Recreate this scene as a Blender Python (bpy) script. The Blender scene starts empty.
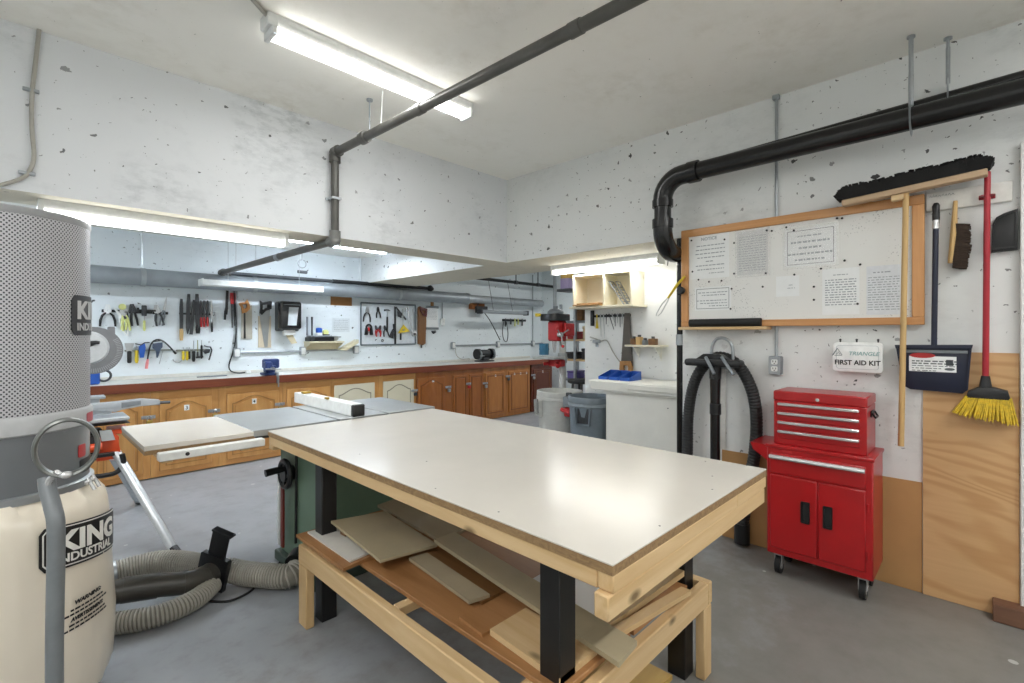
EXPOSURE = 1.48
import bpy, bmesh, math, random
from mathutils import Matrix, Vector
random.seed(7)
PI = math.pi
SC = bpy.context.scene
COL = SC.collection
V = Vector
I4 = Matrix.Identity(4)

# ------------------------------------------------------------------ camera (eye at 1.40 m, level, looking into the far corner)
EYE = 1.40
FPX = 483.85
YAW = math.radians(45.71)
SY, CY = math.sin(YAW), math.cos(YAW)
HOR = 333.0
cam_d = bpy.data.cameras.new('camera')
cam = bpy.data.objects.new('camera', cam_d)
COL.objects.link(cam)
cam.location = (0, 0, EYE)
cam.rotation_euler = (PI/2, 0, -YAW)
cam_d.sensor_width = 36.0
cam_d.lens = FPX/1024*36.0
cam_d.shift_y = -8.5/1024
cam_d.clip_start = 0.05
SC.camera = cam


def ray(u, v):
    k = (u-512)/FPX
    return SY+k*CY, CY-k*SY, (HOR-v)/FPX


def onX(u, v, X):            # sight line met with the plane X = const: (along-wall coordinate -Y, height)
    a, b, c = ray(u, v)
    t = X/a
    return -t*b, EYE+t*c


def onY(u, v, Y):            # plane Y = const: (X, height)
    a, b, c = ray(u, v)
    t = Y/b
    return t*a, EYE+t*c


def onZ(u, v, z):            # plane Z = const: (X, Y)
    a, b, c = ray(u, v)
    t = (z-EYE)/c
    return t*a, t*b


# ------------------------------------------------------------------ room dimensions
XR = 3.41      # right wall
YB = 3.40      # front face of the beam across the room
ZC = 2.92      # ceiling
ZS = 2.10      # underside of the beams
YW = 6.30      # back wall
XW = 4.20      # recess wall
XF = 7.30      # end wall of the back room

# ------------------------------------------------------------------ materials
MATS = {}


def lin(c):
    if isinstance(c, str):
        c = tuple(int(c[i:i+2], 16)/255 for i in (0, 2, 4))
    return tuple((x/12.92 if x <= .04045 else ((x+.055)/1.055)**2.4) for x in c)


def nt(name):
    m = bpy.data.materials.new(name)
    m.use_nodes = True
    n = m.node_tree
    b = n.nodes['Principled BSDF']
    return m, n, b


def N(n, t, **k):
    x = n.nodes.new(t)
    for a, val in k.items():
        setattr(x, a, val)
    return x


def ramp(n, fac, stops):
    r = N(n, 'ShaderNodeValToRGB')
    n.links.new(fac, r.inputs[0])
    e = r.color_ramp.elements
    while len(e) < len(stops):
        e.new(.5)
    for i, (p, c) in enumerate(stops):
        e[i].position = p
        e[i].color = (c[0], c[1], c[2], 1)
    return r.outputs[0]


def coords(n, scale=(1, 1, 1), loc=(0, 0, 0), which='Object'):
    tc = N(n, 'ShaderNodeTexCoord')
    mp = N(n, 'ShaderNodeMapping')
    mp.inputs['Scale'].default_value = scale
    mp.inputs['Location'].default_value = loc
    n.links.new(tc.outputs[which], mp.inputs[0])
    return mp.outputs[0]


def noise(n, vec, scale, detail=4, rough=.55, dist=0):
    x = N(n, 'ShaderNodeTexNoise')
    x.inputs['Scale'].default_value = scale
    x.inputs['Detail'].default_value = detail
    x.inputs['Roughness'].default_value = rough
    x.inputs['Distortion'].default_value = dist
    n.links.new(vec, x.inputs['Vector'])
    return x.outputs['Fac']


def mixc(n, fac, a, b, mode='MIX'):
    x = N(n, 'ShaderNodeMix', data_type='RGBA', blend_type=mode)
    if isinstance(fac, (int, float)):
        x.inputs[0].default_value = fac
    else:
        n.links.new(fac, x.inputs[0])
    for i, s in ((6, a), (7, b)):
        if isinstance(s, tuple):
            x.inputs[i].default_value = (s[0], s[1], s[2], 1)
        else:
            n.links.new(s, x.inputs[i])
    return x.outputs[2]


def mth(n, op, a, b=None, clamp=False):
    x = N(n, 'ShaderNodeMath', operation=op, use_clamp=clamp)
    for i, s in enumerate((a, b)):
        if s is None:
            continue
        if isinstance(s, (int, float)):
            x.inputs[i].default_value = s
        else:
            n.links.new(s, x.inputs[i])
    return x.outputs[0]


def bump(n, b, h, strength=.2, dist=.01):
    x = N(n, 'ShaderNodeBump')
    x.inputs['Strength'].default_value = strength
    x.inputs['Distance'].default_value = dist
    n.links.new(h, x.inputs['Height'])
    n.links.new(x.outputs[0], b.inputs['Normal'])


def plain(name, c, rough=.5, metal=0, var=.06, scale=25, coat=0, bmp=0):
    """Paint, plastic or metal with slight uneven colour and gloss."""
    if name in MATS:
        return MATS[name]
    m, n, b = nt(name)
    c = lin(c)
    v = coords(n)
    f = noise(n, v, scale, 3)
    lo = tuple(x*(1-var*1.6) for x in c)
    hi = tuple(min(1, x*(1+var)) for x in c)
    n.links.new(ramp(n, f, [(.25, lo), (.75, hi)]), b.inputs['Base Color'])
    if .18 < rough < .36:
        b.inputs['Roughness'].default_value = rough
    else:
        n.links.new(mth(n, 'ADD', mth(n, 'MULTIPLY', f, .14), max(rough-.07, .02)), b.inputs['Roughness'])
    b.inputs['Metallic'].default_value = metal
    if coat:
        b.inputs['Coat Weight'].default_value = coat
        b.inputs['Coat Roughness'].default_value = .15
    if bmp:
        bump(n, b, f, bmp, .004)
    MATS[name] = m
    return m


def wood(name, c1, c2, axis='X', rough=.45, dens=14, stretch=.07, coat=0, knots=True, fine=.25):
    if name in MATS:
        return MATS[name]
    m, n, b = nt(name)
    c1, c2 = lin(c1), lin(c2)
    s = [1, 1, 1]
    s['XYZ'.index(axis)] = stretch
    v = coords(n, tuple(s))
    f = noise(n, v, dens, 5, .6, 1.2)
    g = noise(n, v, dens*7, 2, .5, .2)
    col = ramp(n, f, [(.28, c2), (.5, tuple((p+q)/2 for p, q in zip(c1, c2))), (.72, c1)])
    col = mixc(n, mth(n, 'MULTIPLY', g, fine), col, c2)
    if knots:
        s2 = [1, 1, 1]
        s2['XYZ'.index(axis)] = .5
        vo = N(n, 'ShaderNodeTexVoronoi')
        vo.inputs['Scale'].default_value = 5
        n.links.new(coords(n, tuple(s2), (.3, .1, .7)), vo.inputs['Vector'])
        k = ramp(n, vo.outputs['Distance'], [(.03, (1, 1, 1)), (.09, (0, 0, 0))])
        col = mixc(n, k, col, tuple(x*.35 for x in c2))
    n.links.new(col, b.inputs['Base Color'])
    b.inputs['Roughness'].default_value = rough
    if coat:
        b.inputs['Coat Weight'].default_value = coat
        b.inputs['Coat Roughness'].default_value = .2
    bump(n, b, g, .12, .002)
    MATS[name] = m
    return m


def concrete(name, c, smudge, holes=1.0, hole_c='1a1a1a', rough=.7, smear=.5, flat=False, dens=8.0):
    """Painted cast concrete: cloudy smudges and dark bug holes (flat: for ceilings and undersides)."""
    if name in MATS:
        return MATS[name]
    m, n, b = nt(name)
    c, s, hc = lin(c), lin(smudge), lin(hole_c)
    v = coords(n)
    f = noise(n, v, 1.6, 6, .62, .4)
    f2 = noise(n, coords(n, (1, 1, 2.2)), 9, 5, .7)
    mk = mth(n, 'MULTIPLY', ramp(n, f, [(.45, (0, 0, 0)), (.7, (1, 1, 1))]), ramp(n, f2, [(.42, (0, 0, 0)), (.66, (1, 1, 1))]))
    col = mixc(n, mth(n, 'MULTIPLY', mk, smear), c, s)
    wn = N(n, 'ShaderNodeTexNoise')
    wn.inputs['Scale'].default_value = 34
    wn.inputs['Detail'].default_value = 4
    n.links.new(v, wn.inputs['Vector'])
    sp0 = N(n, 'ShaderNodeSeparateXYZ')
    n.links.new(mixc(n, .045, v, wn.outputs['Color'], 'ADD'), sp0.inputs[0])
    cb = N(n, 'ShaderNodeCombineXYZ')
    if flat:
        n.links.new(sp0.outputs[0], cb.inputs[0])
        n.links.new(sp0.outputs[1], cb.inputs[1])
    else:
        n.links.new(mth(n, 'ADD', sp0.outputs[0], sp0.outputs[1]), cb.inputs[0])
        n.links.new(sp0.outputs[2], cb.inputs[1])
    h = None
    for scl, kk, p in ((dens, .17*holes, 5.0), (dens*2.4, .15*holes, 5.0)):
        vo = N(n, 'ShaderNodeTexVoronoi', voronoi_dimensions='2D')
        vo.inputs['Scale'].default_value = scl
        n.links.new(cb.outputs[0], vo.inputs['Vector'])
        sp = N(n, 'ShaderNodeSeparateColor')
        n.links.new(vo.outputs['Color'], sp.inputs[0])
        r = mth(n, 'MULTIPLY', mth(n, 'POWER', sp.outputs[0], p), kk)
        hit = mth(n, 'MULTIPLY', mth(n, 'GREATER_THAN', r, vo.outputs['Distance']), mth(n, 'ADD', mth(n, 'MULTIPLY', sp.outputs[1], .5), .5))
        h = hit if h is None else mth(n, 'MAXIMUM', h, hit)
    patch = ramp(n, noise(n, coords(n, (1, 1, 1), (3, 1, 2)), 1.1, 3), [(.36, (0, 0, 0)), (.5, (1, 1, 1))])
    h = mth(n, 'MULTIPLY', h, patch)
    n.links.new(mixc(n, h, col, hc), b.inputs['Base Color'])
    b.inputs['Roughness'].default_value = rough
    bump(n, b, mth(n, 'SUBTRACT', mth(n, 'MULTIPLY', f2, .25), h), .35, .006)
    MATS[name] = m
    return m


def emit(name, c, strength):
    if name in MATS:
        return MATS[name]
    m, n, b = nt(name)
    c = lin(c)
    b.inputs['Base Color'].default_value = (*c, 1)
    b.inputs['Emission Color'].default_value = (*c, 1)
    b.inputs['Emission Strength'].default_value = strength
    MATS[name] = m
    return m


# ------------------------------------------------------------------ mesh builder
class MB:
    def __init__(s, F=None):
        s.bm = bmesh.new()
        s.F = F.copy() if F is not None else I4.copy()

    def _v(s, p, M=None):
        p = V(p)
        if M is not None:
            p = M @ p
        return s.bm.verts.new(s.F @ p)

    def box(s, x0, x1, y0, y1, z0, z1, bev=0, M=None, seg=1):
        vs = [s._v((x, y, z), M) for x in (x0, x1) for y in (y0, y1) for z in (z0, z1)]
        fs = [(0, 1, 3, 2), (4, 6, 7, 5), (0, 4, 5, 1), (2, 3, 7, 6), (0, 2, 6, 4), (1, 5, 7, 3)]
        ff = [s.bm.faces.new([vs[i] for i in f]) for f in fs]
        if bev:
            ed = list({e for f in ff for e in f.edges})
            bmesh.ops.bevel(s.bm, geom=ed, offset=bev, segments=seg, affect='EDGES', profile=.5, clamp_overlap=True)
        return s

    def prism(s, poly, z0, z1, M=None, bev=0):
        lo = [s._v((x, y, z0), M) for x, y in poly]
        hi = [s._v((x, y, z1), M) for x, y in poly]
        k = len(poly)
        ff = [s.bm.faces.new(lo[::-1]), s.bm.faces.new(hi)]
        for i in range(k):
            ff.append(s.bm.faces.new((lo[i], lo[(i+1) % k], hi[(i+1) % k], hi[i])))
        if bev:
            ed = list({e for e in ff[1].edges})
            bmesh.ops.bevel(s.bm, geom=ed, offset=bev, segments=2, affect='EDGES', profile=.5, clamp_overlap=True)
        return s

    def ringprism(s, outer, inner, z0, z1, M=None):
        k = len(outer)
        a = [[s._v((x, y, z), M) for x, y in p] for z in (z0, z1) for p in (outer, inner)]
        lo_o, lo_i, hi_o, hi_i = a
        for i in range(k):
            j = (i+1) % k
            s.bm.faces.new((hi_o[i], hi_o[j], hi_i[j], hi_i[i]))
            s.bm.faces.new((lo_o[j], lo_o[i], lo_i[i], lo_i[j]))
            s.bm.faces.new((lo_o[i], lo_o[j], hi_o[j], hi_o[i]))
            s.bm.faces.new((lo_i[j], lo_i[i], hi_i[i], hi_i[j]))
        return s

    def hexa(s, bottom, top, M=None):
        lo = [s._v(p, M) for p in bottom]
        hi = [s._v(p, M) for p in top]
        s.bm.faces.new(lo[::-1])
        s.bm.faces.new(hi)
        for i in range(len(lo)):
            j = (i+1) % len(lo)
            s.bm.faces.new((lo[i], lo[j], hi[j], hi[i]))
        return s

    def tube(s, pts, r, n=10, rs=None, M=None, closed=False, flat=None):
        P = [V(p) for p in pts]
        k = len(P)
        tang = []
        for i in range(k):
            if closed:
                d = P[(i+1) % k]-P[i-1]
            else:
                d = P[min(i+1, k-1)]-P[max(i-1, 0)]
            tang.append(d.normalized() if d.length > 1e-9 else V((0, 0, 1)))
        up = V((0, 0, 1)) if abs(tang[0].z) < .9 else V((1, 0, 0))
        nx = tang[0].cross(up).normalized()
        rings = []
        for i in range(k):
            if i:
                q = tang[i-1].rotation_difference(tang[i])
                nx = q @ nx
            nx = (nx-tang[i]*nx.dot(tang[i])).normalized()
            ny = tang[i].cross(nx)
            rr = rs[i] if rs else r
            ra, rb = (rr, rr) if flat is None else (rr*flat[0], rr*flat[1])
            rings.append([s._v(P[i]+nx*ra*math.cos(2*PI*j/n)+ny*rb*math.sin(2*PI*j/n), M) for j in range(n)])
        rng = range(k) if closed else range(k-1)
        for i in rng:
            A, B = rings[i], rings[(i+1) % k]
            for j in range(n):
                s.bm.faces.new((A[j], A[(j+1) % n], B[(j+1) % n], B[j]))
        if not closed:
            s.bm.faces.new(rings[0][::-1])
            s.bm.faces.new(rings[-1])
        return s

    def lathe(s, prof, n=24, M=None, caps=True):
        rings = []
        for r, h in prof:
            if r < 1e-6:
                rings.append([s._v((0, 0, h), M)])
            else:
                rings.append([s._v((r*math.cos(2*PI*j/n), r*math.sin(2*PI*j/n), h), M) for j in range(n)])
        for A, B in zip(rings, rings[1:]):
            if len(A) == 1 and len(B) == 1:
                continue
            for j in range(n):
                j2 = (j+1) % n
                if len(A) == 1:
                    s.bm.faces.new((A[0], B[j2], B[j]))
                elif len(B) == 1:
                    s.bm.faces.new((A[j], A[j2], B[0]))
                else:
                    s.bm.faces.new((A[j], A[j2], B[j2], B[j]))
        if caps:
            if len(rings[0]) > 1:
                s.bm.faces.new(rings[0][::-1])
            if len(rings[-1]) > 1:
                s.bm.faces.new(rings[-1])
        return s

    def ball(s, c, r, sc=(1, 1, 1), n=12, M=None):
        mm = Matrix.Translation(V(c)) @ Matrix.Diagonal((*sc, 1))
        k = max(6, n//2)
        pr = [(r*math.sin(PI*i/k), -r*math.cos(PI*i/k)) for i in range(k+1)]
        return s.lathe(pr, n, (M @ mm) if M is not None else mm, caps=False)

    def text(s, txt, x, y, size, z=0, depth=.0008, align='CENTER', shear=0, wide=1, fat=0, bend=None, M=None):
        cu = bpy.data.curves.new('t', 'FONT')
        cu.body = txt
        cu.size = size
        cu.align_x = align
        cu.shear = shear
        cu.offset = fat
        cu.extrude = depth/2
        cu.resolution_u = 3
        ob = bpy.data.objects.new('t', cu)
        COL.objects.link(ob)
        dg = bpy.context.evaluated_depsgraph_get()
        me = bpy.data.meshes.new_from_object(ob.evaluated_get(dg))
        bpy.data.objects.remove(ob)
        bpy.data.curves.remove(cu)
        vs = []
        for p in me.vertices:
            q = V((x+p.co.x*wide, y+p.co.y, z+p.co.z))
            if bend:
                q = bend(q)
            vs.append(s._v(q, M))
        for f in me.polygons:
            try:
                s.bm.faces.new([vs[i] for i in f.vertices])
            except ValueError:
                pass
        bpy.data.meshes.remove(me)
        return s

    def mesh(s, name, W):
        bm = s.bm
        bmesh.ops.recalc_face_normals(bm, faces=bm.faces)
        for f in bm.faces:
            f.smooth = True
        for e in bm.edges:
            if len(e.link_faces) == 2 and e.calc_face_angle(0) > math.radians(36):
                e.smooth = False
        if W is not None:
            bm.transform(W)
        me = bpy.data.meshes.new(name)
        bm.to_mesh(me)
        bm.free()
        return me

    def bottom(s):
        xs = [v.co for v in s.bm.verts]
        lo = [min(v[i] for v in xs) for i in range(3)]
        hi = [max(v[i] for v in xs) for i in range(3)]
        return V(((lo[0]+hi[0])/2, (lo[1]+hi[1])/2, lo[2]))


WORLD = {}       # object name -> its world matrix


def tag(o, label=None, cat=None, group=None, kind=None):
    if label:
        o['label'] = label
    if cat:
        o['category'] = cat
    if group:
        o['group'] = group
    if kind:
        o['kind'] = kind
    return o


def thing(name, label, cat, loc=(0, 0, 0), group=None):
    o = bpy.data.objects.new(name, None)
    COL.objects.link(o)
    o.empty_display_size = .05
    o.location = loc
    WORLD[o.name] = Matrix.Translation(V(loc))
    return tag(o, label, cat, group)


def part(mb, name, mat, parent, label=None):
    W = WORLD[parent.name]
    me = mb.mesh(name, W.inverted())
    me.materials.append(mat)
    o = bpy.data.objects.new(name, me)
    COL.objects.link(o)
    o.parent = parent
    WORLD[o.name] = W
    if label:
        o['label'] = label
    return o


def single(mb, name, mat, label, cat, group=None, kind=None):
    c = mb.bottom()
    W = Matrix.Translation(c)
    me = mb.mesh(name, W.inverted())
    me.materials.append(mat)
    o = bpy.data.objects.new(name, me)
    COL.objects.link(o)
    o.location = c
    WORLD[o.name] = W
    return tag(o, label, cat, group, kind)


def struct(mb, name, mat):
    me = mb.mesh(name, None)
    me.materials.append(mat)
    o = bpy.data.objects.new(name, me)
    COL.objects.link(o)
    o['kind'] = 'structure'
    return o


def dup(src, offset, label, group=None):
    """A copy of a thing with copies of its parts and their sub-parts."""
    r = src.copy()
    COL.objects.link(r)
    r.location = src.location+V(offset)
    WORLD[r.name] = Matrix.Translation(r.location)
    r['label'] = label
    if group:
        r['group'] = group

    def rec(a, b):
        for ch in [o for o in bpy.data.objects if o.parent == a]:
            c = ch.copy()
            COL.objects.link(c)
            c.parent = b
            rec(ch, c)
    rec(src, r)
    return r


def frame(o, x, y, z):
    M = Matrix((x, y, z)).transposed().to_4x4()
    M.translation = V(o)
    return M


FRW = frame((XR, 0, 0), (0, -1, 0), (0, 0, 1), (-1, 0, 0))     # right wall: x to the viewer's right, y up, z out of the wall
FBW = frame((0, YW, 0), (1, 0, 0), (0, 0, 1), (0, -1, 0))      # back wall
FRC = frame((XW, 0, 0), (0, -1, 0), (0, 0, 1), (-1, 0, 0))     # recess wall


def at(base, a, b, z=0, rot=0):
    return base @ Matrix.Translation((a, b, z)) @ Matrix.Rotation(rot, 4, 'Z')


def T(x, y, z):
    return Matrix.Translation((x, y, z))


def R(a, ax):
    return Matrix.Rotation(a, 4, ax)


def arc(c, r, a0, a1, n, plane='xy'):
    out = []
    for i in range(n+1):
        a = a0+(a1-a0)*i/n
        p, q = r*math.cos(a), r*math.sin(a)
        out.append({'xy': (c[0]+p, c[1]+q, c[2]), 'xz': (c[0]+p, c[1], c[2]+q), 'yz': (c[0], c[1]+p, c[2]+q)}[plane])
    return out


def rrect(x0, x1, y0, y1, r, n=4):
    out = []
    for cx, cy, a in ((x1-r, y1-r, 0), (x0+r, y1-r, PI/2), (x0+r, y0+r, PI), (x1-r, y0+r, 3*PI/2)):
        for i in range(n+1):
            t = a+PI/2*i/n
            out.append((cx+r*math.cos(t), cy+r*math.sin(t)))
    return out


def smooth_path(pts, k=6):
    P = [V(p) for p in pts]
    out = []
    for i in range(len(P)-1):
        a, b = P[max(i-1, 0)], P[i]
        c, d = P[i+1], P[min(i+2, len(P)-1)]
        for j in range(k):
            t = j/k
            out.append(.5*((2*b)+(c-a)*t+(2*a-5*b+4*c-d)*t*t+(3*b-a-3*c+d)*t**3))
    out.append(P[-1])
    return out


def resample(pts, step):
    P = [V(p) for p in pts]
    out = [P[0]]
    acc = 0
    for a, b in zip(P, P[1:]):
        L = (b-a).length
        while acc+step <= L+1e-9 and L > 0:
            acc += step
            out.append(a+(b-a)*(acc/L))
        acc -= L
        if abs(acc) < 1e-9:
            acc = 0
        # acc is now the (negative) remainder carried into the next leg
    return out


def ribbed(mb, pts, r, depth, pitch, n=18):
    P = resample(smooth_path(pts, 10), pitch/4)
    rs = [r+depth*(0, .75, 1, .75)[i % 4] for i in range(len(P))]
    return mb.tube(P, r, n, rs)


def helix(mb, pts, r, pitch, wire, n=6, per=12):
    """A spiral wire wound round a hose."""
    P = resample(smooth_path(pts, 12), pitch/per)
    out = []
    tg = [(P[min(i+1, len(P)-1)]-P[max(i-1, 0)]).normalized() for i in range(len(P))]
    nx = tg[0].cross(V((0, 0, 1))).normalized()
    for i, p in enumerate(P):
        if i:
            nx = tg[i-1].rotation_difference(tg[i]) @ nx
        nx = (nx-tg[i]*nx.dot(tg[i])).normalized()
        a = 2*PI*i/per
        out.append(p+nx*(r*math.cos(a))+tg[i].cross(nx)*(r*math.sin(a)))
    return mb.tube(out, wire, n)


def ply_mat(name, c1, c2, c3):
    """Rotary cut fir plywood: wavy bands running across the sheet."""
    m, n, b = nt(name)
    c1, c2, c3 = lin(c1), lin(c2), lin(c3)
    f = noise(n, coords(n, (1, .28, 1)), 2.2, 3, .5, .6)
    s = mth(n, 'ADD', mth(n, 'MULTIPLY', mth(n, 'SINE', mth(n, 'MULTIPLY', f, 95)), .5), .5)
    g = noise(n, coords(n, (1, .05, 1)), 60, 3)
    col = mixc(n, mth(n, 'MULTIPLY', ramp(n, s, [(.35, (0, 0, 0)), (.95, (1, 1, 1))]), .5), c1, c2)
    col = mixc(n, mth(n, 'MULTIPLY', g, .35), col, c3)
    vo = N(n, 'ShaderNodeTexVoronoi')
    vo.inputs['Scale'].default_value = 2.6
    n.links.new(coords(n, (1, .6, 1), (.1, .4, .2)), vo.inputs['Vector'])
    col = mixc(n, ramp(n, vo.outputs['Distance'], [(.03, (.8, .8, .8)), (.06, (0, 0, 0))]), col, tuple(x*.4 for x in c3))
    n.links.new(col, b.inputs['Base Color'])
    b.inputs['Roughness'].default_value = .5
    MATS[name] = m
    return m


# shared finishes
m_white_metal = plain('white_enamel', 'e6e8e6', .35)
m_galv = plain('galvanised_steel', 'a9aeb2', .38, .75, .10, 12)
m_steel = plain('bare_steel', 'b9bcbe', .32, .85, .08)
m_dark_steel = plain('dark_steel', '4b4d50', .42, .6, .1)
m_black = plain('black_plastic', '17181a', .38)
m_rubber = plain('black_rubber', '1b1c1d', .7)
m_abs = plain('black_drain_plastic', '131415', .25, 0, .15, 6)
m_grey_plastic = plain('grey_plastic', '7d8388', .45)
m_red = plain('red_paint', 'a91117', .33, 0, .05, 8, .3)
m_redp = plain('red_plastic', 'b8272a', .4)
m_yellow = plain('yellow_plastic', 'd8bd2d', .45)
m_pale_yellow = plain('pale_yellow_grip', 'd9dd8e', .5)
m_blue = plain('blue_plastic', '2256b0', .4)
m_chrome = plain('bright_trim', 'd9dadb', .22, .6, .03)
m_paper = plain('white_paper', 'eceeee', .7, 0, .02)
m_ink = plain('grey_ink', '5d6266', .8)
m_black_ink = plain('black_ink', '141414', .7)
m_card = wood('brown_cardboard', 'a9794a', '94683c', 'X', .8, 10, .3, 0, False)
m_pine_x = wood('pine_along_x', 'e0c59a', 'c8a472', 'X', .55)
m_pine_y = wood('pine_along_y', 'e0c59a', 'c8a472', 'Y', .55)
m_pine_z = wood('pine_along_z', 'dcc094', 'c49f6c', 'Z', .55)
m_ash_z = wood('pale_handle_along_z', 'd2b27c', 'bf9a62', 'Z', .45, 20, .05, 0, False)
# ================================================================== the room
m_wall = concrete('painted_concrete', 'dfe1e0', 'b5b8b7', .85, dens=9.5)
m_beam = concrete('painted_concrete_beam', 'dcdfe2', 'a9aeb1', .6, '55585a', .7, .8)
m_soffit = concrete('beige_concrete', 'd3cebd', 'b3ad9b', .4, '6d685c', .75, .5, True)
m_ceil = concrete('cream_ceiling', 'f3f1ea', 'dcd8cc', .16, '77746a', .75, .6, True, 6)
m_wall_back = concrete('white_board_wall', 'e0e7ea', 'c2c9cc', .6, '3a3c3e', .6, .35)
m_wall_recess = concrete('white_painted_wall', 'e0e1df', 'c6c7c4', .7, '3a3c3e', .6, .35)


def floor_mat():
    m, n, b = nt('grey_floor_paint')
    v = coords(n)
    f = noise(n, v, .9, 6, .6, .5)
    f2 = noise(n, v, 7, 6, .65)
    base = ramp(n, f, [(.3, lin('8f9398')), (.7, lin('a2a6ab'))])
    base = mixc(n, mth(n, 'MULTIPLY', ramp(n, f2, [(.5, (0, 0, 0)), (.75, (1, 1, 1))]), .3), base, lin('73726e'))
    # paint worn through towards the front, painted darker still for the dimmer light there
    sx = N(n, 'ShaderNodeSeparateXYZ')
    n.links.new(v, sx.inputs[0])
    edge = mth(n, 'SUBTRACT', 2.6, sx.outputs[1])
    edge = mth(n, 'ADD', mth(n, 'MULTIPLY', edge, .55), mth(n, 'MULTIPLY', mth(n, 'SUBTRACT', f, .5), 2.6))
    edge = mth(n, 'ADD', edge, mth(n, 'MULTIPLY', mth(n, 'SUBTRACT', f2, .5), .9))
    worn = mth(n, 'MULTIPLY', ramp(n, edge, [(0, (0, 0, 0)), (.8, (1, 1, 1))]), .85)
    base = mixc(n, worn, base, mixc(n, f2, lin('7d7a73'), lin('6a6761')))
    vo = N(n, 'ShaderNodeTexVoronoi')
    vo.inputs['Scale'].default_value = 7
    n.links.new(mixc(n, .08, v, N(n, 'ShaderNodeTexNoise').outputs['Color'], 'ADD'), vo.inputs['Vector'])
    sp = N(n, 'ShaderNodeSeparateColor')
    n.links.new(vo.outputs['Color'], sp.inputs[0])
    hit = mth(n, 'GREATER_THAN', mth(n, 'MULTIPLY', mth(n, 'POWER', sp.outputs[0], 3), .14), vo.outputs['Distance'])
    n.links.new(mixc(n, mth(n, 'MULTIPLY', hit, .7), base, lin('c9cac8')), b.inputs['Base Color'])
    n.links.new(mth(n, 'ADD', mth(n, 'MULTIPLY', f2, .3), .3), b.inputs['Roughness'])
    bump(n, b, f2, .08, .004)
    return m


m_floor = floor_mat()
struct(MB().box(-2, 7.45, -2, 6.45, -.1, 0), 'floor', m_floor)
struct(MB().box(-2, XR, -2, YB, ZC, ZC+.1), 'ceiling', m_ceil)
struct(MB().box(-2, XR, YB+.33, YW, 2.45, 2.55), 'ceiling_alcove', m_ceil)
struct(MB().box(XW, XF, 1.58, YW, 2.62, 2.72), 'ceiling_back', m_ceil)
struct(MB().box(XR, 4.35, -2, 1.58, 0, ZC+.1), 'wall_right', m_wall)
struct(MB().box(-2.15, 7.45, YW, YW+.15, 0, 2.75), 'wall_back', m_wall_back)
struct(MB().box(XW, XW+.15, 1.58, 3.02, 0, 2.62), 'wall_recess', m_wall_recess)
struct(MB().box(XW+.15, 7.45, 2.87, 3.02, 0, 2.75), 'wall_partition', m_wall_back)
struct(MB().box(XF, XF+.15, 3.02, YW, 0, 2.75), 'wall_end', m_wall_back)
struct(MB().box(-2.15, -2, -2, YW, 0, ZC+.1), 'wall_left', m_wall)
struct(MB().box(-2.15, XR, -2.15, -2, 0, ZC+.1), 'wall_front', m_wall)


def beam(name, x0, x1, y0, y1):
    """A beam whose sides are white concrete and whose underside is bare beige."""
    o = struct(MB().box(x0, x1, y0, y1, ZS, ZC+.1), name, m_beam)
    o.data.materials.append(m_soffit)
    for p in o.data.polygons:
        if p.normal.z < -.5:
            p.material_index = 1
    return o


beam('beam_back', -2, XR, YB, YB+.33)
o = beam('beam_right', XR, XW, 1.58, YW)
o.data.materials[0] = m_wall
# casing that closes the view on the right
struct(MB().box(XR-.035, XR, -.42, -.125, 0, 2.32, .004), 'trim_1', plain('white_casing', 'e9e9e7', .45))

# ------------------------------------------------------------------ strip lights
m_tube = emit('lit_tube', 'fffefb', 3)
m_tube.cycles.emission_sampling = 'NONE'     # the lamp under the tubes does the lighting
m_tube_alcove = emit('lit_tube_alcove', 'e6f1ff', 14)


def strip_light(c, axis, length, label, group, power=4.0, tint=(1, 1, .985), width=.11, tube=None):
    """A bare fluorescent batten; c is the middle of its back (on the ceiling)."""
    t = thing('strip_light', label, 'strip light', c, group)
    F = T(*c) @ (I4 if axis == 'X' else R(PI/2, 'Z'))
    h = length/2
    part(MB(F).prism([(-width/2, 0), (width/2, 0), (width/2, -.028), (width*.36, -.05), (-width*.36, -.05), (-width/2, -.028)], -h, h,
                     M=frame((0, 0, 0), (0, 1, 0), (0, 0, 1), (1, 0, 0))), 'housing', m_white_metal, t)
    for s in (-1, 1):
        part(MB(F).box(s*h-.012, s*h+.012, -width*.52, width*.52, -.095, 0, .004), 'end_cap', m_white_metal, t)
    for y in (-.03, .03):
        part(MB(F).tube([(-h+.012, y, -.072), (h-.012, y, -.072)], .0165, 12), 'fluorescent_tube', tube or m_tube, t)
    ld = bpy.data.lights.new('tube_light', 'AREA')
    ld.shape, ld.size, ld.size_y = 'RECTANGLE', length-.04, .10
    ld.energy, ld.color = power, tint
    lo = bpy.data.objects.new('tube_light', ld)
    COL.objects.link(lo)
    lo.parent = t
    lo.location = (0, 0, -.091)
    lo.rotation_euler = (0, 0, 0 if axis == 'X' else PI/2)
    return t


strip_light((1.48, 2.47, ZC), 'X', 1.24, 'long fluorescent strip light on the ceiling in front of the pipe', 'fluorescent strip lights')
strip_light((.71, 3.56, ZS), 'X', 1.24, 'fluorescent strip light under the beam above the grey filter canister', 'fluorescent strip lights', 4.5, (.96, .98, 1))
strip_light((2.51, 5.2, 2.45), 'X', 1.24, 'fluorescent strip light deep in the alcove partly hidden by the beam', 'fluorescent strip lights', 6, (.88, .95, 1), .11, m_tube_alcove)
strip_light((3.95, 2.63, ZS), 'Y', 1.2, 'fluorescent strip light under the soffit above the white cubby shelf', 'fluorescent strip lights', 2.6, (1, .99, .95))
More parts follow.
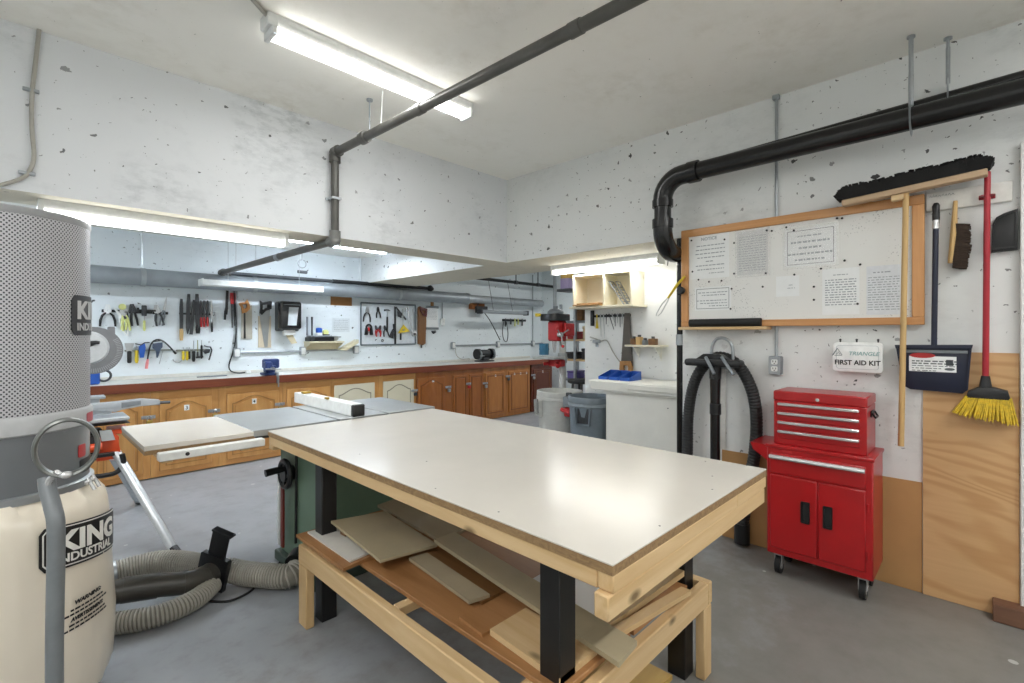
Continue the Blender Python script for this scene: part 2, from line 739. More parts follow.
# unseen strip lights added to even out the light in the room
for lx, ly, lab in ((.9, -1.1, 'added fluorescent strip light on the ceiling behind the photographer'), (2.5, -1.1, 'added fluorescent strip light over the end of the right wall'),
                    (-1.1, -.4, 'added fluorescent strip light near the outer rear corner of the room'), (-1.2, 1.3, 'added fluorescent strip light beside the dust collector out of view')):
    strip_light((lx, ly, ZC), 'X', 1.24, lab, 'fluorescent strip lights', 8)
strip_light((-.75, 5.2, 2.45), 'X', 1.24, 'added fluorescent strip light at the unseen outer end of the alcove', 'fluorescent strip lights', 6, (.88, .95, 1), .11, m_tube_alcove)  # unseen lamp, added to lift the light in the alcove
strip_light((6.0, 4.5, 2.62), 'X', 1.24, 'added fluorescent strip light out of sight over the back room', 'fluorescent strip lights', 8)  # added out of sight to brighten the back room

# unlit work lamp hung in front of the duct
x0, z0 = onY(201, 281, 5.85)
x1, z1 = onY(320, 291, 5.85)
t = thing('hanging_lamp', 'unlit white strip lamp hung level in front of the grey duct', 'lamp', ((x0+x1)/2, 5.85, z0))
zc = (z0+z1)/2
part(MB().prism([(-.065, .03), (.065, .03), (.085, -.03), (.07, -.03), (.055, .015), (-.055, .015), (-.07, -.03), (-.085, -.03)], x0, x1,
                M=frame((0, 5.85, zc), (0, 1, 0), (0, 0, 1), (1, 0, 0))), 'reflector', m_white_metal, t)
for s in (x0, x1):
    part(MB().box(s-.008, s+.008, 5.765, 5.935, zc-.035, zc+.035, .003), 'end_plate', m_white_metal, t)
part(MB().tube([(x0+.02, 5.85, zc-.005), (x1-.02, 5.85, zc-.005)], .013, 10), 'fluorescent_tube', plain('unlit_tube', 'e9eef0', .2), t)
for s in (.2, .8):
    xx = x0+(x1-x0)*s
    part(MB().tube([(xx, 5.85, zc+.03), (xx, 5.85, 2.45)], .003, 6), 'chain', m_steel, t)

# ------------------------------------------------------------------ steel drain line: ceiling run, riser, cross run, wall run
m_pipe = plain('weathered_pipe', '5e5d59', .42, .35, .2, 5)
pr = .028
Ex, Ey = 1.606, 3.35
t = thing('drain_pipe', 'grey steel pipe from the ceiling down the beam and back to the duct', 'pipe', (Ex, Ey, 2.07))
zt, zb = 2.70, 2.065
part(MB().tube([(Ex, Ey, zt), (1.606, .94, 2.645), (1.606, -1.95, 2.59)], pr, 14), 'ceiling_run', m_pipe, t)
part(MB().tube([(Ex, Ey, zt), (Ex, Ey, zb)], pr, 14), 'riser', m_pipe, t)
part(MB().tube([(Ex, Ey, zb), (Ex, 6.12, 2.075)], pr, 14), 'cross_run', m_pipe, t)
part(MB().tube([(Ex, 6.12, 2.075), (4.52, 6.12, 2.085)], .022, 14), 'wall_run', plain('dark_pipe', '4a4d50', .4, .5, .2, 5), t)
part(MB().tube([(Ex, Ey-.06, zt), (Ex, Ey-.02, zt), (Ex, Ey, zt-.02), (Ex, Ey, zt-.07)], pr+.012, 14).ball((Ex, Ey, zt), pr+.012), 'elbow', m_pipe, t)
part(MB().tube([(Ex, Ey, zb+.07), (Ex, Ey, zb+.02), (Ex, Ey+.02, zb), (Ex, Ey+.07, zb)], pr+.012, 14).ball((Ex, Ey, zb), pr+.012), 'elbow', plain('elbow_grey', '7c7d7b', .45, .3, .15, 8), t)
part(MB().tube([(Ex, 6.03, 2.075), (Ex, 6.12, 2.075), (Ex+.09, 6.12, 2.075)], pr+.012, 14), 'elbow', m_pipe, t)
for yy in (2.93, 2.3, 1.2, .35):
    zz = zt-(Ey-yy)*.0229
    part(MB().tube([(Ex, yy-.03, zz), (Ex, yy+.03, zz)], pr+(.012 if yy > 2.5 else .004), 14), 'coupling', m_pipe, t)
part(MB().tube([(Ex, 4.4, zb), (Ex, 4.46, zb)], pr+.006, 14), 'coupling', m_galv, t)
part(MB().box(Ex-.05, Ex+.05, YB-.012, YB, 2.36, 2.375).box(Ex-.034, Ex+.034, Ey-.034, YB, 2.36, 2.376), 'wall_strap', m_galv, t)
part(MB().tube([(2.9, 6.12, 2.08), (3.5, 6.12, 2.085), (4.4, 6.12, 2.085)], .026, 12).ball((4.45, 6.1, 2.085), .05), 'insulation', m_rubber, t, 'black wrapped end of the pipe')
# hook and wire that carry the ceiling run
zz = zt-(Ey-2.86)*.0229
part(MB().tube([(Ex, 2.86, zz+.03), (Ex, 2.86, ZC)], .004, 6).lathe([(.02, ZC-.012), (.02, ZC)], 10, T(Ex, 2.86, 0)), 'hanger', m_galv, t)
zz = zt-(Ey-2.72)*.0229
part(MB().tube([(Ex, 2.72, zz+.025), (Ex, 2.70, ZC)], .003, 6), 'hanger', m_white_metal, t)
for yy, xx in ((5.0, Ex), (5.6, Ex)):
    part(MB().tube([(xx, yy, 2.09), (xx, yy, 2.45)], .003, 6), 'hanger', m_steel, t)

# ------------------------------------------------------------------ duct along the back wall
m_duct = plain('dull_galvanised_duct', '959ca1', .42, .4, .14, 4)
zd = 1.968
t = thing('air_duct', 'long round grey sheet metal duct along the back wall', 'duct', (3.4, 6.13, zd))
part(MB().tube([(-1.9, 6.13, zd), (5.25, 6.13, zd)], .088, 24), 'duct_tube', m_duct, t)
part(MB().tube([(5.2, 6.13, zd), (7.1, 6.13, zd)], .068, 20), 'branch_tube', m_galv, t)
for xx in (.9, 1.95, 3.9, 5.22, 6.3):
    part(MB().tube([(xx-.02, 6.13, zd), (xx+.02, 6.13, zd)], .094 if xx < 5.3 else .074, 24), 'joint_band', m_galv, t)
part(MB().tube([(.9, 6.16, zd+.08), (.9, 6.16, 2.45)], .004, 6), 'hanger', m_steel, t)
part(MB().tube([(3.3, 6.16, zd+.08), (3.3, 6.16, 2.45)], .004, 6), 'hanger', m_steel, t)
# looped wire hook hung from the alcove ceiling
xx, _ = onY(302, 260, 6.0)
t = thing('wire_hook', 'twisted wire hook hanging from the alcove ceiling by the duct', 'hook', (xx, 6.0, 2.2))
part(MB().tube([(xx, 6.0, 2.45), (xx, 6.0, 2.30)]+arc((xx, 6.0, 2.25), .05, PI/2, 2.4*PI, 16, 'xz'), .006, 8), 'wire', m_galv, t)
part(MB().tube([(xx-.05, 6.0, 2.15), (xx+.06, 6.0, 2.15)], .02, 10), 'weight', m_dark_steel, t)

# ------------------------------------------------------------------ cables and conduit on the beam and ceiling
m_cable = plain('grey_cable', 'a8a59c', .55)
pts = [onY(u, v, YB-.012) for u, v in ((44, -30), (41, 10), (37, 50), (32, 95), (32, 130), (34, 155), (30, 170), (18, 180), (-20, 190))]
t = thing('cable', 'grey cable looping down the white beam at its outer end', 'cable', (pts[3][0], YB-.012, pts[3][1]))
part(MB().tube(smooth_path([(a, YB-.012, b) for a, b in pts], 5), .0095, 10), 'cable_sheath', m_cable, t)
for u, v in ((31, 90), (27, 173)):
    a, b = onY(u, v, YB-.012)
    part(MB().box(a-.03, a+.03, YB-.02, YB, b-.008, b+.008, .002), 'clip', m_galv, t)
t = thing('light_conduit', 'thin grey conduit running over the ceiling to the strip light', 'conduit', (.6, 2.4, ZC-.012))
part(MB().tube([(.86, 2.46, ZC-.014), (.5, 2.16, ZC-.012), (-.2, 1.55, ZC-.012)], .010, 8), 'conduit_tube', m_cable, t)
part(MB().box(.825, .875, 2.41, 2.51, ZC-.06, ZC, .004), 'junction_box', m_white_metal, t)
# ================================================================== right wall
def rw(u, v, d=0):
    return onX(u, v, XR-d)


# --- big black drain and the thin one behind it
t = thing('black_drain_pipe', 'thick black plastic drain pipe along the top of the wall ending in two elbows', 'pipe', (3.2, .9, 2.49))
X, Yp, z0, z1 = 3.2, 1.63, 2.49, 1.985
r = .058
part(MB().tube([(X, -1.95, z0+.02), (X, 1.46, z0)], r, 24), 'main_run', m_abs, t)
part(MB().tube([(X, 1.44, z0)]+[(X, 1.48+.15*math.sin(a), z0-.15*(1-math.cos(a))) for a in [i*PI/16 for i in range(9)]]+[(X, Yp, z0-.17)], r+.008, 24), 'upper_elbow', m_abs, t)
part(MB().tube([(X, Yp, z0-.12), (X, Yp, z1+.12)], r, 24), 'drop', m_abs, t)
part(MB().tube([(X, Yp, z1+.17)]+[(X+.15*(1-math.cos(a)), Yp, z1+.15-.15*math.sin(a)) for a in [i*PI/16 for i in range(9)]]+[(X+.19, Yp, z1)], r+.008, 24), 'lower_elbow', m_abs, t)
part(MB().tube([(X+.15, Yp, z1), (X+.6, Yp, z1)], r, 24), 'tail', m_abs, t)
for p, q in (((X, 1.37, z0), (X, 1.44, z0)), ((X, Yp, z0-.15), (X, Yp, z0-.20)), ((X, Yp, z1+.22), (X, Yp, z1+.16))):
    part(MB().tube([p, q], r+.014, 24), 'collar', m_abs, t)
t = thing('thin_drain_pipe', 'thin black pipe behind the thick drain turning down the wall corner', 'pipe', (3.36, .8, 2.62))
part(MB().tube([(3.35, -1.95, 2.68), (3.35, 1.42, 2.57)], .03, 16), 'wall_run', m_abs, t)
part(MB().tube([(3.45, 1.615, 2.5), (3.45, 1.615, 0)], .027, 16), 'downpipe', m_abs, t)
for zz in (2.2, 1.35):
    part(MB().tube([(3.45, 1.615, zz-.04), (3.45, 1.615, zz+.04)], .033, 16), 'collar', m_galv, t)

# --- hangers for the drain
for i, (u, v0, X, zp, lab) in enumerate(((911, 42, 3.2, 2.5, 'steel strap hanger carrying the thick black drain pipe'),
                                         (948, 38, 3.35, 2.65, 'steel rod hanger carrying the thin black pipe by the strap hanger'))):
    Y = -onX(u, v0, X)[0]
    t = thing('pipe_hanger', lab, 'hanger', (X, Y, ZC), 'pipe hangers')
    part(MB().tube([(X, Y, ZC), (X, Y, zp+.2)], .010 if i == 0 else .007, 8).lathe([(.018, ZC-.01), (.018, ZC)], 10, T(X, Y, 0)), 'rod', m_galv, t)
    rr = .063 if i == 0 else .034
    part(MB().tube([(X, Y, zp+.22), (X, Y, zp+rr)], .011 if i == 0 else .009, 8), 'clevis', m_galv, t)
    part(MB().tube(arc((X, Y, zp), rr+.002, 0, 2*PI, 24, 'xz')[:-1], .011, 8, None, None, True, (.35, 2.4)), 'strap', m_galv, t)

# --- conduit with the outlet
a, bz = rw(777, 365)
t = thing('power_outlet', 'grey duplex outlet box at the foot of a thin wall conduit', 'outlet', (XR, -a, bz))
F = at(FRW, a, bz)
part(MB(F).tube([(0, .05, .0105), (0, ZC-bz-.03, .0105)], .0098, 10), 'conduit', m_galv, t)
part(MB(F).box(-.02, .02, ZC-bz-.03, ZC-bz, 0, .035, .004), 'ceiling_box', m_galv, t)
part(MB(F).box(-.037, .037, -.058, .058, 0, .05, .006), 'box', m_grey_plastic, t)
part(MB(F).prism(rrect(-.034, .034, -.055, .055, .008), .05, .054), 'faceplate', m_galv, t)
for dy in (-.022, .022):
    mb = MB(F).prism(rrect(-.018, .018, dy-.016, dy+.016, .007), .054, .057)
    s = part(mb, 'socket', m_white_metal, t)
    part(MB(F).box(-.010, -.006, dy-.002, dy+.009, .057, .0578).box(.006, .010, dy-.002, dy+.008, .057, .0578).box(-.003, .003, dy-.012, dy-.006, .057, .0578), 'slot', m_black, s)

# --- notice board
a0, bt0 = rw(683, 233, .02)
a1, bt1 = rw(925, 193, .02)
_, bb0 = rw(683, 329, .02)
_, bb1 = rw(923, 322, .02)
bt, bb = (bt0+bt1)/2, (bb0+bb1)/2


def speckled():
    m, n, b = nt('speckled_board')
    v = coords(n)
    vo = N(n, 'ShaderNodeTexVoronoi')
    vo.inputs['Scale'].default_value = 75
    n.links.new(v, vo.inputs['Vector'])
    hit = mth(n, 'LESS_THAN', vo.outputs['Distance'], .22)
    g = ramp(n, noise(n, v, 6, 3), [(.48, (0, 0, 0)), (.62, (1, 1, 1))])
    n.links.new(mixc(n, mth(n, 'MULTIPLY', mth(n, 'MULTIPLY', hit, g), .6), lin('e6e6e3'), lin('77777a')), b.inputs['Base Color'])
    b.inputs['Roughness'].default_value = .8
    return m


m_frame_x = wood('oak_frame_along_y', 'd8a36c', 'b98048', 'Y', .4, 16, .05, .2, False)
m_frame_z = wood('oak_frame_along_z', 'd8a36c', 'b98048', 'Z', .4, 16, .05, .2, False)
board = t = thing('notice_board', 'oak framed speckled white notice board with papers above the red tool chest', 'notice board', (XR, -(a0+a1)/2, bb))
w = .052
part(MB(FRW).box(a0+.02, a1-.02, bb+.02, bt-.02, .022, .037), 'panel', speckled(), t)
part(MB(FRW).box(a0, a1, bt-w, bt, .0215, .052, .003), 'frame_rail', m_frame_x, t)
part(MB(FRW).box(a0, a1, bb, bb+w*.8, .0215, .052, .003), 'frame_rail', m_frame_x, t)
part(MB(FRW).box(a0, a0+w, bb+w*.8, bt-w, .0215, .052, .003), 'frame_stile', m_frame_z, t)
part(MB(FRW).box(a1-w, a1, bb+w*.8, bt-w, .0215, .052, .003), 'frame_stile', m_frame_z, t)
al, _ = rw(680, 328, .08)
ar, _ = rw(768, 328, .08)
part(MB(FRW).box(al, ar, bb-.022, bb-.002, .001, .11, .003), 'ledge', m_pine_y, t, 'pale pine ledge')
ZBRD = .0375
bx0, _ = rw(690, 321, .07)
bx1, _ = rw(761, 321, .07)
mb = MB(FRW).tube([(bx0, bb+.026, .07), (bx1, bb+.026, .07)], .027, 20)
single(mb, 'black_tube', m_rubber, 'smooth black tube lying on the ledge of the notice board', 'tube')


m_pale_ink = plain('pale_ink', '9aa0a5', .8)


def pin(u, v, lab, kind=0):
    a, bz = rw(u, v, .02)
    F = at(FRW, a, bz, ZBRD)
    single(MB(F).lathe([(.002, 0), (.002, .004), (.0058, .005), (.0066, .010), (.004, .0125), (0, .013)], 10), 'push_pin', (m_black, m_blue, m_dark_steel)[kind], lab, 'push pin', 'push pins on the notice board')


def scribble(mb, x0, x1, y, h, z, rnd, bold=1):
    x = x0
    while x < x1-.004:
        w_ = rnd.uniform(.008, .026)
        xe = min(x+w_, x1)
        mb.box(x, xe, y-h*.24*bold, y+h*.24*bold, z, z+.0005)
        x = xe+rnd.uniform(.004, .008)


def sheet(u0, v0, u1, v1, label, rows, title=None, border=False, seed=1, sleeve=False, mat=None, tilt=0):
    a0_, t0 = rw(u0, v0, .02)
    a1_, _ = rw(u1, v0, .02)
    _, b0 = rw(u0, v1, .02)
    wd, ht = a1_-a0_, t0-b0
    F = at(FRW, (a0_+a1_)/2, (t0+b0)/2, ZBRD, tilt)
    rnd = random.Random(seed)
    t = thing('notice_sheet', label, 'paper', F @ V((0, -ht/2, 0)), 'papers pinned to the notice board')
    part(MB(F).box(-wd/2, wd/2, -ht/2, ht/2, 0, .0012), 'sheet', mat or m_paper, t)
    mb = MB(F)
    top = ht/2-.03
    if title:
        mb.text(title, 0, top-.012, .030, .0016, .0006, fat=.0006)
        top -= .035
    n_ = len(rows)
    pitch = (top+ht/2-.022)/max(n_, 1)
    for i, (s, e, bold) in enumerate(rows):
        if e > s:
            scribble(mb, -wd/2+wd*s, -wd/2+wd*e, top-pitch*(i+.5), min(pitch, .02)*.8, .0012, rnd, bold)
    part(mb, 'lettering', m_pale_ink, t)
    if border:
        q = .012
        part(MB(F).ringprism([(-wd/2+q, -ht/2+q), (wd/2-q, -ht/2+q), (wd/2-q, ht/2-q), (-wd/2+q, ht/2-q)],
                             [(-wd/2+q+.003, -ht/2+q+.003), (wd/2-q-.003, -ht/2+q+.003), (wd/2-q-.003, ht/2-q-.003), (-wd/2+q+.003, ht/2-q-.003)], .0012, .0017), 'border', m_ink, t)
    if sleeve:
        m = MATS.get('clear_sleeve')
        if not m:
            m = plain('clear_sleeve', 'ffffff', .12)
            m.node_tree.nodes['Principled BSDF'].inputs['Alpha'].default_value = .16
        part(MB(F).box(-wd/2-.012, wd/2+.012, -ht/2-.012, ht/2+.012, .0025, .0032), 'plastic_sleeve', m, t)
    return t


L = [(.18, .9, .8), (.16, .9, .8), (.15, .9, .8), (.2, .88, .8), (.42, .6, .8), (.16, .9, .8), (.2, .88, .8), (.5, .9, .6)]
sheet(691, 237, 730, 280, 'white sheet headed NOTICE at the top corner of the board', L, 'NOTICE', seed=2)
sheet(738, 233, 769, 276, 'densely typed grey sheet in a glossy plastic sleeve', [(.06, .94, .9)]*15, None, False, 3, True, plain('greyish_paper', 'd3d4d3', .7))
sheet(786, 231, 837, 268, 'large white notice in big handwriting inside a ruled border', [(.25, .75, 1), (.12, .88, 1.5), (.28, .72, 1.5), (.06, .95, 1.4), (.2, .78, 1.4)], None, True, 4, True)
sheet(696, 288, 732, 311, 'low wide bordered note just above the black tube', [(.1, .9, .8), (.2, .85, .8), (0, 0, 1), (.06, .92, .8), (.15, .9, .8), (.4, .9, .8)], None, True, 5)
sheet(777, 277, 800, 297, 'small blank-looking white slip in the middle of the board', [(0, 0, 1), (.55, .8, .5), (.5, .82, .5), (0, 0, 1)], None, False, 6)
sheet(823, 270, 860, 315, 'white sheet with dark typed paragraphs under the bordered notice', [(.3, .7, .8), (0, 0, 1)]+[(.08, .92, 1.0)]*11+[(0, 0, 1), (0, 0, 1)], None, False, 7)
sheet(867, 267, 901, 315, 'faint finely typed sheet beside the broom handle', [(.2, .75, 1.2), (0, 0, 1)]+[(.04, .97, .8)]*14, None, False, 8, False, plain('cool_paper', 'dfe2e6', .7))
pins = [(693, 241, 'black pin at the top corner of the NOTICE sheet'), (726, 240, 'black pin near the top of the NOTICE sheet by the sleeve'), (694, 272, 'black pin by the low edge of the NOTICE sheet'),
        (700, 280, 'dark pin between the NOTICE sheet and the bordered note'), (710.5, 282, 'dark pin above the middle of the bordered note'), (723, 281, 'dark pin above the end of the bordered note'),
        (735.5, 243.5, 'black pin on the near edge of the plastic sleeve'), (735.5, 274, 'black pin at the low corner of the plastic sleeve'), (767, 273.5, 'black pin at the far low corner of the plastic sleeve'),
        (768, 231, 'black pin above the plastic sleeve'), (773, 231.5, 'black pin above and just past the plastic sleeve'), (787.5, 228, 'black pin above the bordered handwritten notice'),
        (795, 231, 'black pin at the top edge of the handwritten notice'), (795.5, 275, 'steel pin above the small blank slip'), (764, 287, 'black pin alone on the speckles beside the small slip'),
        (732, 309, 'black pin at the low corner of the bordered note'), (733, 289, 'large dark pin at the top corner of the bordered note'), (815, 287, 'black pin beside the typed paragraphs sheet'),
        (815, 300, 'black pin low beside the typed paragraphs sheet'), (822, 269, 'black pin at the top corner of the paragraphs sheet'), (858.5, 304, 'black pin on the low edge of the paragraphs sheet'),
        (845.5, 261, 'black pin above the paragraphs sheet'), (861, 265, 'black pin between the two typed sheets'), (838, 219, 'black pin under the top frame of the board'), (843, 219, 'second black pin under the top frame of the board')]
for u, v, lab in pins:
    pin(u, v, lab)

# --- long fork at the end of the board
D = .07
p0 = rw(684, 277, D)
p1 = rw(669, 297, D)
t = thing('long_fork', 'two pronged wire fork with a yellow grip slanting off the board end', 'fork', FRW @ V((p0[0], p0[1], D)))
q = [FRW @ V((*rw(u, v, D), D)) for u, v in ((685, 276), (677, 285), (668, 298))]
part(MB().tube([q[0], q[1], q[2]], .010, 8, [.008, .011, .008]), 'handle', m_yellow, t)
for du in (-2.2, 2.2):
    q = [FRW @ V((*rw(u+du*k, v, D), D)) for u, v, k in ((669, 297, .3), (664, 304, .9), (659, 313, 1), (657, 316, .4))]
    part(MB().tube(q, .0035, 6), 'prong', m_steel, t)
a, bz = rw(684, 291, .04)
part(MB(at(FRW, a, bz, .05)).lathe([(.012, 0), (.012, .02), (.026, .025), (.028, .05), (.022, .056), (0, .057)], 16), 'knob', m_black, board, 'round black knob')

# --- push broom
D = .118
pL, pR = rw(838, 200, D), rw(990, 166, D)
hd = V((pR[0]-pL[0], pR[1]-pL[1]))
ln, ang = hd.length, math.atan2(hd.y, hd.x)
F = at(FRW, pL[0], pL[1], D, ang)
t = thing('push_broom', 'wide push broom hung head up with black bristles and a plain wood handle', 'broom', FRW @ V(((pL[0]+pR[0])/2, (pL[1]+pR[1])/2, D)))
part(MB(F).box(.02, ln-.01, -.045, -.012, -.03, .03, .004), 'head_block', wood('broom_block', 'c4ab8d', 'a98c6c', 'Y', .6), t)
mb = MB(F)
rnd = random.Random(3)
m_ = 120
for i in range(m_):
    x = .012+(ln-.02)*i/(m_-1)
    for k in range(3):
        zz = (-.02, 0, .02)[k]
        h = (.060-.018*(k != 1))*min(1, .45+min(i, m_-1-i)*.08)+rnd.uniform(-.012, .008)
        lean = (i/(m_-1)-.5)*.04
        mb.hexa([(x-.010, -.012, zz-.012), (x+.010, -.012, zz-.012), (x+.010, -.012, zz+.012), (x-.010, -.012, zz+.012)],
                [(x-.006+lean, h, zz*1.9-.012), (x+.006+lean, h, zz*1.9-.012), (x+.006+lean, h+.004, zz*1.9+.012), (x-.006+lean, h+.004, zz*1.9+.012)])
part(mb, 'bristles', plain('black_bristle', '151515', .85, 0, .3, 90), t)
hx0, hz0 = rw(906, 190, D)
hx1, hz1 = rw(901, 446, D)
part(MB(FRW).tube([(hx0, hz0-.01, D), (hx1, hz1, D)], .0135, 12), 'handle', m_ash_z, t)
a, bz = rw(892, 194, D)
part(MB(F).box(.44*ln-.035, .44*ln+.02, -.075, -.045, -.02, .02, .003), 'handle_socket', m_pine_y, t)
a, bz = rw(921, 186, .03)
F2 = at(FRW, a, bz, 0, ang)
t2 = thing('wall_peg', 'short white wooden peg holding the push broom to the wall', 'peg', FRW @ V((a, bz, 0)))
part(MB(F2).box(-.025, .022, -.03, .022, 0, .022, .003), 'base', m_white_metal, t2)
part(MB(F2).tube([(0, 0, .02), (0, .002, .09)], .009, 10), 'pin', m_white_metal, t2)

# --- white rail with the tool clips
a0_, b0_ = rw(926, 204, .01)
a1_ = .10
t = thing('tool_rail', 'white painted board on the wall behind the hanging broom handles', 'rail', (XR, -(a0_+a1_)/2, b0_-.05))
part(MB(FRW).box(a0_, a1_, b0_-.045, b0_+.055, .001, .018, .003), 'board', plain('white_gloss_board', 'e0dfda', .5), t)
mb = MB(FRW)
rnd = random.Random(9)
x = a0_+.015
for k in range(8):
    ww = rnd.uniform(.006, .012)
    mb.tube([(x, b0_+.028, .019), (x+ww*.5, b0_+.04+rnd.uniform(-.006, .004), .019), (x+ww, b0_+.027, .019)], .0009, 5)
    x += ww+.004
part(mb, 'lettering', m_ink, t, 'pencilled writing')

# --- dustpan on a long handle
D = .05
ht = rw(936, 204, D)
hb = rw(934, 346, D)
m_navy = plain('navy_plastic', '1b2036', .4)
t = thing('lobby_dustpan', 'long handled navy dustpan hanging on the wall with a white label', 'dustpan', FRW @ V((hb[0], hb[1]-.25, D)))
part(MB(FRW).tube([(ht[0], ht[1]-.06, D), (hb[0], hb[1]-.01, D)], .0125, 12), 'handle', m_navy, t)
part(MB(FRW).tube([(ht[0], ht[1]+.005, D), (ht[0], ht[1]-.01, D), (ht[0], ht[1]-.05, D)], .0155, 12, [.009, .0165, .014]).tube([(ht[0], ht[1]-.085, D), (ht[0], ht[1]-.045, D)], .016, 12), 'end_cap', m_black, t)
part(MB(FRW).tube([(ht[0], ht[1]-.13, D), (ht[0], ht[1]-.085, D)], .0145, 12), 'collar', m_chrome, t)
c = [rw(u, v, D) for u, v in ((896, 346), (972, 346), (968, 394), (903, 391))]
F = FRW
fr = [(c[0][0], c[0][1]), (c[1][0], c[1][1]), (c[2][0], c[2][1]+.02), (c[2][0]-.02, c[2][1]), (c[3][0]+.03, c[3][1]+.012), (c[3][0], c[3][1]+.03)]
part(MB(F).prism(fr, D-.008, D, None, .003), 'pan_back', m_navy, t)
part(MB(F).hexa([(c[0][0], c[0][1]-.012, .016), (c[1][0], c[1][1]-.012, .016), (c[1][0], c[1][1]-.012, D+.018), (c[0][0], c[0][1]-.012, D+.018)],
                [(c[0][0]-.004, c[0][1]+.006, .016), (c[1][0]+.004, c[1][1]+.006, .016), (c[1][0]+.004, c[1][1]+.006, D+.018), (c[0][0]-.004, c[0][1]+.006, D+.018)]), 'top_rim', m_navy, t)
for s, k in ((0, 1), (1, -1)):
    p, q_ = (c[0], c[3]) if s == 0 else (c[1], c[2])
    part(MB(F).hexa([(p[0], p[1], .016), (p[0]+.008*k, p[1], .016), (p[0]+.008*k, p[1], D+.014), (p[0], p[1], D+.014)],
                    [(q_[0], q_[1]+.03, .018), (q_[0]+.008*k, q_[1]+.03, .018), (q_[0]+.008*k, q_[1]+.03, D+.004), (q_[0], q_[1]+.03, D+.004)]), 'side_wall', m_navy, t)
part(MB(F).box(c[0][0]+.02, c[1][0]-.015, c[0][1]-.034, c[0][1]-.018, D, D+.008, .002), 'stiffener', m_grey_plastic, t, 'grey bar across the top of the pan')
l0, l1 = rw(909, 355, D), rw(956.5, 372, D)
lab = part(MB(F).box(l0[0], l1[0], l1[1]-.004, l0[1]-.004, D, D+.0012), 'label', m_paper, t, 'white paper label')
part(MB(F).prism([(l0[0]+.055+.052*math.cos(a), l0[1]+.000+.014*math.sin(a)) for a in [i*PI/10 for i in range(20)]], D+.0012, D+.0022), 'logo', m_redp, lab, 'red oval logo')
mb = MB(F)
rnd = random.Random(4)
for i in range(5):
    scribble(mb, l0[0]+.012, l0[0]+.19-(.02*i if i > 2 else 0), l0[1]-.030-.0125*i, .011, D+.0012, rnd, 1.2 if i < 2 else .7)
mb.box(l1[0]-.04, l1[0]-.012, l1[1]+.03, l0[1]-.02, D+.0012, D+.0017).prism([(l1[0]-.026+.02*math.cos(a), l1[1]+.012+.007*math.sin(a)) for a in [i*PI/8 for i in range(16)]], D+.0012, D+.0017)
part(mb, 'lettering', m_ink, lab)

# --- counter brush
D = .03
p0, p1 = rw(955.5, 201, D), rw(951, 263, D)
t = thing('counter_brush', 'short wood handled hand brush with dark brown bristles on the wall', 'brush', FRW @ V((p1[0], p1[1], D)))
part(MB(FRW).tube([(p0[0], p0[1], D), (p0[0]-.004, p0[1]-.09, D), (p1[0]+.012, p1[1]+.15, D), (p1[0], p1[1], D)], .015, 10, [.010, .013, .018, .015], None, False, (.9, 1.3)), 'handle', m_ash_z, t)
mb = MB(FRW)
rnd = random.Random(5)
for i in range(26):
    f = i/25
    y = p1[1]-.02+(.215)*f
    x = p1[0]+.006+.012*f
    Lb = .062-(.02*abs(f-.5))
    for k in (-1, 0, 1):
        dz = k*.012
        e = rnd.uniform(-.005, .005)
        mb.tube([(x, y, D+dz), (x+Lb*.6, y-.008, D+dz*1.4), (x+Lb+e, y-.014+e, D+dz*1.7)], .006, 6, [.006, .007, .004])
part(mb, 'bristles', plain('brown_bristle', '3a2c22', .85, 0, .35, 80), t)

# --- red broom with yellow bristles
D = .06
pt, pb = rw(987.5, 176, D), rw(985.5, 388, D)
t = thing('upright_broom', 'red handled broom with yellow bristles and a black cap', 'broom', FRW @ V((pb[0], pb[1]-.17, D)))
part(MB(FRW).tube([(pt[0], pt[1]+.02, D), (pb[0], pb[1]+.03, D)], .0125, 12), 'handle', plain('red_handle', 'a8202e', .35), t)
part(MB(FRW).tube([(pt[0], pt[1]+.05, D), (pt[0], pt[1]+.03, D), (pt[0], pt[1]+.01, D)], .014, 10, [.020, .008, .008]).tube([(pt[0], pt[1]+.045, D), (pt[0], pt[1]+.055, D)], .024, 10), 'hanger_cap', m_black, t)
h = [rw(u, v, D) for u, v in ((966, 398), (1011, 401), (1008, 391), (993, 387), (978, 387), (968, 391))]
part(MB(FRW).prism(h, D-.028, D+.028, None, .006).tube([(pb[0], pb[1]+.06, D), (pb[0], pb[1]+.02, D), (pb[0], pb[1]-.03, D)], .02, 12, [.016, .022, .03]), 'cap', m_black, t)
mb = MB(FRW)
rnd = random.Random(6)
tl, tr_ = h[0], h[1]
bl, br = rw(954, 413, D), rw(1017, 425, D)
for i in range(30):
    f = i/29
    for k in range(4):
        zz = (-.024, -.008, .008, .024)[k]
        x0_, y0_ = tl[0]+(tr_[0]-tl[0])*f, tl[1]+(tr_[1]-tl[1])*f+.012
        x1_, y1_ = bl[0]+(br[0]-bl[0])*f+rnd.uniform(-.006, .006), bl[1]+(br[1]-bl[1])*f+rnd.uniform(-.008, .01)
        mb.tube([(x0_, y0_, D+zz), ((x0_*.6+x1_*.4), (y0_*.55+y1_*.45), D+zz*1.1), (x1_, y1_, D+zz*1.5)], .0045, 5, [.004, .0048, .0032])
part(mb, 'bristles', plain('yellow_bristle', 'd5b32c', .55, 0, .25, 60), t)
a, bz = rw(987, 197, .02)
F = at(FRW, a, bz, .018)
t2 = thing('spring_clip', 'small red wall clip gripping the red broom handle', 'clip', FRW @ V((a, bz, 0)))
part(MB(F).box(-.03, .03, -.012, .012, 0, .006, .002), 'base', plain('dark_red_clip', '8f1f2a', .4), t2)
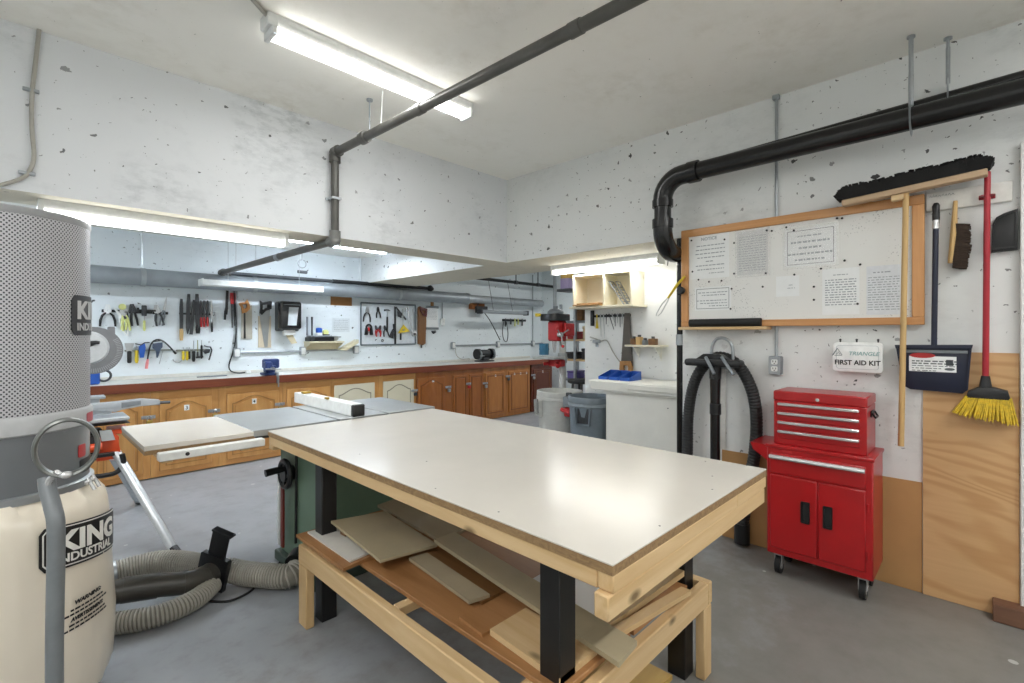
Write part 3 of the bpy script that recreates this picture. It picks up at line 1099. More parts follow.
for s in (-1, 1):
    part(MB(F).tube([(s*.012, 0, .005), (s*.022, 0, .03), (s*.016, 0, .055)], .006, 8, None, None, False, (.5, 1.5)), 'jaw', plain('dark_red_clip', '8f1f2a', .4), t2)

# --- black moulded tray hung at the end of the wall
p0, p1 = rw(991, 253, .01), rw(1018, 213, .01)
F = FRW
q = [(p0[0], p0[1]), (.118, p0[1]+.004), (.118, p1[1]+.02), (p0[0]+.045, p1[1]+.005), (p0[0]+.018, p1[1]-.01), (p0[0]+.004, p1[1]-.045)]
t = thing('black_tray', 'black moulded plastic tray with a rounded corner flat on the wall', 'tray', FRW @ V(((p0[0]+.1)/2, p0[1], 0)))
part(MB(F).prism(q, .001, .03, None, .006), 'shell', m_black, t)
cx_, cy_ = sum(x for x, y in q)/6, sum(y for x, y in q)/6
qi = [(cx_+(x-cx_)*.82, cy_+(y-cy_)*.82) for x, y in q]
qj = [(cx_+(x-cx_)*.90, cy_+(y-cy_)*.90) for x, y in q]
part(MB(F).ringprism(qj, qi, .028, .037), 'rim', m_black, t)

# --- first aid kit
p0, p1 = rw(833, 371, .06), rw(882.5, 343, .06)
wd, hg = p1[0]-p0[0], p1[1]-p0[1]
F = at(FRW, (p0[0]+p1[0])/2, (p0[1]+p1[1])/2)
t = thing('first_aid_kit', 'white metal box lettered FIRST AID KIT on the wall', 'first aid kit', F @ V((0, -hg/2, 0)))
part(MB(F).prism(rrect(-wd/2, wd/2, -hg/2, hg/2, .02), .001, .045, None, .004), 'box', m_white_metal, t)
part(MB(F).prism(rrect(-wd/2-.002, wd/2+.002, -hg/2-.002, hg/2+.002, .022), .045, .062, None, .008), 'lid', plain('white_lid', 'eef0ef', .35), t)
part(MB(F).ringprism(rrect(-wd/2+.016, wd/2-.016, -hg/2+.016, hg/2-.016, .014), rrect(-wd/2+.0185, wd/2-.0185, -hg/2+.0185, hg/2-.0185, .012), .062, .0632), 'edge_line', plain('pale_grey_line', 'c3c8ca', .6), t)
part(MB(F).text('FIRST AID KIT', 0, -.043, .038, .0632, .001, fat=.0009, wide=.93), 'lettering', m_black_ink, t, 'black lettering')
part(MB(F).text('TRIANGLE', .030, .012, .030, .0632, .001, shear=.25, wide=1.02, fat=.0004), 'lettering', plain('teal_ink', '8fb4b4', .6), t, 'pale teal lettering')
q = [(-.138, .006), (-.110, .052), (-.076, .006)]
part(MB(F).tube([(-.118, .008, .063), (-.094, .05, .063)], .0022, 6).tube([(-.094, .05, .063), (-.070, .010, .063)], .0012, 6).tube([(-.108, .008, .063), (-.072, .008, .063)], .0012, 6).tube([(-.100, .014, .063), (-.088, .03, .063), (-.082, .014, .063)], .0012, 6), 'logo', plain('slate_ink', '596a70', .6), t)
for s in (-.09, -.01, .09):
    part(MB(F).lathe([(.006, 0), (.006, .006), (0, .009)], 10, T(s, hg/2+.016, 0)).box(s-.004, s+.004, hg/2-.004, hg/2+.016, .001, .004), 'mounting_screw', m_dark_steel, t)

# --- boards along the foot of the wall
_, zt_ = rw(1000, 353, .012)
pl, _ = rw(923, 470, .012)
m_ply = ply_mat('fir_plywood', 'd6ae7e', 'b5854f', 'a87743')
single(MB(FRW).box(pl, .123, .002, zt_, .001, .014), 'plywood_sheet', m_ply, 'tall fir plywood sheet standing against the wall behind the yellow broom', 'board')
hl, _ = rw(722, 455, .006)
single(MB(FRW).box(hl, pl-.003, .002, .595, .001, .007), 'hardboard_panel', plain('brown_hardboard', 'b58a58', .6, 0, .10, 3), 'low brown hardboard panel along the wall behind the red tool cabinet', 'board')
single(MB(FRW).box(.03, 1.2, 0.001, .088, .012, .10, .004), 'timber_block', wood('red_brown_timber', '7d5a45', '634433', 'Y', .6), 'reddish brown timber block on the floor below the plywood sheet', 'timber')

# --- red tool cabinet and chest
xf, xb = 3.06, 3.385
ya, yb = .405, .908
zc0, zc1 = .125, .75
F = FRW
A0, A1 = -yb, -ya
Df, Db = XR-xf, XR-xb
t = thing('tool_cabinet', 'red rolling tool cabinet with two doors beneath the red chest', 'tool cabinet', ((xf+xb)/2, (ya+yb)/2, 0))
part(MB(F).box(A0, A1, zc0, zc1, Db, Df, .006), 'body', m_red, t)
part(MB(F).box(A0-.006, A1+.006, zc1-.012, zc1+.006, Db-.006, Df+.008, .003), 'top_tray', m_red, t)
dw = part(MB(F).box(A0+.018, A1-.03, .595, .71, Df-.005, Df+.010, .004), 'drawer', m_red, t)
part(MB(F).prism([(Df+.008, .700), (Df+.03, .700), (Df+.033, .688), (Df+.028, .680), (Df+.008, .684)], A0+.02, A1-.032, frame((0, 0, 0), (0, 0, 1), (0, 1, 0), (-1, 0, 0)) @ Matrix.Diagonal((1, 1, -1, 1))), 'drawer_pull', m_chrome, dw, 'bright full width drawer pull')
mid = (A0+A1)/2+.006
for x0_, x1_, hx, nm in ((A0+.02, mid-.003, mid-.058, 0), (mid+.003, A1-.032, mid+.048, 1)):
    d = part(MB(F).box(x0_, x1_, .165, .585, Df-.004, Df+.009, .004), 'door', m_red, t)
    part(MB(F).ringprism(rrect(hx-.022, hx+.022, .345, .465, .006), rrect(hx-.014, hx+.014, .355, .455, .004), Df+.008, Df+.016), 'handle_bezel', m_black, d)
    part(MB(F).box(hx-.015, hx+.015, .354, .456, Df+.0085, Df+.0105), 'handle_recess', m_rubber, d, 'black recessed pull')
part(MB(F).hexa([(A0-.085, zc1-.045, Db+.03), (A0, zc1-.095, Db+.03), (A0, zc1-.095, Df-.01), (A0-.085, zc1-.045, Df-.03)],
                [(A0-.10, zc1-.005, Db+.03), (A0, zc1-.005, Db+.03), (A0, zc1-.005, Df-.01), (A0-.10, zc1-.005, Df-.03)]), 'side_handle', m_red, t, 'sloping red push handle')
part(MB(F).box(A0+.085, A0+.135, zc1-.030, zc1-.018, Df+.008, Df+.010).text('', 0, 0, .01), 'badge', m_redp, t)
for x_ in (A0+.05, A1-.05):
    for z_ in (Db+.07, Df-.06):
        c = part(MB(F).box(x_-.022, x_+.022, .108, .126, z_-.03, z_+.03, .002).box(x_-.020, x_-.016, .05, .112, z_-.022, z_+.022).box(x_+.016, x_+.020, .05, .112, z_-.022, z_+.022), 'caster', m_chrome, t)
        part(MB(F).tube([(x_-.0135, .052, z_), (x_+.0135, .052, z_)], .052, 22), 'wheel', m_rubber, c)
        part(MB(F).tube([(x_-.0145, .052, z_), (x_+.0145, .052, z_)], .028, 16), 'hub', m_chrome, c)
    for hy in (.22, .53):
        pass
for hy in (.25, .50):
    part(MB(F).tube([(A1-.022, hy-.02, Df+.002), (A1-.022, hy+.02, Df+.002)], .006, 8), 'hinge', m_red, t)

C0, C1, cz0, cz1 = A0+.026, A1-.032, zc1+.006, 1.064
Cf, Cb = Df-.04, Db+.01
t = thing('tool_chest', 'red four drawer tool chest standing on the red rolling cabinet', 'tool chest', ((xf+xb)/2, -(C0+C1)/2, cz0))
part(MB(F).box(C0, C1, cz0, cz1-.055, Cb, Cf, .004), 'body', m_red, t)
part(MB(F).box(C0-.002, C1+.002, cz1-.055, cz1, Cb-.002, Cf+.003, .006), 'lid', m_red, t)
part(MB(F).tube([((C0+C1)/2, cz1-.035, Cf+.002), ((C0+C1)/2, cz1-.035, Cf+.007)], .009, 12), 'lock', m_chrome, t)
dh = (cz1-.062-(cz0+.035))/4
for i in range(4):
    zb_ = cz0+.035+dh*i
    d = part(MB(F).box(C0+.022, C1-.03, zb_+.003, zb_+dh-.003, Cf-.004, Cf+.007, .003), 'drawer', m_red, t)
    part(MB(F).box(C0+.024, C1-.032, zb_+dh-.021, zb_+dh-.005, Cf+.007, Cf+.022, .004), 'drawer_pull', m_chrome, d, 'bright full width drawer pull')
part(MB(F).box(C1, C1+.006, cz0+.19, cz0+.225, Cb+.08, Cb+.17, .002).tube([(C1+.006, cz0+.215, Cb+.075), (C1+.022, cz0+.19, Cb+.085), (C1+.022, cz0+.19, Cb+.165), (C1+.006, cz0+.215, Cb+.175)], .005, 8), 'carry_handle', m_black, t)

# --- shop vacuum hose draped over its bracket, with the floor nozzle and wand
D = .06
def P3(u, v, d):
    return FRW @ V((*rw(u, v, d), d))
m_hose = plain('black_hose', '222324', .5, 0, .2, 30)
path = [P3(u, v, .075) for u, v in ((686, 520), (687.5, 451), (688.5, 414), (693.5, 385), (703, 367), (717, 357), (734, 362), (745, 375), (753.5, 396), (756.5, 421), (755, 450), (750, 480), (742, 520))]
path[0].z, path[-1].z = .12, .12
t = thing('vacuum_hose', 'black ribbed vacuum hose draped in an arch over its wall bracket', 'hose', (path[0].x, path[5].y, path[0].z))
part(ribbed(MB(), path, .034, .004, .02, 16), 'hose_tube', m_hose, t)
for i in (0, -1):
    e = path[i]
    part(MB().tube([e+V((0, 0, -.1)), e+V((0, 0, .03))], .048, 16), 'cuff', m_black, t)
pa = rw(716, 362, .15)
t = thing('vacuum_wand', 'black vacuum floor nozzle hung upside down with its wand pointing down', 'vacuum tool', FRW @ V((pa[0], .3, .15)))
n0, n1 = rw(687, 361, .15), rw(743, 361, .15)
mm = n0[1]
part(MB(FRW).prism(rrect(n0[0], n1[0], mm-.028, mm+.02, .02), .125, .20, None, .01).prism([(n0[0]+.08, mm+.02), (n1[0]-.08, mm+.02), (n1[0]-.13, mm+.055), (n0[0]+.13, mm+.055)], .135, .19), 'nozzle', m_black, t)
part(MB(FRW).tube([(pa[0], mm-.02, .16), (pa[0]-.001, .95, .16), (pa[0]-.002, .30, .16)], .029, 16, [.036, .031, .031]), 'wand', plain('black_gloss_tube', '1c1c1d', .25), t)
part(MB(FRW).tube([(pa[0], .93, .16), (pa[0], .86, .16)], .036, 16), 'wand_collar', m_black, t)
part(MB(FRW).tube([(pa[0], mm-.11, .16), (pa[0], mm-.03, .16)], .037, 16), 'wand_collar', m_black, t)
for s, e in (((705, 357), (714, 374)), ((721, 357), (733, 375))):
    q0, q1 = rw(*s, .21), rw(*e, .24)
    part(MB(FRW).tube([(q0[0], q0[1], .20), (q1[0], q1[1], .235)], .011, 10), 'wheel_arm', m_grey_plastic, t)
hp = [rw(u, v, .10) for u, v in ((711.5, 360), (712, 347), (716, 339.5), (722.5, 338), (729, 341), (732.5, 348), (733, 360))]
t = thing('hose_bracket', 'bent grey steel loop on the wall behind the hanging vacuum nozzle', 'bracket', FRW @ V((hp[3][0], hp[0][1], .02)))
part(MB(FRW).tube(smooth_path([(a, b, .10) for a, b in hp], 5), .011, 10), 'loop', m_galv, t)
part(MB(FRW).box(hp[0][0]-.02, hp[-1][0]+.02, hp[0][1]-.06, hp[0][1]-.02, .001, .02, .003).tube([(hp[0][0], hp[0][1]-.03, .01), (hp[0][0], hp[0][1], .10)], .010, 8).tube([(hp[-1][0], hp[-1][1]-.03, .01), (hp[-1][0], hp[-1][1], .10)], .010, 8), 'wall_mount', m_galv, t)
# batten behind the hose
p0, p1 = rw(726, 372, .0), rw(722, 372, 0)
single(MB(FRW).box(p1[0]-.012, p0[0]+.0, .60, p0[1]+.02, .001, .012), 'wall_batten', plain('white_batten', 'dcdbd6', .6), 'thin white painted batten on the wall behind the vacuum wand', 'batten')
# ================================================================== back wall: cabinets, counter and tools
YC = 5.70


def cx(u):
    return onY(u, 400, YC)[0]


def bw(u, v, d=0.0):
    return onY(u, v, YW-d)


m_honey = wood('honey_oak', 'd8a565', 'bd8546', 'Z', .4, 10, .12, .25, False)
m_honey_x = wood('honey_oak_rail', 'd29d5d', 'b67e40', 'X', .4, 10, .12, .25, False)
m_amber = wood('amber_oak', 'ad6a2e', '8f5220', 'Z', .38, 10, .12, .3, False)
m_amber_light = wood('light_amber_oak', 'b97a3a', '9c6029', 'Z', .38, 10, .12, .3, False)
m_mahog = wood('dark_red_wood', '74381f', '532312', 'Z', .4, 10, .12, .3, False)
m_mould = wood('moulding_oak', 'c08f52', '94642f', 'Z', .4, 10, .12, .25, False)
m_mould_amber = wood('moulding_amber', '8f5523', '6b3a16', 'Z', .4, 10, .12, .25, False)
m_cream = plain('cream_door_paint', 'dcd5bd', .5, 0, .04, 4)
m_groove = plain('groove_shade_paint', '8f8a78', .6)
m_brass = plain('brass', 'b99a4a', .35, .7)
m_edge = wood('red_brown_edging', '8b4527', '6a3019', 'X', .4, 8, .1, .3, False)
m_top = plain('worn_grey_worktop', 'cfcfc9', .5, 0, .08, 6)


def arch_poly(x0, x1, z0, z1, rise, n=12):
    """Outline of a cathedral panel: straight foot, shouldered arch at the head."""
    out = [(x0, z0), (x1, z0), (x1, z1-rise)]
    for i in range(1, n):
        f = i/n
        out.append((x1+(x0-x1)*f, z1-rise+rise*(.5-.5*math.cos(2*PI*f))**.8))
    out.append((x0, z1-rise))
    return out


def door_set(parent, x0, x1, z0, z1, mat, arched=True, number=None, labels=0, cream=False, handle=0, number_at=.62):
    F = T(0, YC, 0) @ frame((0, 0, 0), (1, 0, 0), (0, 0, 1), (0, -1, 0))
    d = part(MB(F).box(x0, x1, z0, z1, -.004, .018, .004), 'door', mat, parent)
    mm_ = {'honey_oak': m_mould}.get(mat.name, m_mould_amber)
    w_ = x1-x0
    s = min(.052, w_*.13)
    rise = .07 if arched else 0
    if cream:
        out = arch_poly(x0+s, x1-s, z0+s, z1-.05, .075)
        inn = arch_poly(x0+s+.012, x1-s-.012, z0+s+.012, z1-.062, .075)
        part(MB(F).ringprism(out, inn, .0175, .0195), 'routed_line', m_groove, d)
    elif arched:
        out = arch_poly(x0+s*.9, x1-s*.9, z0+s*.9, z1-s*.55, rise)
        inn = arch_poly(x0+s*.9+.010, x1-s*.9-.010, z0+s*.9+.010, z1-s*.55-.010, rise)
        part(MB(F).ringprism(out, inn, .0175, .0245), 'panel_moulding', mm_, d)
        part(MB(F).prism(arch_poly(x0+s*1.5, x1-s*1.5, z0+s*1.5, z1-s*1.15, rise*.9), .016, .026, None, .006), 'raised_panel', mat, d)
    else:
        part(MB(F).ringprism(rrect(x0+s*.8, x1-s*.8, z0+s*.8, z1-s*.8, .002), rrect(x0+s*.8+.012, x1-s*.8-.012, z0+s*.8+.012, z1-s*.8-.012, .002), .0175, .025), 'panel_moulding', mm_, d)
        part(MB(F).box(x0+s*1.4, x1-s*1.4, z0+s*1.4, z1-s*1.4, .016, .022, .005), 'raised_panel', mat, d)
    xm = x0+w_*number_at
    if number:
        c = part(MB(F).box(xm-.022, xm+.022, z1-.125, z1-.07, .018, .0275), 'number_label', m_paper, d, 'small white number label')
        part(MB(F).text(number, xm, z1-.115, .048, .0278, .0006, fat=.001), 'lettering', m_black_ink, c)
    for k in range(labels):
        xx = xm if labels == 1 else x0+w_*(.25+.3*k)
        part(MB(F).lathe([(.018, .018), (.018, .0235), (0, .0235)], 12, T(xx, z1-.05, 0)), 'number_label', m_paper, d, 'small round white label')
    if handle:
        hx = x1-.025 if handle > 0 else x0+.025
        part(MB(F).tube([(hx, z0+.42, .018), (hx, z0+.43, .045), (hx, z0+.52, .045), (hx, z0+.53, .018)], .006, 8), 'handle', m_galv, d)
    return d


def hasp(parent, x, z, lock=True, mat=None):
    F = T(0, YC, 0) @ frame((0, 0, 0), (1, 0, 0), (0, 0, 1), (0, -1, 0))
    h = part(MB(F).box(x-.055, x+.055, z-.016, z+.016, .018, .024, .002).box(x+.005, x+.02, z-.010, z+.010, .024, .034, .002), 'hasp', m_galv, parent)
    if lock:
        p = part(MB(F).prism(rrect(x-.018, x+.030, z-.072, z-.028, .008), .024, .044, None, .003), 'padlock', mat or m_brass, h)
        part(MB(F).tube([(x-.010, z-.03, .034), (x-.010, z-.005, .034), (x+.006, z+.012, .034), (x+.022, z-.005, .034), (x+.022, z-.03, .034)], .0038, 8), 'shackle', m_chrome, h)


CZ = .855


def cabinet(u0, u1, mat, label, doors, rail=None):
    """One cabinet box with its face frame; doors: list of (u0, u1, options)."""
    x0, x1 = cx(u0), cx(u1)
    t = thing('base_cabinet', label, 'cabinet', ((x0+x1)/2, (YC+YW)/2, 0), 'cabinets under the long counter')
    ins = .004
    part(MB().box(x0+ins, x1-ins, YC+.018, YW-.006, .012, CZ), 'body', mat, t)
    xs = [x0+ins]
    ff = []
    for k, (a, b, o) in enumerate(doors):
        ff.append((cx(a), cx(b)))
    edges = [x0+ins]+[e for d in ff for e in d]+[x1-ins]
    for k in range(0, len(edges), 2):
        if edges[k+1]-edges[k] > .012:
            part(MB().box(edges[k]-.003, edges[k+1]+.003, YC, YC+.018, .012, CZ), 'face_stile', mat, t)
    for a, b in ff:
        part(MB().box(a-.003, b+.003, YC+.001, YC+.018, .745, CZ), 'face_rail', rail or mat, t)
        part(MB().box(a-.003, b+.003, YC+.001, YC+.018, .012, .075), 'face_rail', rail or mat, t)
    for (a, b), (_, _, o) in zip(ff, doors):
        door_set(t, a+.006, b-.006, .067, .757, o.pop('mat', mat), **o)
    return t


c = cabinet(20, 82, m_honey, 'honey oak cabinet hidden behind the grey filter canister', [(24, 78, {})], m_honey_x)
c = cabinet(82, 150.5, m_honey, 'honey oak cabinet behind the orange saw stand', [(96, 143.5, {})], m_honey_x)
hasp(c, cx(148), .60)
c = cabinet(150.5, 219, m_honey, 'honey oak cabinet with the door numbered 3', [(158.5, 212, {'number': '3', 'number_at': .5})], m_honey_x)
hasp(c, cx(213.5), .60)
c = cabinet(219, 282.5, m_honey, 'honey oak cabinet with the door numbered 4', [(226, 279, {'number': '4', 'number_at': .5})], m_honey_x)
hasp(c, cx(279), .60)
c = cabinet(282.5, 332, m_honey, 'honey oak cabinet behind the white saw fence', [(286, 330, {})], m_honey_x)
c = cabinet(332, 378.5, m_honey, 'cabinet with a cream routed door between oak frames behind the saw fence', [(333.5, 374.5, {'mat': m_cream, 'cream': True})], m_honey_x)
c = cabinet(378.5, 415.5, m_honey, 'cabinet with a cream routed door just before the amber oak cabinets', [(382.5, 413.5, {'mat': m_cream, 'cream': True})], m_honey_x)
hasp(c, cx(413.8), .60, True, m_dark_steel)
c = cabinet(415.5, 451.5, m_amber, 'amber oak cabinet with one arched door', [(416.8, 444.5, {'labels': 1, 'number_at': .55})])
hasp(c, cx(447.5), .60, True, m_steel)
c = cabinet(451.5, 483.5, m_amber, 'amber oak cabinet with two narrow doors and a red lock', [(452.8, 466.8, {'arched': False}), (469, 482.3, {'arched': False})])
hasp(c, cx(467.5), .62, True, m_redp)
c = cabinet(483.5, 506.5, m_amber_light, 'lighter amber cabinet with a single tall flat door beside the narrow pair', [(484.6, 504.5, {'arched': False, 'labels': 1, 'number_at': .5})])
hasp(c, cx(484.5), .60, True, m_steel)
c = cabinet(506.5, 530, m_amber_light, 'lighter amber cabinet with three round labels along the door top', [(508.3, 528.8, {'arched': False, 'labels': 3})])
hasp(c, cx(507.2), .68, True, m_dark_steel)
c = cabinet(531.5, 552, m_mahog, 'dark red cabinet at the far end of the counter', [(533, 550.5, {'arched': False, 'labels': 1, 'number_at': .5})])
hasp(c, cx(532.5), .66, True, m_steel)

xe = cx(553.5)
t = thing('long_worktop', 'long worktop on the back wall cabinets with a red brown front edge', 'counter', (2.6, 6.0, CZ))
part(MB().box(-1.95, xe, YC-.015, YW-.004, CZ+.002, .922, .002), 'top', m_top, t, 'pale worn top surface')
part(MB().box(-1.95, xe, YC-.045, YC-.0155, CZ-.012, .926, .004), 'front_edge', m_edge, t)
part(MB().box(-1.95, xe, YW-.022, YW-.004, .923, .958, .003), 'back_strip', plain('pale_strip', 'd5d3cb', .5), t)

# ------------------------------------------------------------------ tool builders (front faces toward the room)
TG = {'pl': 'pliers on the upper tool rail', 'fi': 'files on the wall rack', 'lo': 'tools on the lower tool rail', 'fr': 'tools on the framed panel'}


def pliers(a, b, h, label, grip, jaw, group, rot=0, spread=.16, base=FBW, name='pliers', d=.012):
    F = at(base, a, b, d, rot)
    t = thing(name, label, name, F @ V((0, -h, 0)), group)
    jw = h*.075
    part(MB(F).prism([(-jw, -.42*h), (-jw*1.9, -.30*h), (-jw*.9, 0), (-.001, 0), (-.001, -.42*h)], 0, .010).prism([(jw, -.42*h), (jw*1.9, -.30*h), (jw*.9, 0), (.001, 0), (.001, -.42*h)], 0, .010)
         .tube([(0, -.36*h, -.002), (0, -.36*h, .014)], jw*.9, 10), 'jaw', jaw, t)
    for s in (-1, 1):
        part(MB(F).tube([(s*jw*.6, -.36*h, .005), (s*spread*h*.62, -.50*h, .005), (s*spread*h*.85, -.72*h, .005), (s*spread*h*.9, -h, .005)], .008, 8, [.007, .011, .011, .009]), 'handle', grip, t)
    return t


def driver(a, b, h, label, grip, group, rot=0, hl=.5, hr=.013, base=FBW, name='screwdriver', shank=None, d=.018, flip=False):
    """Shank up, grip down."""
    F = at(base, a, b, d, rot)
    t = thing(name, label, name.replace('_', ' '), F @ V((0, -h, 0)), group)
    part(MB(F).tube([(0, 0, 0), (0, -h*(1-hl)-.005, 0)], .0042, 8), 'shank', shank or m_steel, t)
    y0, y1 = -h*(1-hl), -h
    part(MB(F).tube([(0, y0, 0), (0, y0+(y1-y0)*.12, 0), (0, y0+(y1-y0)*.25, 0), (0, y0+(y1-y0)*.8, 0), (0, y1, 0)], hr, 10, [hr*.7, hr*.95, hr*.8, hr, hr*.6]), 'handle', grip, t)
    return t


def file_tool(u, v0, v1, w, label, grip=None, hv=None, du=0, tang=0, mat=None, d=.014):
    a, b0 = bw(u, v0)
    a1, b1 = bw(u+du, v1)
    L = math.hypot(a1-a, b0-b1)
    F = at(FBW, a, b0, d, math.atan2(a1-a, b0-b1))
    t = thing('file', label, 'file', F @ V((0, -L, 0)), TG['fi'])
    hb = L*(1-hv) if hv else L
    bl = hb-tang
    part(MB(F).prism([(-w*.32, 0), (w*.32, 0), (w*.5, -bl*.3), (w*.46, -bl), (.004, -hb), (-.004, -hb), (-w*.46, -bl), (-w*.5, -bl*.3)], 0, .009), 'blade', mat or m_dark_steel, t)
    if hv:
        part(MB(F).tube([(0, -hb+.006, .004), (0, -hb-.01, .004), (0, -(hb+L)/2, .004), (0, -L, .004)], w*.5, 10, [w*.35, w*.5, w*.55, w*.42]), 'handle', grip, t)
    return t


# --- upper magnetic rail with pliers
m_iron = plain('tool_rail_iron', '2b2d30', .5, .4)
for i, (u0, u1, lab) in enumerate(((101.5, 127, 'black magnetic tool strip holding white pliers'), (128, 152, 'black magnetic tool strip holding the black pliers'), (152.5, 168, 'short black magnetic tool strip at the end of the pliers row'))):
    a, b = bw((u0+u1)/2, 311+.04*(u0-100))
    a0_, a1_ = bw(u0, 311)[0], bw(u1, 311)[0]
    single(MB(FBW).box(a0_, a1_, b-.014, b+.014, .001, .011, .002), 'magnetic_strip', m_iron, lab, 'tool rail', 'magnetic strips on the back wall')
m_white_tool = plain('white_tool', 'e9ebea', .4)
def P(u, v0, v1):
    a, b = bw(u, v0)
    _, b1 = bw(u, v1)
    return a, b, b-b1
pliers(*P(107.5, 304.5, 326.5), 'white jawed pliers with black grips, first on the rail by the canister', m_black, m_white_tool, TG['pl'], 0, .30)
a, b, h = P(114, 308, 336)
t = thing('cable_cutter', 'slim white curved cutters beside the white jawed pliers', 'cutters', FBW @ V((a+.03, b-h, .01)), TG['pl'])
part(MB(at(FBW, a, b, .012)).tube([(0, 0, 0), (.04, -.06, 0), (.075, -.15, 0)], .012, 8, [.006, .014, .010]), 'jaw', m_white_tool, t)
for k, s in enumerate((0, 1)):
    part(MB(at(FBW, a, b, .012)).tube([(.04, -.06, 0), (.04+.045*s, -.13, .002), (.06+.045*s, -.20, .002), (.10+.01*s, -.28, .002)], .006, 8), 'handle', m_white_tool, t)
a, b, h = P(122.5, 305, 331)
pliers(a, b, h, 'adjustable pliers with pale yellow grips on the upper rail', m_pale_yellow, m_steel, TG['pl'], .12, .12)
single(MB(at(FBW, a-.005, b-.02, .03)).lathe([(.03, 0), (.032, .006), (.03, .014), (0, .016)], 14), 'tape_roll', m_pale_yellow, 'small pale yellow disc above the yellow gripped pliers', 'tape')
pliers(*P(125.8, 311, 330), 'small dark pliers tucked behind the yellow gripped pliers', m_pale_yellow, m_dark_steel, TG['pl'], -.1, .10)
pliers(*P(131.5, 304, 326), 'looped black locking pliers on the upper rail', m_black, m_dark_steel, TG['pl'], .12, .12)
driver(*P(144, 306, 331), 'pale yellow handled nut driver hanging from the black clamp', m_pale_yellow, TG['pl'], 0, .42, .013, name='nut_driver')
a, b, h = P(143.6, 305.5, 316)
t = thing('bar_clamp', 'small black bar clamp lying across the upper rail', 'clamp', FBW @ V((a, b-h, .02)), TG['pl'])
part(MB(at(FBW, a, b, .022)).box(-.055, .10, -.062, -.042, 0, .012, .002), 'bar', m_black, t)
part(MB(at(FBW, a, b, .022)).box(-.022, .022, -h, 0, -.005, .02, .006), 'jaw', m_dark_steel, t)
part(MB(at(FBW, a, b, .022)).box(-.062, -.04, -.075, -.025, -.003, .016, .004), 'jaw', m_black, t)
pliers(*P(155.5, 305, 326), 'small bright pliers near the end of the upper rail', m_dark_steel, m_steel, TG['pl'], .18, .16)
a, b, h = P(166.5, 296, 326)
t = thing('hawk_bill_snips', 'long thin snips with a grey grip at the end of the upper rail', 'snips', FBW @ V((a-.05, b-h, .012)), TG['pl'])
F = at(FBW, a, b, .014, -.16)
part(MB(F).prism([(0, 0), (.010, -.06), (.014, -.17), (-.012, -.17), (-.008, -.06)], 0, .008), 'jaw', m_steel, t)
for s in (-1, 1):
    part(MB(F).tube([(s*.006, -.16, .004), (s*.016, -.22, .004), (s*.013, -h, .004)], .0085, 8), 'handle', m_grey_plastic, t)

# --- files
file_tool(181, 299, 340.5, .036, 'broad flat file with a tan wooden handle, first on the rack', m_ash_z, .27)
file_tool(188.4, 294, 334, .040, 'wide bare rasp with a pointed tang beside the tan handled file', None, None, -1.2, .07)
file_tool(193.6, 300, 334.5, .036, 'bare dark file leaning between the wide rasp and the black handled file', None, None, -3, 0)
file_tool(196.5, 294, 333.5, .044, 'wide dark file with a black handle', m_black, .20, 1.0)
file_tool(200.4, 300.5, 327, .024, 'small red handled file next to the black handled one', m_redp, .34, .4)
file_tool(203.6, 300.5, 327, .024, 'small red handled file between two others like it', m_redp, .34, .2)
file_tool(207, 300.5, 326.5, .024, 'small red handled file next to the grey file with a looped handle', m_redp, .34, .2)
file_tool(210.8, 300.5, 332, .022, 'narrow grey file with a looped black handle, last on the rack', m_black, .30, .8, 0, m_steel)
a, b = bw(198, 314)
mb = MB(FBW).box(bw(179, 314)[0], bw(211, 314)[0], b-.010, b+.010, .001, .012, .002)
single(mb, 'file_rack', m_iron, 'thin dark rack strip behind the row of files', 'tool rail')
a, b = bw(213, 312)
single(MB(at(FBW, a, b)).tube([(-.02, -.05, .01), (-.012, -.01, .02), (.012, 0, .025), (.012, -.03, .025), (-.01, -.05, .015)], .004, 6), 'wire_hook', m_dark_steel, 'small bent wire hook past the last file', 'hook')

# --- long tools between the files and the saws
a, b, h = P(226.8, 289, 323)
t = thing('long_black_tool', 'long matt black tool hanging by the red handled pair', 'tool', FBW @ V((a, b-h, .012)))
F = at(FBW, a, b, .014, -.03)
part(MB(F).box(-.014, .014, -.24, 0, 0, .016, .004), 'shaft', m_black, t)
part(MB(F).prism([(-.014, -.22), (.014, -.22), (.006, -.30), (-.024, -.27)], -.002, .02, None, .003), 'neck', m_black, t)
part(MB(F).tube([(-.014, -.26, .008), (-.016, -.36, .008)], .012, 10), 'handle', m_rubber, t)
for u, hh, lab in ((231, 35, 'red gripped long pliers hanging nearest the black tool'), (233.4, 33, 'red gripped long pliers partly behind the black hanging cord')):
    a, b, h = P(u, 293, 293+hh)
    F = at(FBW, a, b, .014, .02)
    t = thing('long_pliers', lab, 'pliers', FBW @ V((a, b-h, .012)), 'red gripped long pliers')
    part(MB(F).prism([(-.010, -.12), (.010, -.12), (.004, -h), (-.004, -h)], 0, .010), 'jaw', m_dark_steel, t)
    part(MB(F).tube([(-.005, 0, .005), (-.009, -.05, .005), (-.004, -.13, .005)], .009, 8).tube([(.007, 0, .005), (.010, -.05, .005), (.004, -.13, .005)], .008, 8), 'grip', m_redp, t)

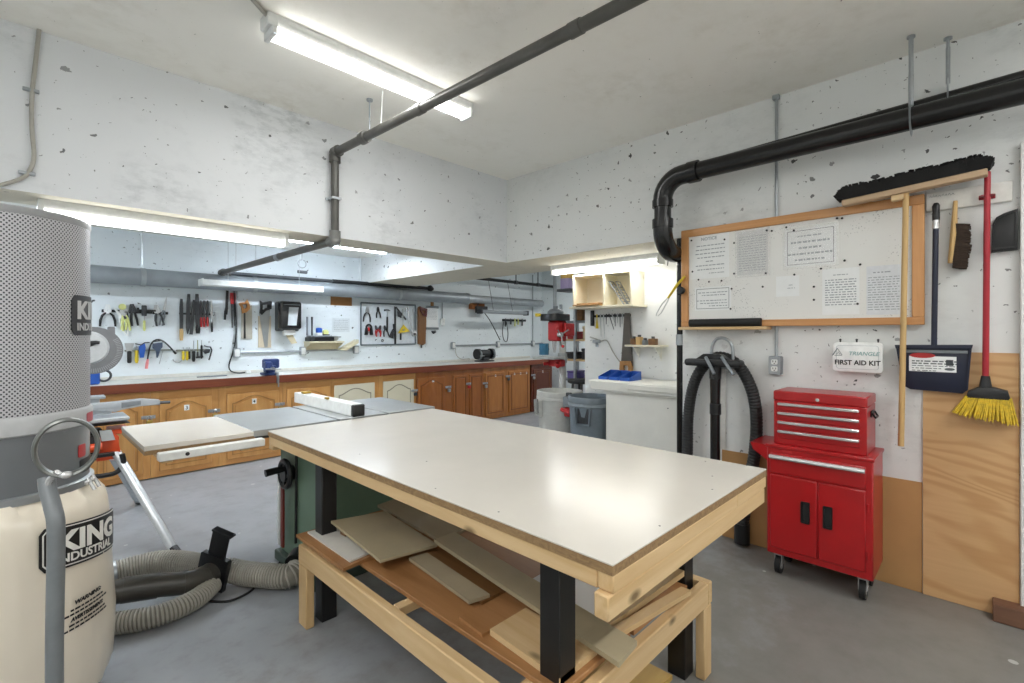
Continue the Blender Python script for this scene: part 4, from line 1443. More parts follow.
# --- black cord with plug
cp = [(233.8, 284), (234.5, 300), (236, 318), (236, 335), (233, 352), (229, 365), (231, 371), (238, 373), (245, 372.5)]
t = thing('power_cable', 'black power cord hanging down the wall to a white plug above the counter', 'cord', FBW @ V((bw(234, 300)[0], .95, .03)))
part(MB(FBW).tube(smooth_path([(*bw(u, v, .03), .03) for u, v in cp], 5), .007, 8), 'cable_sheath', m_rubber, t)
a, b = bw(247, 372, .03)
part(MB(FBW).box(a-.015, a+.04, b-.016, b+.016, .018, .045, .006), 'plug', m_white_metal, t)
a, b = bw(233.5, 284)
part(MB(FBW).tube([(a, b, .03), (a, b+.06, .03), (a, b+.075, .11)], .009, 8), 'connector', m_rubber, t)

# --- saws
def tq(q):
    return [bw(u, v) for u, v in q]
m_blade = plain('satin_saw_blade', 'a3a6a5', .35, .6, .08, 9)
m_board = plain('beige_board', 'cdbfa6', .65, 0, .05, 8)
t = thing('back_saw', 'back saw with a tan wooden handle hanging above the counter', 'saw', FBW @ V((bw(246, 339)[0], bw(246, 339)[1], .01)), 'hand saws on the back wall')
part(MB(FBW).prism(tq(((241, 311), (251.5, 305), (251.8, 339), (240.8, 338.5))), .012, .016), 'blade', plain('dull_beige_blade', 'b3aea0', .5, .2, .05), t)
part(MB(FBW).prism(tq(((243.2, 313), (244.8, 313), (245.2, 338.5), (243.4, 338.5))), .010, .022), 'spine', m_black, t)
out = tq(((238, 303.5), (240, 302.6), (244.5, 302.2), (246.5, 299.5), (249, 305), (249.2, 309), (245.5, 312.5), (241.5, 313.5), (240.5, 307)))
cc = (sum(p[0] for p in out)/9, sum(p[1] for p in out)/9)
inn = [(cc[0]+(x-cc[0])*.42, cc[1]+(y-cc[1])*.38) for x, y in out]
part(MB(FBW).ringprism(out, inn, .008, .034), 'handle', wood('orange_beech', 'cf9a57', 'a8682f', 'Z', .4, 18, .1, .2, False), t)

t = thing('hand_saw', 'tapered hand saw with a black handle against a beige board', 'saw', FBW @ V((bw(265, 347)[0], bw(265, 347)[1], .01)), 'hand saws on the back wall')
part(MB(FBW).prism(tq(((258.5, 313), (269.5, 309), (267, 347), (264, 347))), .016, .020), 'blade', m_blade, t)
out = tq(((259.3, 300.8), (261.5, 302.3), (269.5, 301.2), (271, 301.8), (270.5, 309), (265, 311), (261, 315), (259, 313), (259.6, 307)))
cc = (sum(p[0] for p in out)/9-.005, sum(p[1] for p in out)/9)
inn = [(cc[0]+(x-cc[0])*.45, cc[1]+(y-cc[1])*.40) for x, y in out]
part(MB(FBW).ringprism(out, inn, .010, .036), 'handle', m_black, t)
single(MB(FBW).prism(tq(((258, 316), (270.5, 316), (270.8, 347.5), (258, 347.5))), .001, .012), 'saw_board', m_board, 'beige backing board behind the black handled saw', 'board')

# --- towel dispenser
q0, q1 = (bw(274.5, 331)[0], bw(275, 331, .2)[1]), bw(301.5, 302, .2)
w_, h_ = q1[0]-q0[0], q1[1]-q0[1]
F = at(FBW, (q0[0]+q1[0])/2, (q0[1]+q1[1])/2)
t = thing('towel_dispenser', 'black paper towel dispenser with a clear window on the back wall', 'dispenser', F @ V((0, -h_/2, 0)))
part(MB(F).box(-w_/2, w_/2, -h_/2, h_/2, .001, .13, .012), 'back_housing', plain('dark_grey_plastic', '3b3f43', .4), t)
part(MB(F).prism(rrect(-w_/2-.003, w_/2+.003, -h_/2+.02, h_/2+.004, .03), .13, .21, None, .025), 'cover', plain('black_gloss_plastic', '101114', .15, 0, .04, 20, .5), t)
part(MB(F).prism([(-.045, -h_/2+.07), (.06, -h_/2+.07), (.085, h_/2-.07), (-.03, h_/2-.07)], .2085, .2115), 'window', plain('milky_window', 'b9c0c3', .2), t, 'pale window showing the towel roll')
part(MB(F).prism(rrect(-w_/2+.03, w_/2-.02, h_/2-.045, h_/2-.035, .004), .208, .213), 'trim_line', m_grey_plastic, t)
part(MB(F).box(-w_/2+.06, w_/2-.05, -h_/2-.05, -h_/2+.015, .08, .15, .01), 'paper_slot', m_white_metal, t)
part(MB(F).hexa([(-.03, -h_/2-.05, .10), (.06, -h_/2-.05, .10), (.06, -h_/2-.05, .102), (-.03, -h_/2-.05, .102)],
                [(.03, -h_/2-.16, .13), (.10, -h_/2-.15, .13), (.10, -h_/2-.15, .132), (.03, -h_/2-.16, .132)]), 'paper_towel', plain('kraft_towel', 'b8ab8c', .8), t, 'tan paper towel end')

# --- conduits with outlet boxes along the wall
def wall_run(us, v0, v1, label, drops=()):
    a0_, b0_ = bw(us[0], v0)
    a1_, b1_ = bw(us[-1], v1)
    t = thing('wall_conduit', label, 'conduit', FBW @ V(((a0_+a1_)/2, (b0_+b1_)/2, 0)), 'conduits on the back wall')
    bm_ = (b0_+b1_)/2
    part(MB(FBW).tube([(a0_, bm_, .025), (a1_, bm_, .025)], .013, 10), 'conduit_tube', m_galv, t)
    for i, u in enumerate(us):
        a = bw(u, v0)[0]
        c = part(MB(FBW).box(a-.037, a+.037, bm_-.055, bm_+.055, .001, .05, .006), 'outlet_box', m_galv, t)
        part(MB(FBW).prism(rrect(a-.026, a+.026, bm_-.042, bm_+.042, .01), .05, .054), 'socket', m_white_metal, c)
    for u, vt in drops:
        a, b = bw(u, vt)
        part(MB(FBW).tube([(a, b, .02), (a, bm_, .02)], .011, 10), 'riser', m_galv, t)
    return t


wall_run((236, 302, 355), 353.5, 349, 'galvanised conduit with three outlet boxes below the saws', [(236, 281)])
wall_run((452, 497, 532, 556), 346, 342.5, 'galvanised conduit with outlet boxes above the bench grinder', [(532, 275)])
a, b = bw(441.5, 322)
t = thing('light_switch', 'small white switch box under a thin vertical conduit beside the clipboard', 'switch', FBW @ V((a, b-.06, 0)))
part(MB(FBW).box(a-.037, a+.037, b-.058, b+.058, .001, .045, .005), 'box', m_white_metal, t)
part(MB(FBW).box(a-.006, a+.006, b-.012, b+.016, .045, .054, .002), 'toggle', m_paper, t)
part(MB(FBW).tube([(a, b+.05, .02), (a, 2.44 if False else 1.9, .02)], .009, 8), 'conduit_tube', m_galv, t)

# --- brown card and pinned sheets
q0, q1 = bw(330.5, 305), bw(351.5, 293)
single(MB(FBW).box(q0[0], q1[0], q0[1], q1[1]-.02, .001, .012), 'cardboard_square', m_card, 'brown cardboard square stuck on the wall under the duct', 'cardboard')
q0, q1 = bw(332.5, 332), bw(349.5, 318.5)
F = at(FBW, (q0[0]+q1[0])/2, (q0[1]+q1[1])/2)
w_, h_ = (q1[0]-q0[0])/2, (q1[1]-q0[1])/2
t = thing('wall_notice', 'pale sheet pinned between the small shelf and the framed tool panel', 'paper', F @ V((0, -h_, 0)))
part(MB(F).box(-w_, w_, -h_, h_, .001, .003), 'sheet', plain('bluish_paper', 'd3dadd', .7), t)
mb = MB(F)
rnd = random.Random(21)
for i in range(6):
    scribble(mb, -w_*.85, w_*.8, h_*(.7-.27*i), .015, .003, rnd, .5)
part(mb, 'lettering', m_grey_plastic, t)
part(MB(F).lathe([(.006, 0), (.009, .008), (0, .012)], 8, T(0, h_+.04, 0)), 'pin', m_dark_steel, t)

# --- little wall shelf and what stands on it
q0, q1 = bw(306.5, 350, .1), bw(341, 341, .1)
S0, S1, sz = q0[0], q1[0], q1[1]
m_birch = plain('pale_birch', 'd0c6a8', .55, 0, .06, 12)
t = thing('wall_shelf', 'small pale wooden wall shelf loaded with oddments above the counter', 'shelf', FBW @ V(((S0+S1)/2, sz-.1, 0)))
part(MB(FBW).box(S0, S1, sz-.02, sz, .012, .20, .002), 'board', m_birch, t)
part(MB(FBW).box(S0+.01, S1-.0, sz-.11, sz-.021, .001, .018), 'back_rail', m_birch, t)
for x_ in (S0+.005, S1-.025):
    part(MB(FBW).hexa([(x_, sz-.09, .018), (x_+.018, sz-.09, .018), (x_+.018, sz-.021, .018), (x_, sz-.021, .018)], [(x_, sz-.04, .17), (x_+.018, sz-.04, .17), (x_+.018, sz-.021, .18), (x_, sz-.021, .18)]), 'bracket', m_birch, t)
def sx(u):
    return bw(u, 335, .1)[0]
t = thing('stereo_unit', 'low black cassette radio lying on the small wall shelf', 'radio', FBW @ V((sx(320), sz, .1)))
part(MB(FBW).box(sx(307), sx(331.5), sz+.001, sz+.055, .03, .19, .006), 'case', m_black, t)
part(MB(FBW).box(sx(308), sx(330), sz+.055, sz+.075, .04, .17, .006), 'lid', m_grey_plastic, t)
part(MB(FBW).tube([(sx(309.5), sz+.036, .188), (sx(309.5), sz+.036, .20)], .028, 16), 'speaker', m_dark_steel, t)
for u, lab, hh, mt in ((307.5, 'upright grey handled tool at the outer end of the little shelf', .24, m_grey_plastic), (312.3, 'upright dark slim tool beside the blue jar', .24, m_dark_steel)):
    single(MB(FBW).tube([(sx(u), sz+.076, .09), (sx(u), sz+.16, .09), (sx(u), sz+.076+hh, .09)], .012, 8, [.013, .011, .014]), 'upright_tool', mt, lab, 'tool', 'upright tools on the small shelf')
t = thing('blue_jar', 'blue jar with a pale base standing on the radio', 'jar', FBW @ V((sx(319), sz+.077, .1)))
part(MB(FBW).lathe([(.042, 0), (.042, .035)], 18, T(sx(319), sz+.077, .1) @ R(-PI/2, 'X')), 'base', m_white_metal, t)
part(MB(FBW).lathe([(.04, .035), (.04, .085), (.03, .098), (0, .1)], 18, T(sx(319), sz+.077, .1) @ R(-PI/2, 'X')), 'jar_body', m_blue, t)
t = thing('tape_dispenser', 'yellow and black tape gun on the small shelf beside the blue jar', 'tape gun', FBW @ V((sx(325.5), sz+.077, .1)))
part(MB(FBW).tube([(sx(325.5), sz+.115, .08), (sx(325.5), sz+.115, .12)], .036, 16), 'roll', m_pale_yellow, t)
part(MB(FBW).box(sx(323), sx(329), sz+.077, sz+.092, .07, .13, .004), 'foot', m_dark_steel, t)
t = thing('metal_bowl', 'grey metal bowl at the inner end of the small shelf', 'bowl', FBW @ V((sx(334.5), sz, .1)))
part(MB(FBW).lathe([(.03, .002), (.052, .03), (.057, .065), (.054, .065), (.048, .03), (.025, .008)], 18, T(sx(334.5), sz, .1) @ R(-PI/2, 'X')), 'bowl_body', m_steel, t)
part(MB(FBW).box(sx(334.5)+.055, sx(334.5)+.09, sz+.05, sz+.06, .09, .11, .002), 'handle', m_dark_steel, t)
q = [bw(u, v, .12) for u, v in ((340, 350), (358, 339.5), (358, 343), (346, 350.5))]
single(MB(FBW).prism(q, .02, .14), 'tilted_board', m_birch, 'short pale board propped aslant beside the small wall shelf', 'board')

# --- framed tool panel
q0, q1 = bw(360.3, 345), bw(414.8, 304.5)
_, fb = bw(388, 344.5)
_, ft = bw(388, 304)
x0, x1 = q0[0], q1[0]
t = thing('tool_board', 'grey steel framed panel hung with pliers, squares and wrenches', 'tool panel', FBW @ V(((x0+x1)/2, fb, 0)))
part(MB(FBW).box(x0+.01, x1-.01, fb+.01, ft-.01, .001, .006), 'panel', plain('pale_panel', 'd3dade', .5), t)
for pp in ([(x0, fb), (x0, ft)], [(x1, fb), (x1, ft)], [(x0, ft), (x1, ft)], [(x0, fb), (x1, fb)]):
    part(MB(FBW).tube([(*pp[0], .016), (*pp[1], .016)], .011, 8), 'frame_bar', plain('grey_frame_bar', '6c767c', .4, .5), t)
FG = TG['fr']
FD = .022
pliers(*P(366.5, 307, 322), 'bright wire strippers at the top outer corner of the framed panel', m_black, m_steel, FG, -.05, .28, d=FD)
pliers(*P(377, 307, 318), 'black snub pliers beside the bright strippers on the framed panel', m_black, m_black, FG, .05, .22, d=FD, name='snub_pliers')
a, b, h = P(386, 310, 332)
t = thing('claw_hammer', 'claw hammer with a black grip in the middle of the framed panel', 'hammer', FBW @ V((a, b-h, .03)), FG)
F = at(FBW, a, b, .03)
part(MB(F).tube([(-.045, -.006, .004), (-.015, 0, .004), (.02, 0, .004), (.048, -.012, .004)], .012, 8, [.014, .011, .011, .004]), 'head', m_dark_steel, t)
part(MB(F).tube([(0, -.005, .004), (0, -.11, .004)], .007, 8), 'shaft', m_steel, t)
part(MB(F).tube([(0, -.10, .004), (0, -.16, .004), (0, -h, .004)], .014, 8, [.011, .014, .013]), 'handle', m_black, t)
a, b, h = P(367.5, 324, 335)
t = thing('spring_clamp', 'fat black spring clamp low at the outer side of the framed panel', 'clamp', FBW @ V((a, b-h, .03)), FG)
F = at(FBW, a, b, .024)
part(MB(F).tube(arc((0, -.05, .015), .04, -.2*PI, 1.2*PI, 12), .014, 8), 'spring_bow', m_black, t)
for s in (-1, 1):
    part(MB(F).prism([(s*.02, -.06), (s*.05, -.06), (s*.062, -h), (s*.02, -h)], 0, .03, None, .004), 'jaw', m_black, t)
part(MB(F).box(-.016, .016, -.10, -.055, 0, .02, .004), 'pivot', m_redp, t)
for u, lab, gm, rt in ((374.5, 'red handled small cutters under the black snub pliers', m_redp, .35), (379.5, 'second red handled cutters crossing the first ones', m_redp, -.25), (383.5, 'black handled nippers beside the hammer grip', m_black, .2)):
    pliers(*P(u, 325.5, 336.5), lab, gm, m_dark_steel, FG, rt, .26, d=FD, name='end_nippers')
a, b = bw(393.5, 307)
q = tq(((393.3, 306.5), (394.8, 307), (395.2, 344), (393.4, 344)))
t = thing('framing_square', 'long black square with a slanting brace on the framed panel', 'square', FBW @ V((a, bw(394, 344)[1], .03)), FG)
part(MB(FBW).prism(q, .022, .030), 'blade', m_black, t)
part(MB(FBW).prism(tq(((394, 307), (395.5, 306.8), (405.5, 319), (404.5, 320.3))), .022, .030), 'brace', m_black, t)
part(MB(FBW).prism(tq(((396, 311), (400, 314.5), (400, 318), (396.5, 316.5))), .030, .042, None, .004), 'head', m_dark_steel, t)
a, b, h = P(391.5, 324, 338.5)
t = thing('paint_scraper', 'dark scraper with a spread blade hanging left of the yellow triangle'.replace('left of', 'beside'), 'scraper', FBW @ V((a, b-h, .03)), FG)
part(MB(FBW).prism(tq(((391.5, 329), (393.3, 329), (392.5, 338.5), (387.5, 337))), .022, .028), 'blade', m_dark_steel, t)
part(MB(FBW).tube([(*bw(393, 330), .027), (*bw(392.6, 324), .027)], .012, 8), 'handle', m_black, t)
q = tq(((396.5, 333.5), (402, 324.5), (408.5, 331.5)))
cc = (sum(p[0] for p in q)/3, sum(p[1] for p in q)/3)
single(MB(FBW).ringprism(q, [(cc[0]+(x-cc[0])*.3, cc[1]+(y-cc[1])*.3) for x, y in q], .032, .040), 'speed_square', m_yellow, 'yellow plastic triangle square on the framed panel', 'square', FG)
a, b, h = P(399.5, 332, 340)
t = thing('utility_knife', 'short black knife hanging below the yellow triangle', 'knife', FBW @ V((a, b-h, .03)), FG)
part(MB(at(FBW, a, b, .024)).box(-.014, .014, -h, -.02, 0, .014, .004), 'handle', m_black, t)
part(MB(at(FBW, a, b, .024)).prism([(-.010, -.022), (.010, -.022), (.006, .0), (-.008, -.004)], .004, .007), 'blade', m_redp, t)
for (u, v0, u1, v1, lab, rr) in ((405.5, 308, 411.5, 331, 'large bright open wrench slanting down the framed panel', .012), (401.6, 309, 402.2, 330, 'slim bright chisel hanging behind the black brace', .006), (411.5, 309, 413, 330, 'thin steel rod at the inner edge of the framed panel', .004)):
    p0, p1 = bw(u, v0), bw(u1, v1)
    L_ = math.hypot(p1[0]-p0[0], p1[1]-p0[1])
    F = at(FBW, p0[0], p0[1], FD, math.atan2(p1[0]-p0[0], p0[1]-p1[1]))
    if rr > .01:
        t = thing('pipe_wrench', lab, 'wrench', F @ V((0, -L_, 0)), FG)
        part(MB(F).box(-.012, .012, -L_, -.04, 0, .012, .003), 'handle', m_chrome, t)
        part(MB(F).ringprism(rrect(-.032, .032, -.05, .014, .02), rrect(-.014, .014, -.035, .003, .006), -.002, .014), 'jaw', m_chrome, t)
        part(MB(F).ringprism(rrect(-.028, .028, -L_-.04, -L_+.01, .018), rrect(-.014, .014, -L_-.03, -L_-.0, .01), -.002, .014), 'eye', m_chrome, t)
    else:
        single(MB(F).tube([(0, 0, .006), (0, -L_, .006)], rr, 8, [rr*1.6, rr*.8]), 'steel_chisel' if rr > .005 else 'steel_rod', m_steel, lab, 'tool', FG)
a, b = bw(413, 334)
t = thing('tape_measure', 'chrome tape measure with a black face at the inner low corner of the panel', 'tape measure', FBW @ V((a, b-.04, .03)), FG)
part(MB(at(FBW, a, b, .022)).prism(rrect(-.045, .035, -.035, .035, .02), 0, .035, None, .004), 'case', m_chrome, t)
part(MB(at(FBW, a, b, .022)).prism(rrect(-.028, .014, -.020, .016, .01), .035, .039), 'face', m_black, t)
a, b = bw(381.5, 340.5)
single(MB(at(FBW, a, b, .022)).tube(arc((0, 0, .005), .016, 0, 2*PI, 14)[:-1], .006, 8, None, None, True), 'steel_ring', m_black, 'small black ring at the foot of the framed panel', 'ring')
a, b = bw(375, 340)
single(MB(at(FBW, a, b, .022)).tube([(-.012, -.012, .004), (.0, .012, .004), (.014, .004, .004)], .005, 6), 'small_hook', m_dark_steel, 'tiny bent hook beside the black ring', 'hook', None)

# --- saw in a sleeve and clipboard
t = thing('sleeved_saw', 'saw in a brown sleeve with a dark red handle beside the framed panel', 'saw', FBW @ V((bw(421, 348)[0], bw(421, 348)[1], .012)), 'hand saws on the back wall')
m_sleeve = wood('brown_sleeve', '93683f', '6f4a29', 'Z', .6, 20, .05, 0, False)
part(MB(FBW).prism(tq(((417.2, 307.5), (419.3, 306.3), (425.5, 310), (424.6, 343.5), (422, 345), (417.2, 344))), .006, .03, None, .003), 'sleeve', m_sleeve, t)
out = tq(((418.5, 306.8), (425.8, 309), (425.2, 317), (421.5, 315.5), (419, 311)))
cc = (sum(p[0] for p in out)/5, sum(p[1] for p in out)/5)
part(MB(FBW).ringprism(out, [(cc[0]+(x-cc[0])*.45, cc[1]+(y-cc[1])*.4) for x, y in out], .026, .044), 'handle', plain('dark_red_wood_paint', '5a1f1c', .4), t)
part(MB(FBW).prism(tq(((420.2, 344.8), (421.6, 344.8), (421.5, 348), (420.2, 348))), .012, .018), 'blade_tip', m_dark_steel, t)
F = None
q = [bw(u, v) for u, v in ((426.2, 328), (437.7, 307))]
a0_, a1_, b0_, b1_ = q[0][0], q[1][0], q[0][1], q[1][1]
t = thing('clipboard', 'hanging white list between two dark bars beside the sleeved saw', 'clipboard', FBW @ V(((a0_+a1_)/2, b0_, 0)))
part(MB(FBW).box(a0_, a1_, b0_, b1_, .001, .008), 'sheet', m_paper, t)
for b_ in (b0_-.01, b1_-.012):
    part(MB(FBW).box(a0_-.008, a1_+.008, b_-.014, b_+.022, .001, .022, .004), 'clamp_bar', m_grey_plastic, t)
mb = MB(FBW)
rnd = random.Random(33)
for i in range(8):
    scribble(mb, a0_+.015, a1_-.02, b1_-.05-.021*i, .014, .008, rnd, .6)
part(mb, 'lettering', m_ink, t)
part(MB(FBW).box((a0_+a1_)/2-.03, (a0_+a1_)/2+.03, b1_+.01, b1_+.09, .001, .006), 'tape_strip', m_card, t, 'strip of brown tape')
a, b = bw(433, 332)
t = thing('bulldog_clip', 'dark metal clip hanging on the wall below the clipboard', 'clip', FBW @ V((a, b-.03, .01)))
part(MB(at(FBW, a, b, .002)).prism([(-.035, .015), (.03, .025), (.045, -.005), (.0, -.03), (-.02, -.015)], 0, .03, None, .006), 'body', m_dark_steel, t)
part(MB(at(FBW, a, b, .002)).tube([(-.03, .01, .02), (.0, .02, .035), (.04, .0, .02)], .005, 6), 'lever', m_steel, t)

# --- lower rail
for u0, u1, v, lab in ((124.5, 172, 350.2, 'thin grey rail carrying scrapers and clamps low on the wall'), (176, 209, 350, 'short grey rail carrying yellow handled drivers low on the wall')):
    a0_, a1_ = bw(u0, v)[0], bw(u1, v)[0]
    b = bw((u0+u1)/2, v)[1]
    single(MB(FBW).box(a0_, a1_, b-.009, b+.009, .001, .03, .002), 'steel_rail', plain('rail_grey', '8b9089', .5, .3), lab, 'tool rail', 'grey rails low on the back wall')
LG = TG['lo']
a, b, h = P(128.8, 343, 363)
t = thing('putty_knife', 'wide putty knife with a black handle on the low rail by the saw guard', 'putty knife', FBW @ V((a, b-h, .03)), LG)
F = at(FBW, a, b, .034)
part(MB(F).prism([(-.04, 0), (.04, 0), (.022, -.085), (-.022, -.085)], 0, .003), 'blade', m_steel, t)
part(MB(F).prism(rrect(-.018, .018, -h, -.08, .014), -.006, .010, None, .004), 'handle', m_black, t)
driver(*P(136, 346, 363), 'yellow and black screwdriver between the putty knife and the blue clamp', m_yellow, LG, 0, .75, .017, d=.04)
a, b, h = P(141.5, 341.5, 357.5)
t = thing('trigger_clamp', 'bright blue trigger clamp hooked on the low rail', 'clamp', FBW @ V((a, b-h, .03)), LG)
F = at(FBW, a, b, .034)
part(MB(F).prism([(-.03, -.05), (.02, -.02), (.028, -.06), (.012, -h), (-.02, -h), (-.028, -.09)], 0, .028, None, .005), 'body', m_blue, t)
part(MB(F).tube([(-.06, -.02, .014), (-.01, -.035, .014), (.02, -.012, .014), (.06, -.01, .014)], .006, 8), 'hook_arm', m_dark_steel, t)
# gooseneck with pink grip
gp = [(146.2, 363), (147.5, 354), (150, 344.5), (155, 339.8), (161, 340.5), (167, 345), (174.5, 353)]
t = thing('flexible_pickup', 'arched black flexible pickup tool with a pink grip on the back wall', 'pickup tool', FBW @ V((bw(146, 368)[0], bw(146, 368)[1], .05)), LG)
part(MB(FBW).tube(smooth_path([(*bw(u, v), .05) for u, v in gp], 6), .0075, 8), 'flexible_neck', m_black, t)
part(MB(FBW).tube([(*bw(147, 359), .05), (*bw(146.2, 363), .05), (*bw(145.4, 368.5), .05)], .013, 10, [.010, .014, .013]), 'grip', plain('pink_plastic', 'e58a8c', .4), t)
part(MB(FBW).tube([(*bw(172.5, 351), .05), (*bw(175, 353.7), .05)], .011, 8), 'tip', m_black, t)
a, b, h = P(156.5, 340.5, 357.5)
t = thing('corner_clamp', 'dark blue corner clamp under the arched pickup tool', 'clamp', FBW @ V((a, b-h, .03)), LG)
F = at(FBW, a, b, .032)
part(MB(F).prism([(-.04, -.03), (.045, -.02), (.045, -.07), (.02, -.10), (.006, -h), (-.006, -h), (-.014, -.10), (-.04, -.08)], 0, .022, None, .004), 'body', plain('slate_blue', '3c4a60', .4), t)
part(MB(F).tube([(-.03, -.01, .02), (.03, 0, .03), (.06, -.02, .02)], .006, 8), 'screw', m_dark_steel, t)
driver(*P(162.2, 351, 364), 'thin steel scriber leaning below the low rail', m_steel, LG, -.22, .3, .005, d=.032, name='scriber')
a, b = bw(177.5, 358.5)
single(MB(at(FBW, a, b, .012)).tube(arc((0, 0, 0), .042, 1.05*PI, 1.98*PI, 12), .006, 8), 'steel_hook', m_steel, 'open steel hook hanging under the pickup tool tip', 'hook')
for u, lab in ((182.3, 'yellow handled screwdriver, first on the short low rail'), (186, 'yellow handled screwdriver beside the black ended one')):
    driver(*P(u, 347, 360), lab, m_yellow, LG, 0, .68, .015, d=.045)
driver(*P(188.3, 347, 359), 'short black handled screwdriver beside the yellow pair', m_black, LG, 0, .65, .012, d=.045)
driver(*P(192.6, 340.5, 361.5), 'tall screwdriver with a fat black handle on the short low rail', m_black, LG, 0, .5, .018, d=.045)
driver(*P(196.6, 340, 357), 'screwdriver with a pale olive shank on the short low rail', m_dark_steel, LG, 0, .3, .010, d=.045, shank=plain('olive_paint', '8f9160', .5))
driver(*P(200.5, 340, 358.5), 'black screwdriver standing tall near the hooked key', m_black, LG, 0, .72, .012, d=.045)
a, b = bw(198.5, 357)
single(MB(FBW).tube([(bw(195, 357)[0], b-.003, .045), (bw(202, 357)[0], b+.004, .045)], .011, 8), 'cross_bar', m_black, 'black bar lying across the foot of the screwdrivers', 'bar')
kp = [(203, 345.5), (206, 346.5), (209.5, 347), (210.8, 350), (209.5, 355), (208, 360)]
single(MB(FBW).tube([(*bw(u, v), .04) for u, v in kp], .008, 8), 'hex_key', m_dark_steel, 'bent grey hex key hooked at the end of the short low rail', 'hex key', LG)
a, b = bw(205, 351)
single(MB(at(FBW, a, b, .035)).prism([(-.03, .0), (.0, .025), (.04, .02), (.03, -.02), (-.01, -.03)], 0, .03, None, .005), 'rail_stop', m_dark_steel, 'dark clamp block closing the end of the short low rail', 'clamp')

# ------------------------------------------------------------------ on the counter
a, zz = onY(473, 356, 6.0)
m_gr = m_black
x0, x1 = onY(474.5, 355, 6.0)[0], onY(494, 355, 6.0)[0]
xm = (x0+x1)/2
t = thing('bench_grinder', 'black twin wheel bench grinder standing on the counter', 'grinder', (xm, 6.0, .923))
part(MB().box(xm-.14, xm+.14, 5.9, 6.1, .923, .945, .006).box(xm-.07, xm+.07, 5.94, 6.06, .945, .99, .01), 'base', m_dark_steel, t)
part(MB().tube([(xm-.12, 6.0, 1.05), (xm-.09, 6.0, 1.05), (xm+.09, 6.0, 1.05), (xm+.12, 6.0, 1.05)], .07, 20, [.05, .07, .07, .05]), 'motor', m_gr, t)
for s in (-1, 1):
    part(MB().tube([(xm+s*.15-.03, 6.0, 1.05), (xm+s*.15+.03, 6.0, 1.05)], .088, 22), 'wheel_guard', m_gr, t)
    part(MB().tube([(xm+s*.15-.012, 5.975, 1.04), (xm+s*.15+.012, 5.975, 1.04)], .083, 22), 'grinding_wheel', m_grey_plastic, t)
    part(MB().box(xm+s*.15-.03, xm+s*.15+.03, 5.86, 5.91, 1.02, 1.028), 'tool_rest', m_steel, t)
wp = [bw(u, v, .02) for u, v in ((455, 347), (456, 355), (461, 360.5), (469, 361.5))]
single(MB().tube(smooth_path([(p[0], YW-.03, max(p[1], .965)) for p in wp]+[(x0-.06, 6.08, .95)], 5), .005, 6), 'grinder_cable', m_cable, 'thin cable running from the outlet to the bench grinder', 'cord')

# blue vise on the counter edge
xv = onY(272, 370, 5.70)[0]
m_vb = plain('dark_blue_casting', '2f4377', .45, .2, .15, 20)
t = thing('bench_vise', 'dark blue bench vise clamped on the counter edge', 'vise', (xv, 5.72, .926))
part(MB().box(xv-.075, xv+.075, 5.70, 5.86, .927, .955, .006).box(xv-.05, xv+.05, 5.73, 5.83, .955, 1.02, .01), 'base', m_vb, t)
part(MB().box(xv-.055, xv+.105, 5.76, 5.86, 1.0, 1.105, .012), 'fixed_jaw', m_vb, t)
part(MB().box(xv-.095, xv-.02, 5.62, 5.70, .985, 1.085, .012).box(xv-.04, xv+.02, 5.62, 5.78, 1.0, 1.04, .006), 'moving_jaw', m_vb, t)
part(MB().tube([(xv-.03, 5.56, 1.01), (xv-.03, 5.64, 1.01)], .016, 12), 'screw', m_steel, t)
part(MB().tube([(xv-.11, 5.575, 1.01), (xv+.05, 5.575, 1.0)], .007, 8), 'tommy_bar', m_steel, t)
part(MB().box(xv+.03, xv+.05, 5.632, 5.652, .84, .955, .003).box(xv+.03, xv+.05, 5.653, 5.72, .94, .955).tube([(xv+.04, 5.618, .80), (xv+.04, 5.618, .93)], .008, 8), 'edge_clamp', m_steel, t)
# flat tool on the counter
a, _ = bw(211, 376, .25)
single(MB().prism([(a-.14, 6.02), (a-.05, 6.0), (a+.15, 6.02), (a+.15, 6.05), (a-.05, 6.05)], .9225, .934), 'flat_bar', m_grey_plastic, 'flat grey bar lying on the counter below the short low rail', 'bar')
# blue quick clamp standing at the near end of the counter
xq, _ = onY(97, 380, 5.9)
t = thing('quick_clamp', 'bright blue quick clamp with a black loop standing behind the saw', 'clamp', (xq, 5.9, .923))
part(MB().box(xq-.09, xq+.02, 5.87, 5.93, .923, 1.07, .012), 'body', m_blue, t)
part(MB().tube(arc((xq+.05, 5.9, 1.0), .05, -PI*.75, PI*.75, 14, 'xz'), .010, 8), 'grip_loop', m_dark_steel, t)

# ------------------------------------------------------------------ small hung lamp and rack further along
q0, q1 = onY(480, 310, 5.9), onY(526, 314.5, 5.9)
zt_ = (q0[1]+q1[1])/2
t = thing('batten_lamp', 'short unlit grey batten lamp hung above the bench grinder', 'lamp', ((q0[0]+q1[0])/2, 5.9, zt_))
part(MB().box(q0[0], q1[0], 5.85, 5.95, zt_-.03, zt_+.03, .01), 'housing', plain('lamp_grey', '858b8f', .4, .3), t)
for e in q0[0], q1[0]:
    part(MB().box(e-.02, e+.02, 5.84, 5.96, zt_-.04, zt_+.04, .006), 'end_cap', m_dark_steel, t)
part(MB().tube([(q0[0]+.3, 5.9, zt_+.03), (q0[0]+.3, 6.02, 2.3)], .004, 6).tube([(q1[0]-.35, 5.9, zt_+.03), (q1[0]-.35, 6.02, 2.3)], .004, 6), 'hanger_wire', m_dark_steel, t)
cp = [onY(u, v, 6.2) for u, v in ((483, 311), (489, 319), (494, 328), (500, 340))]
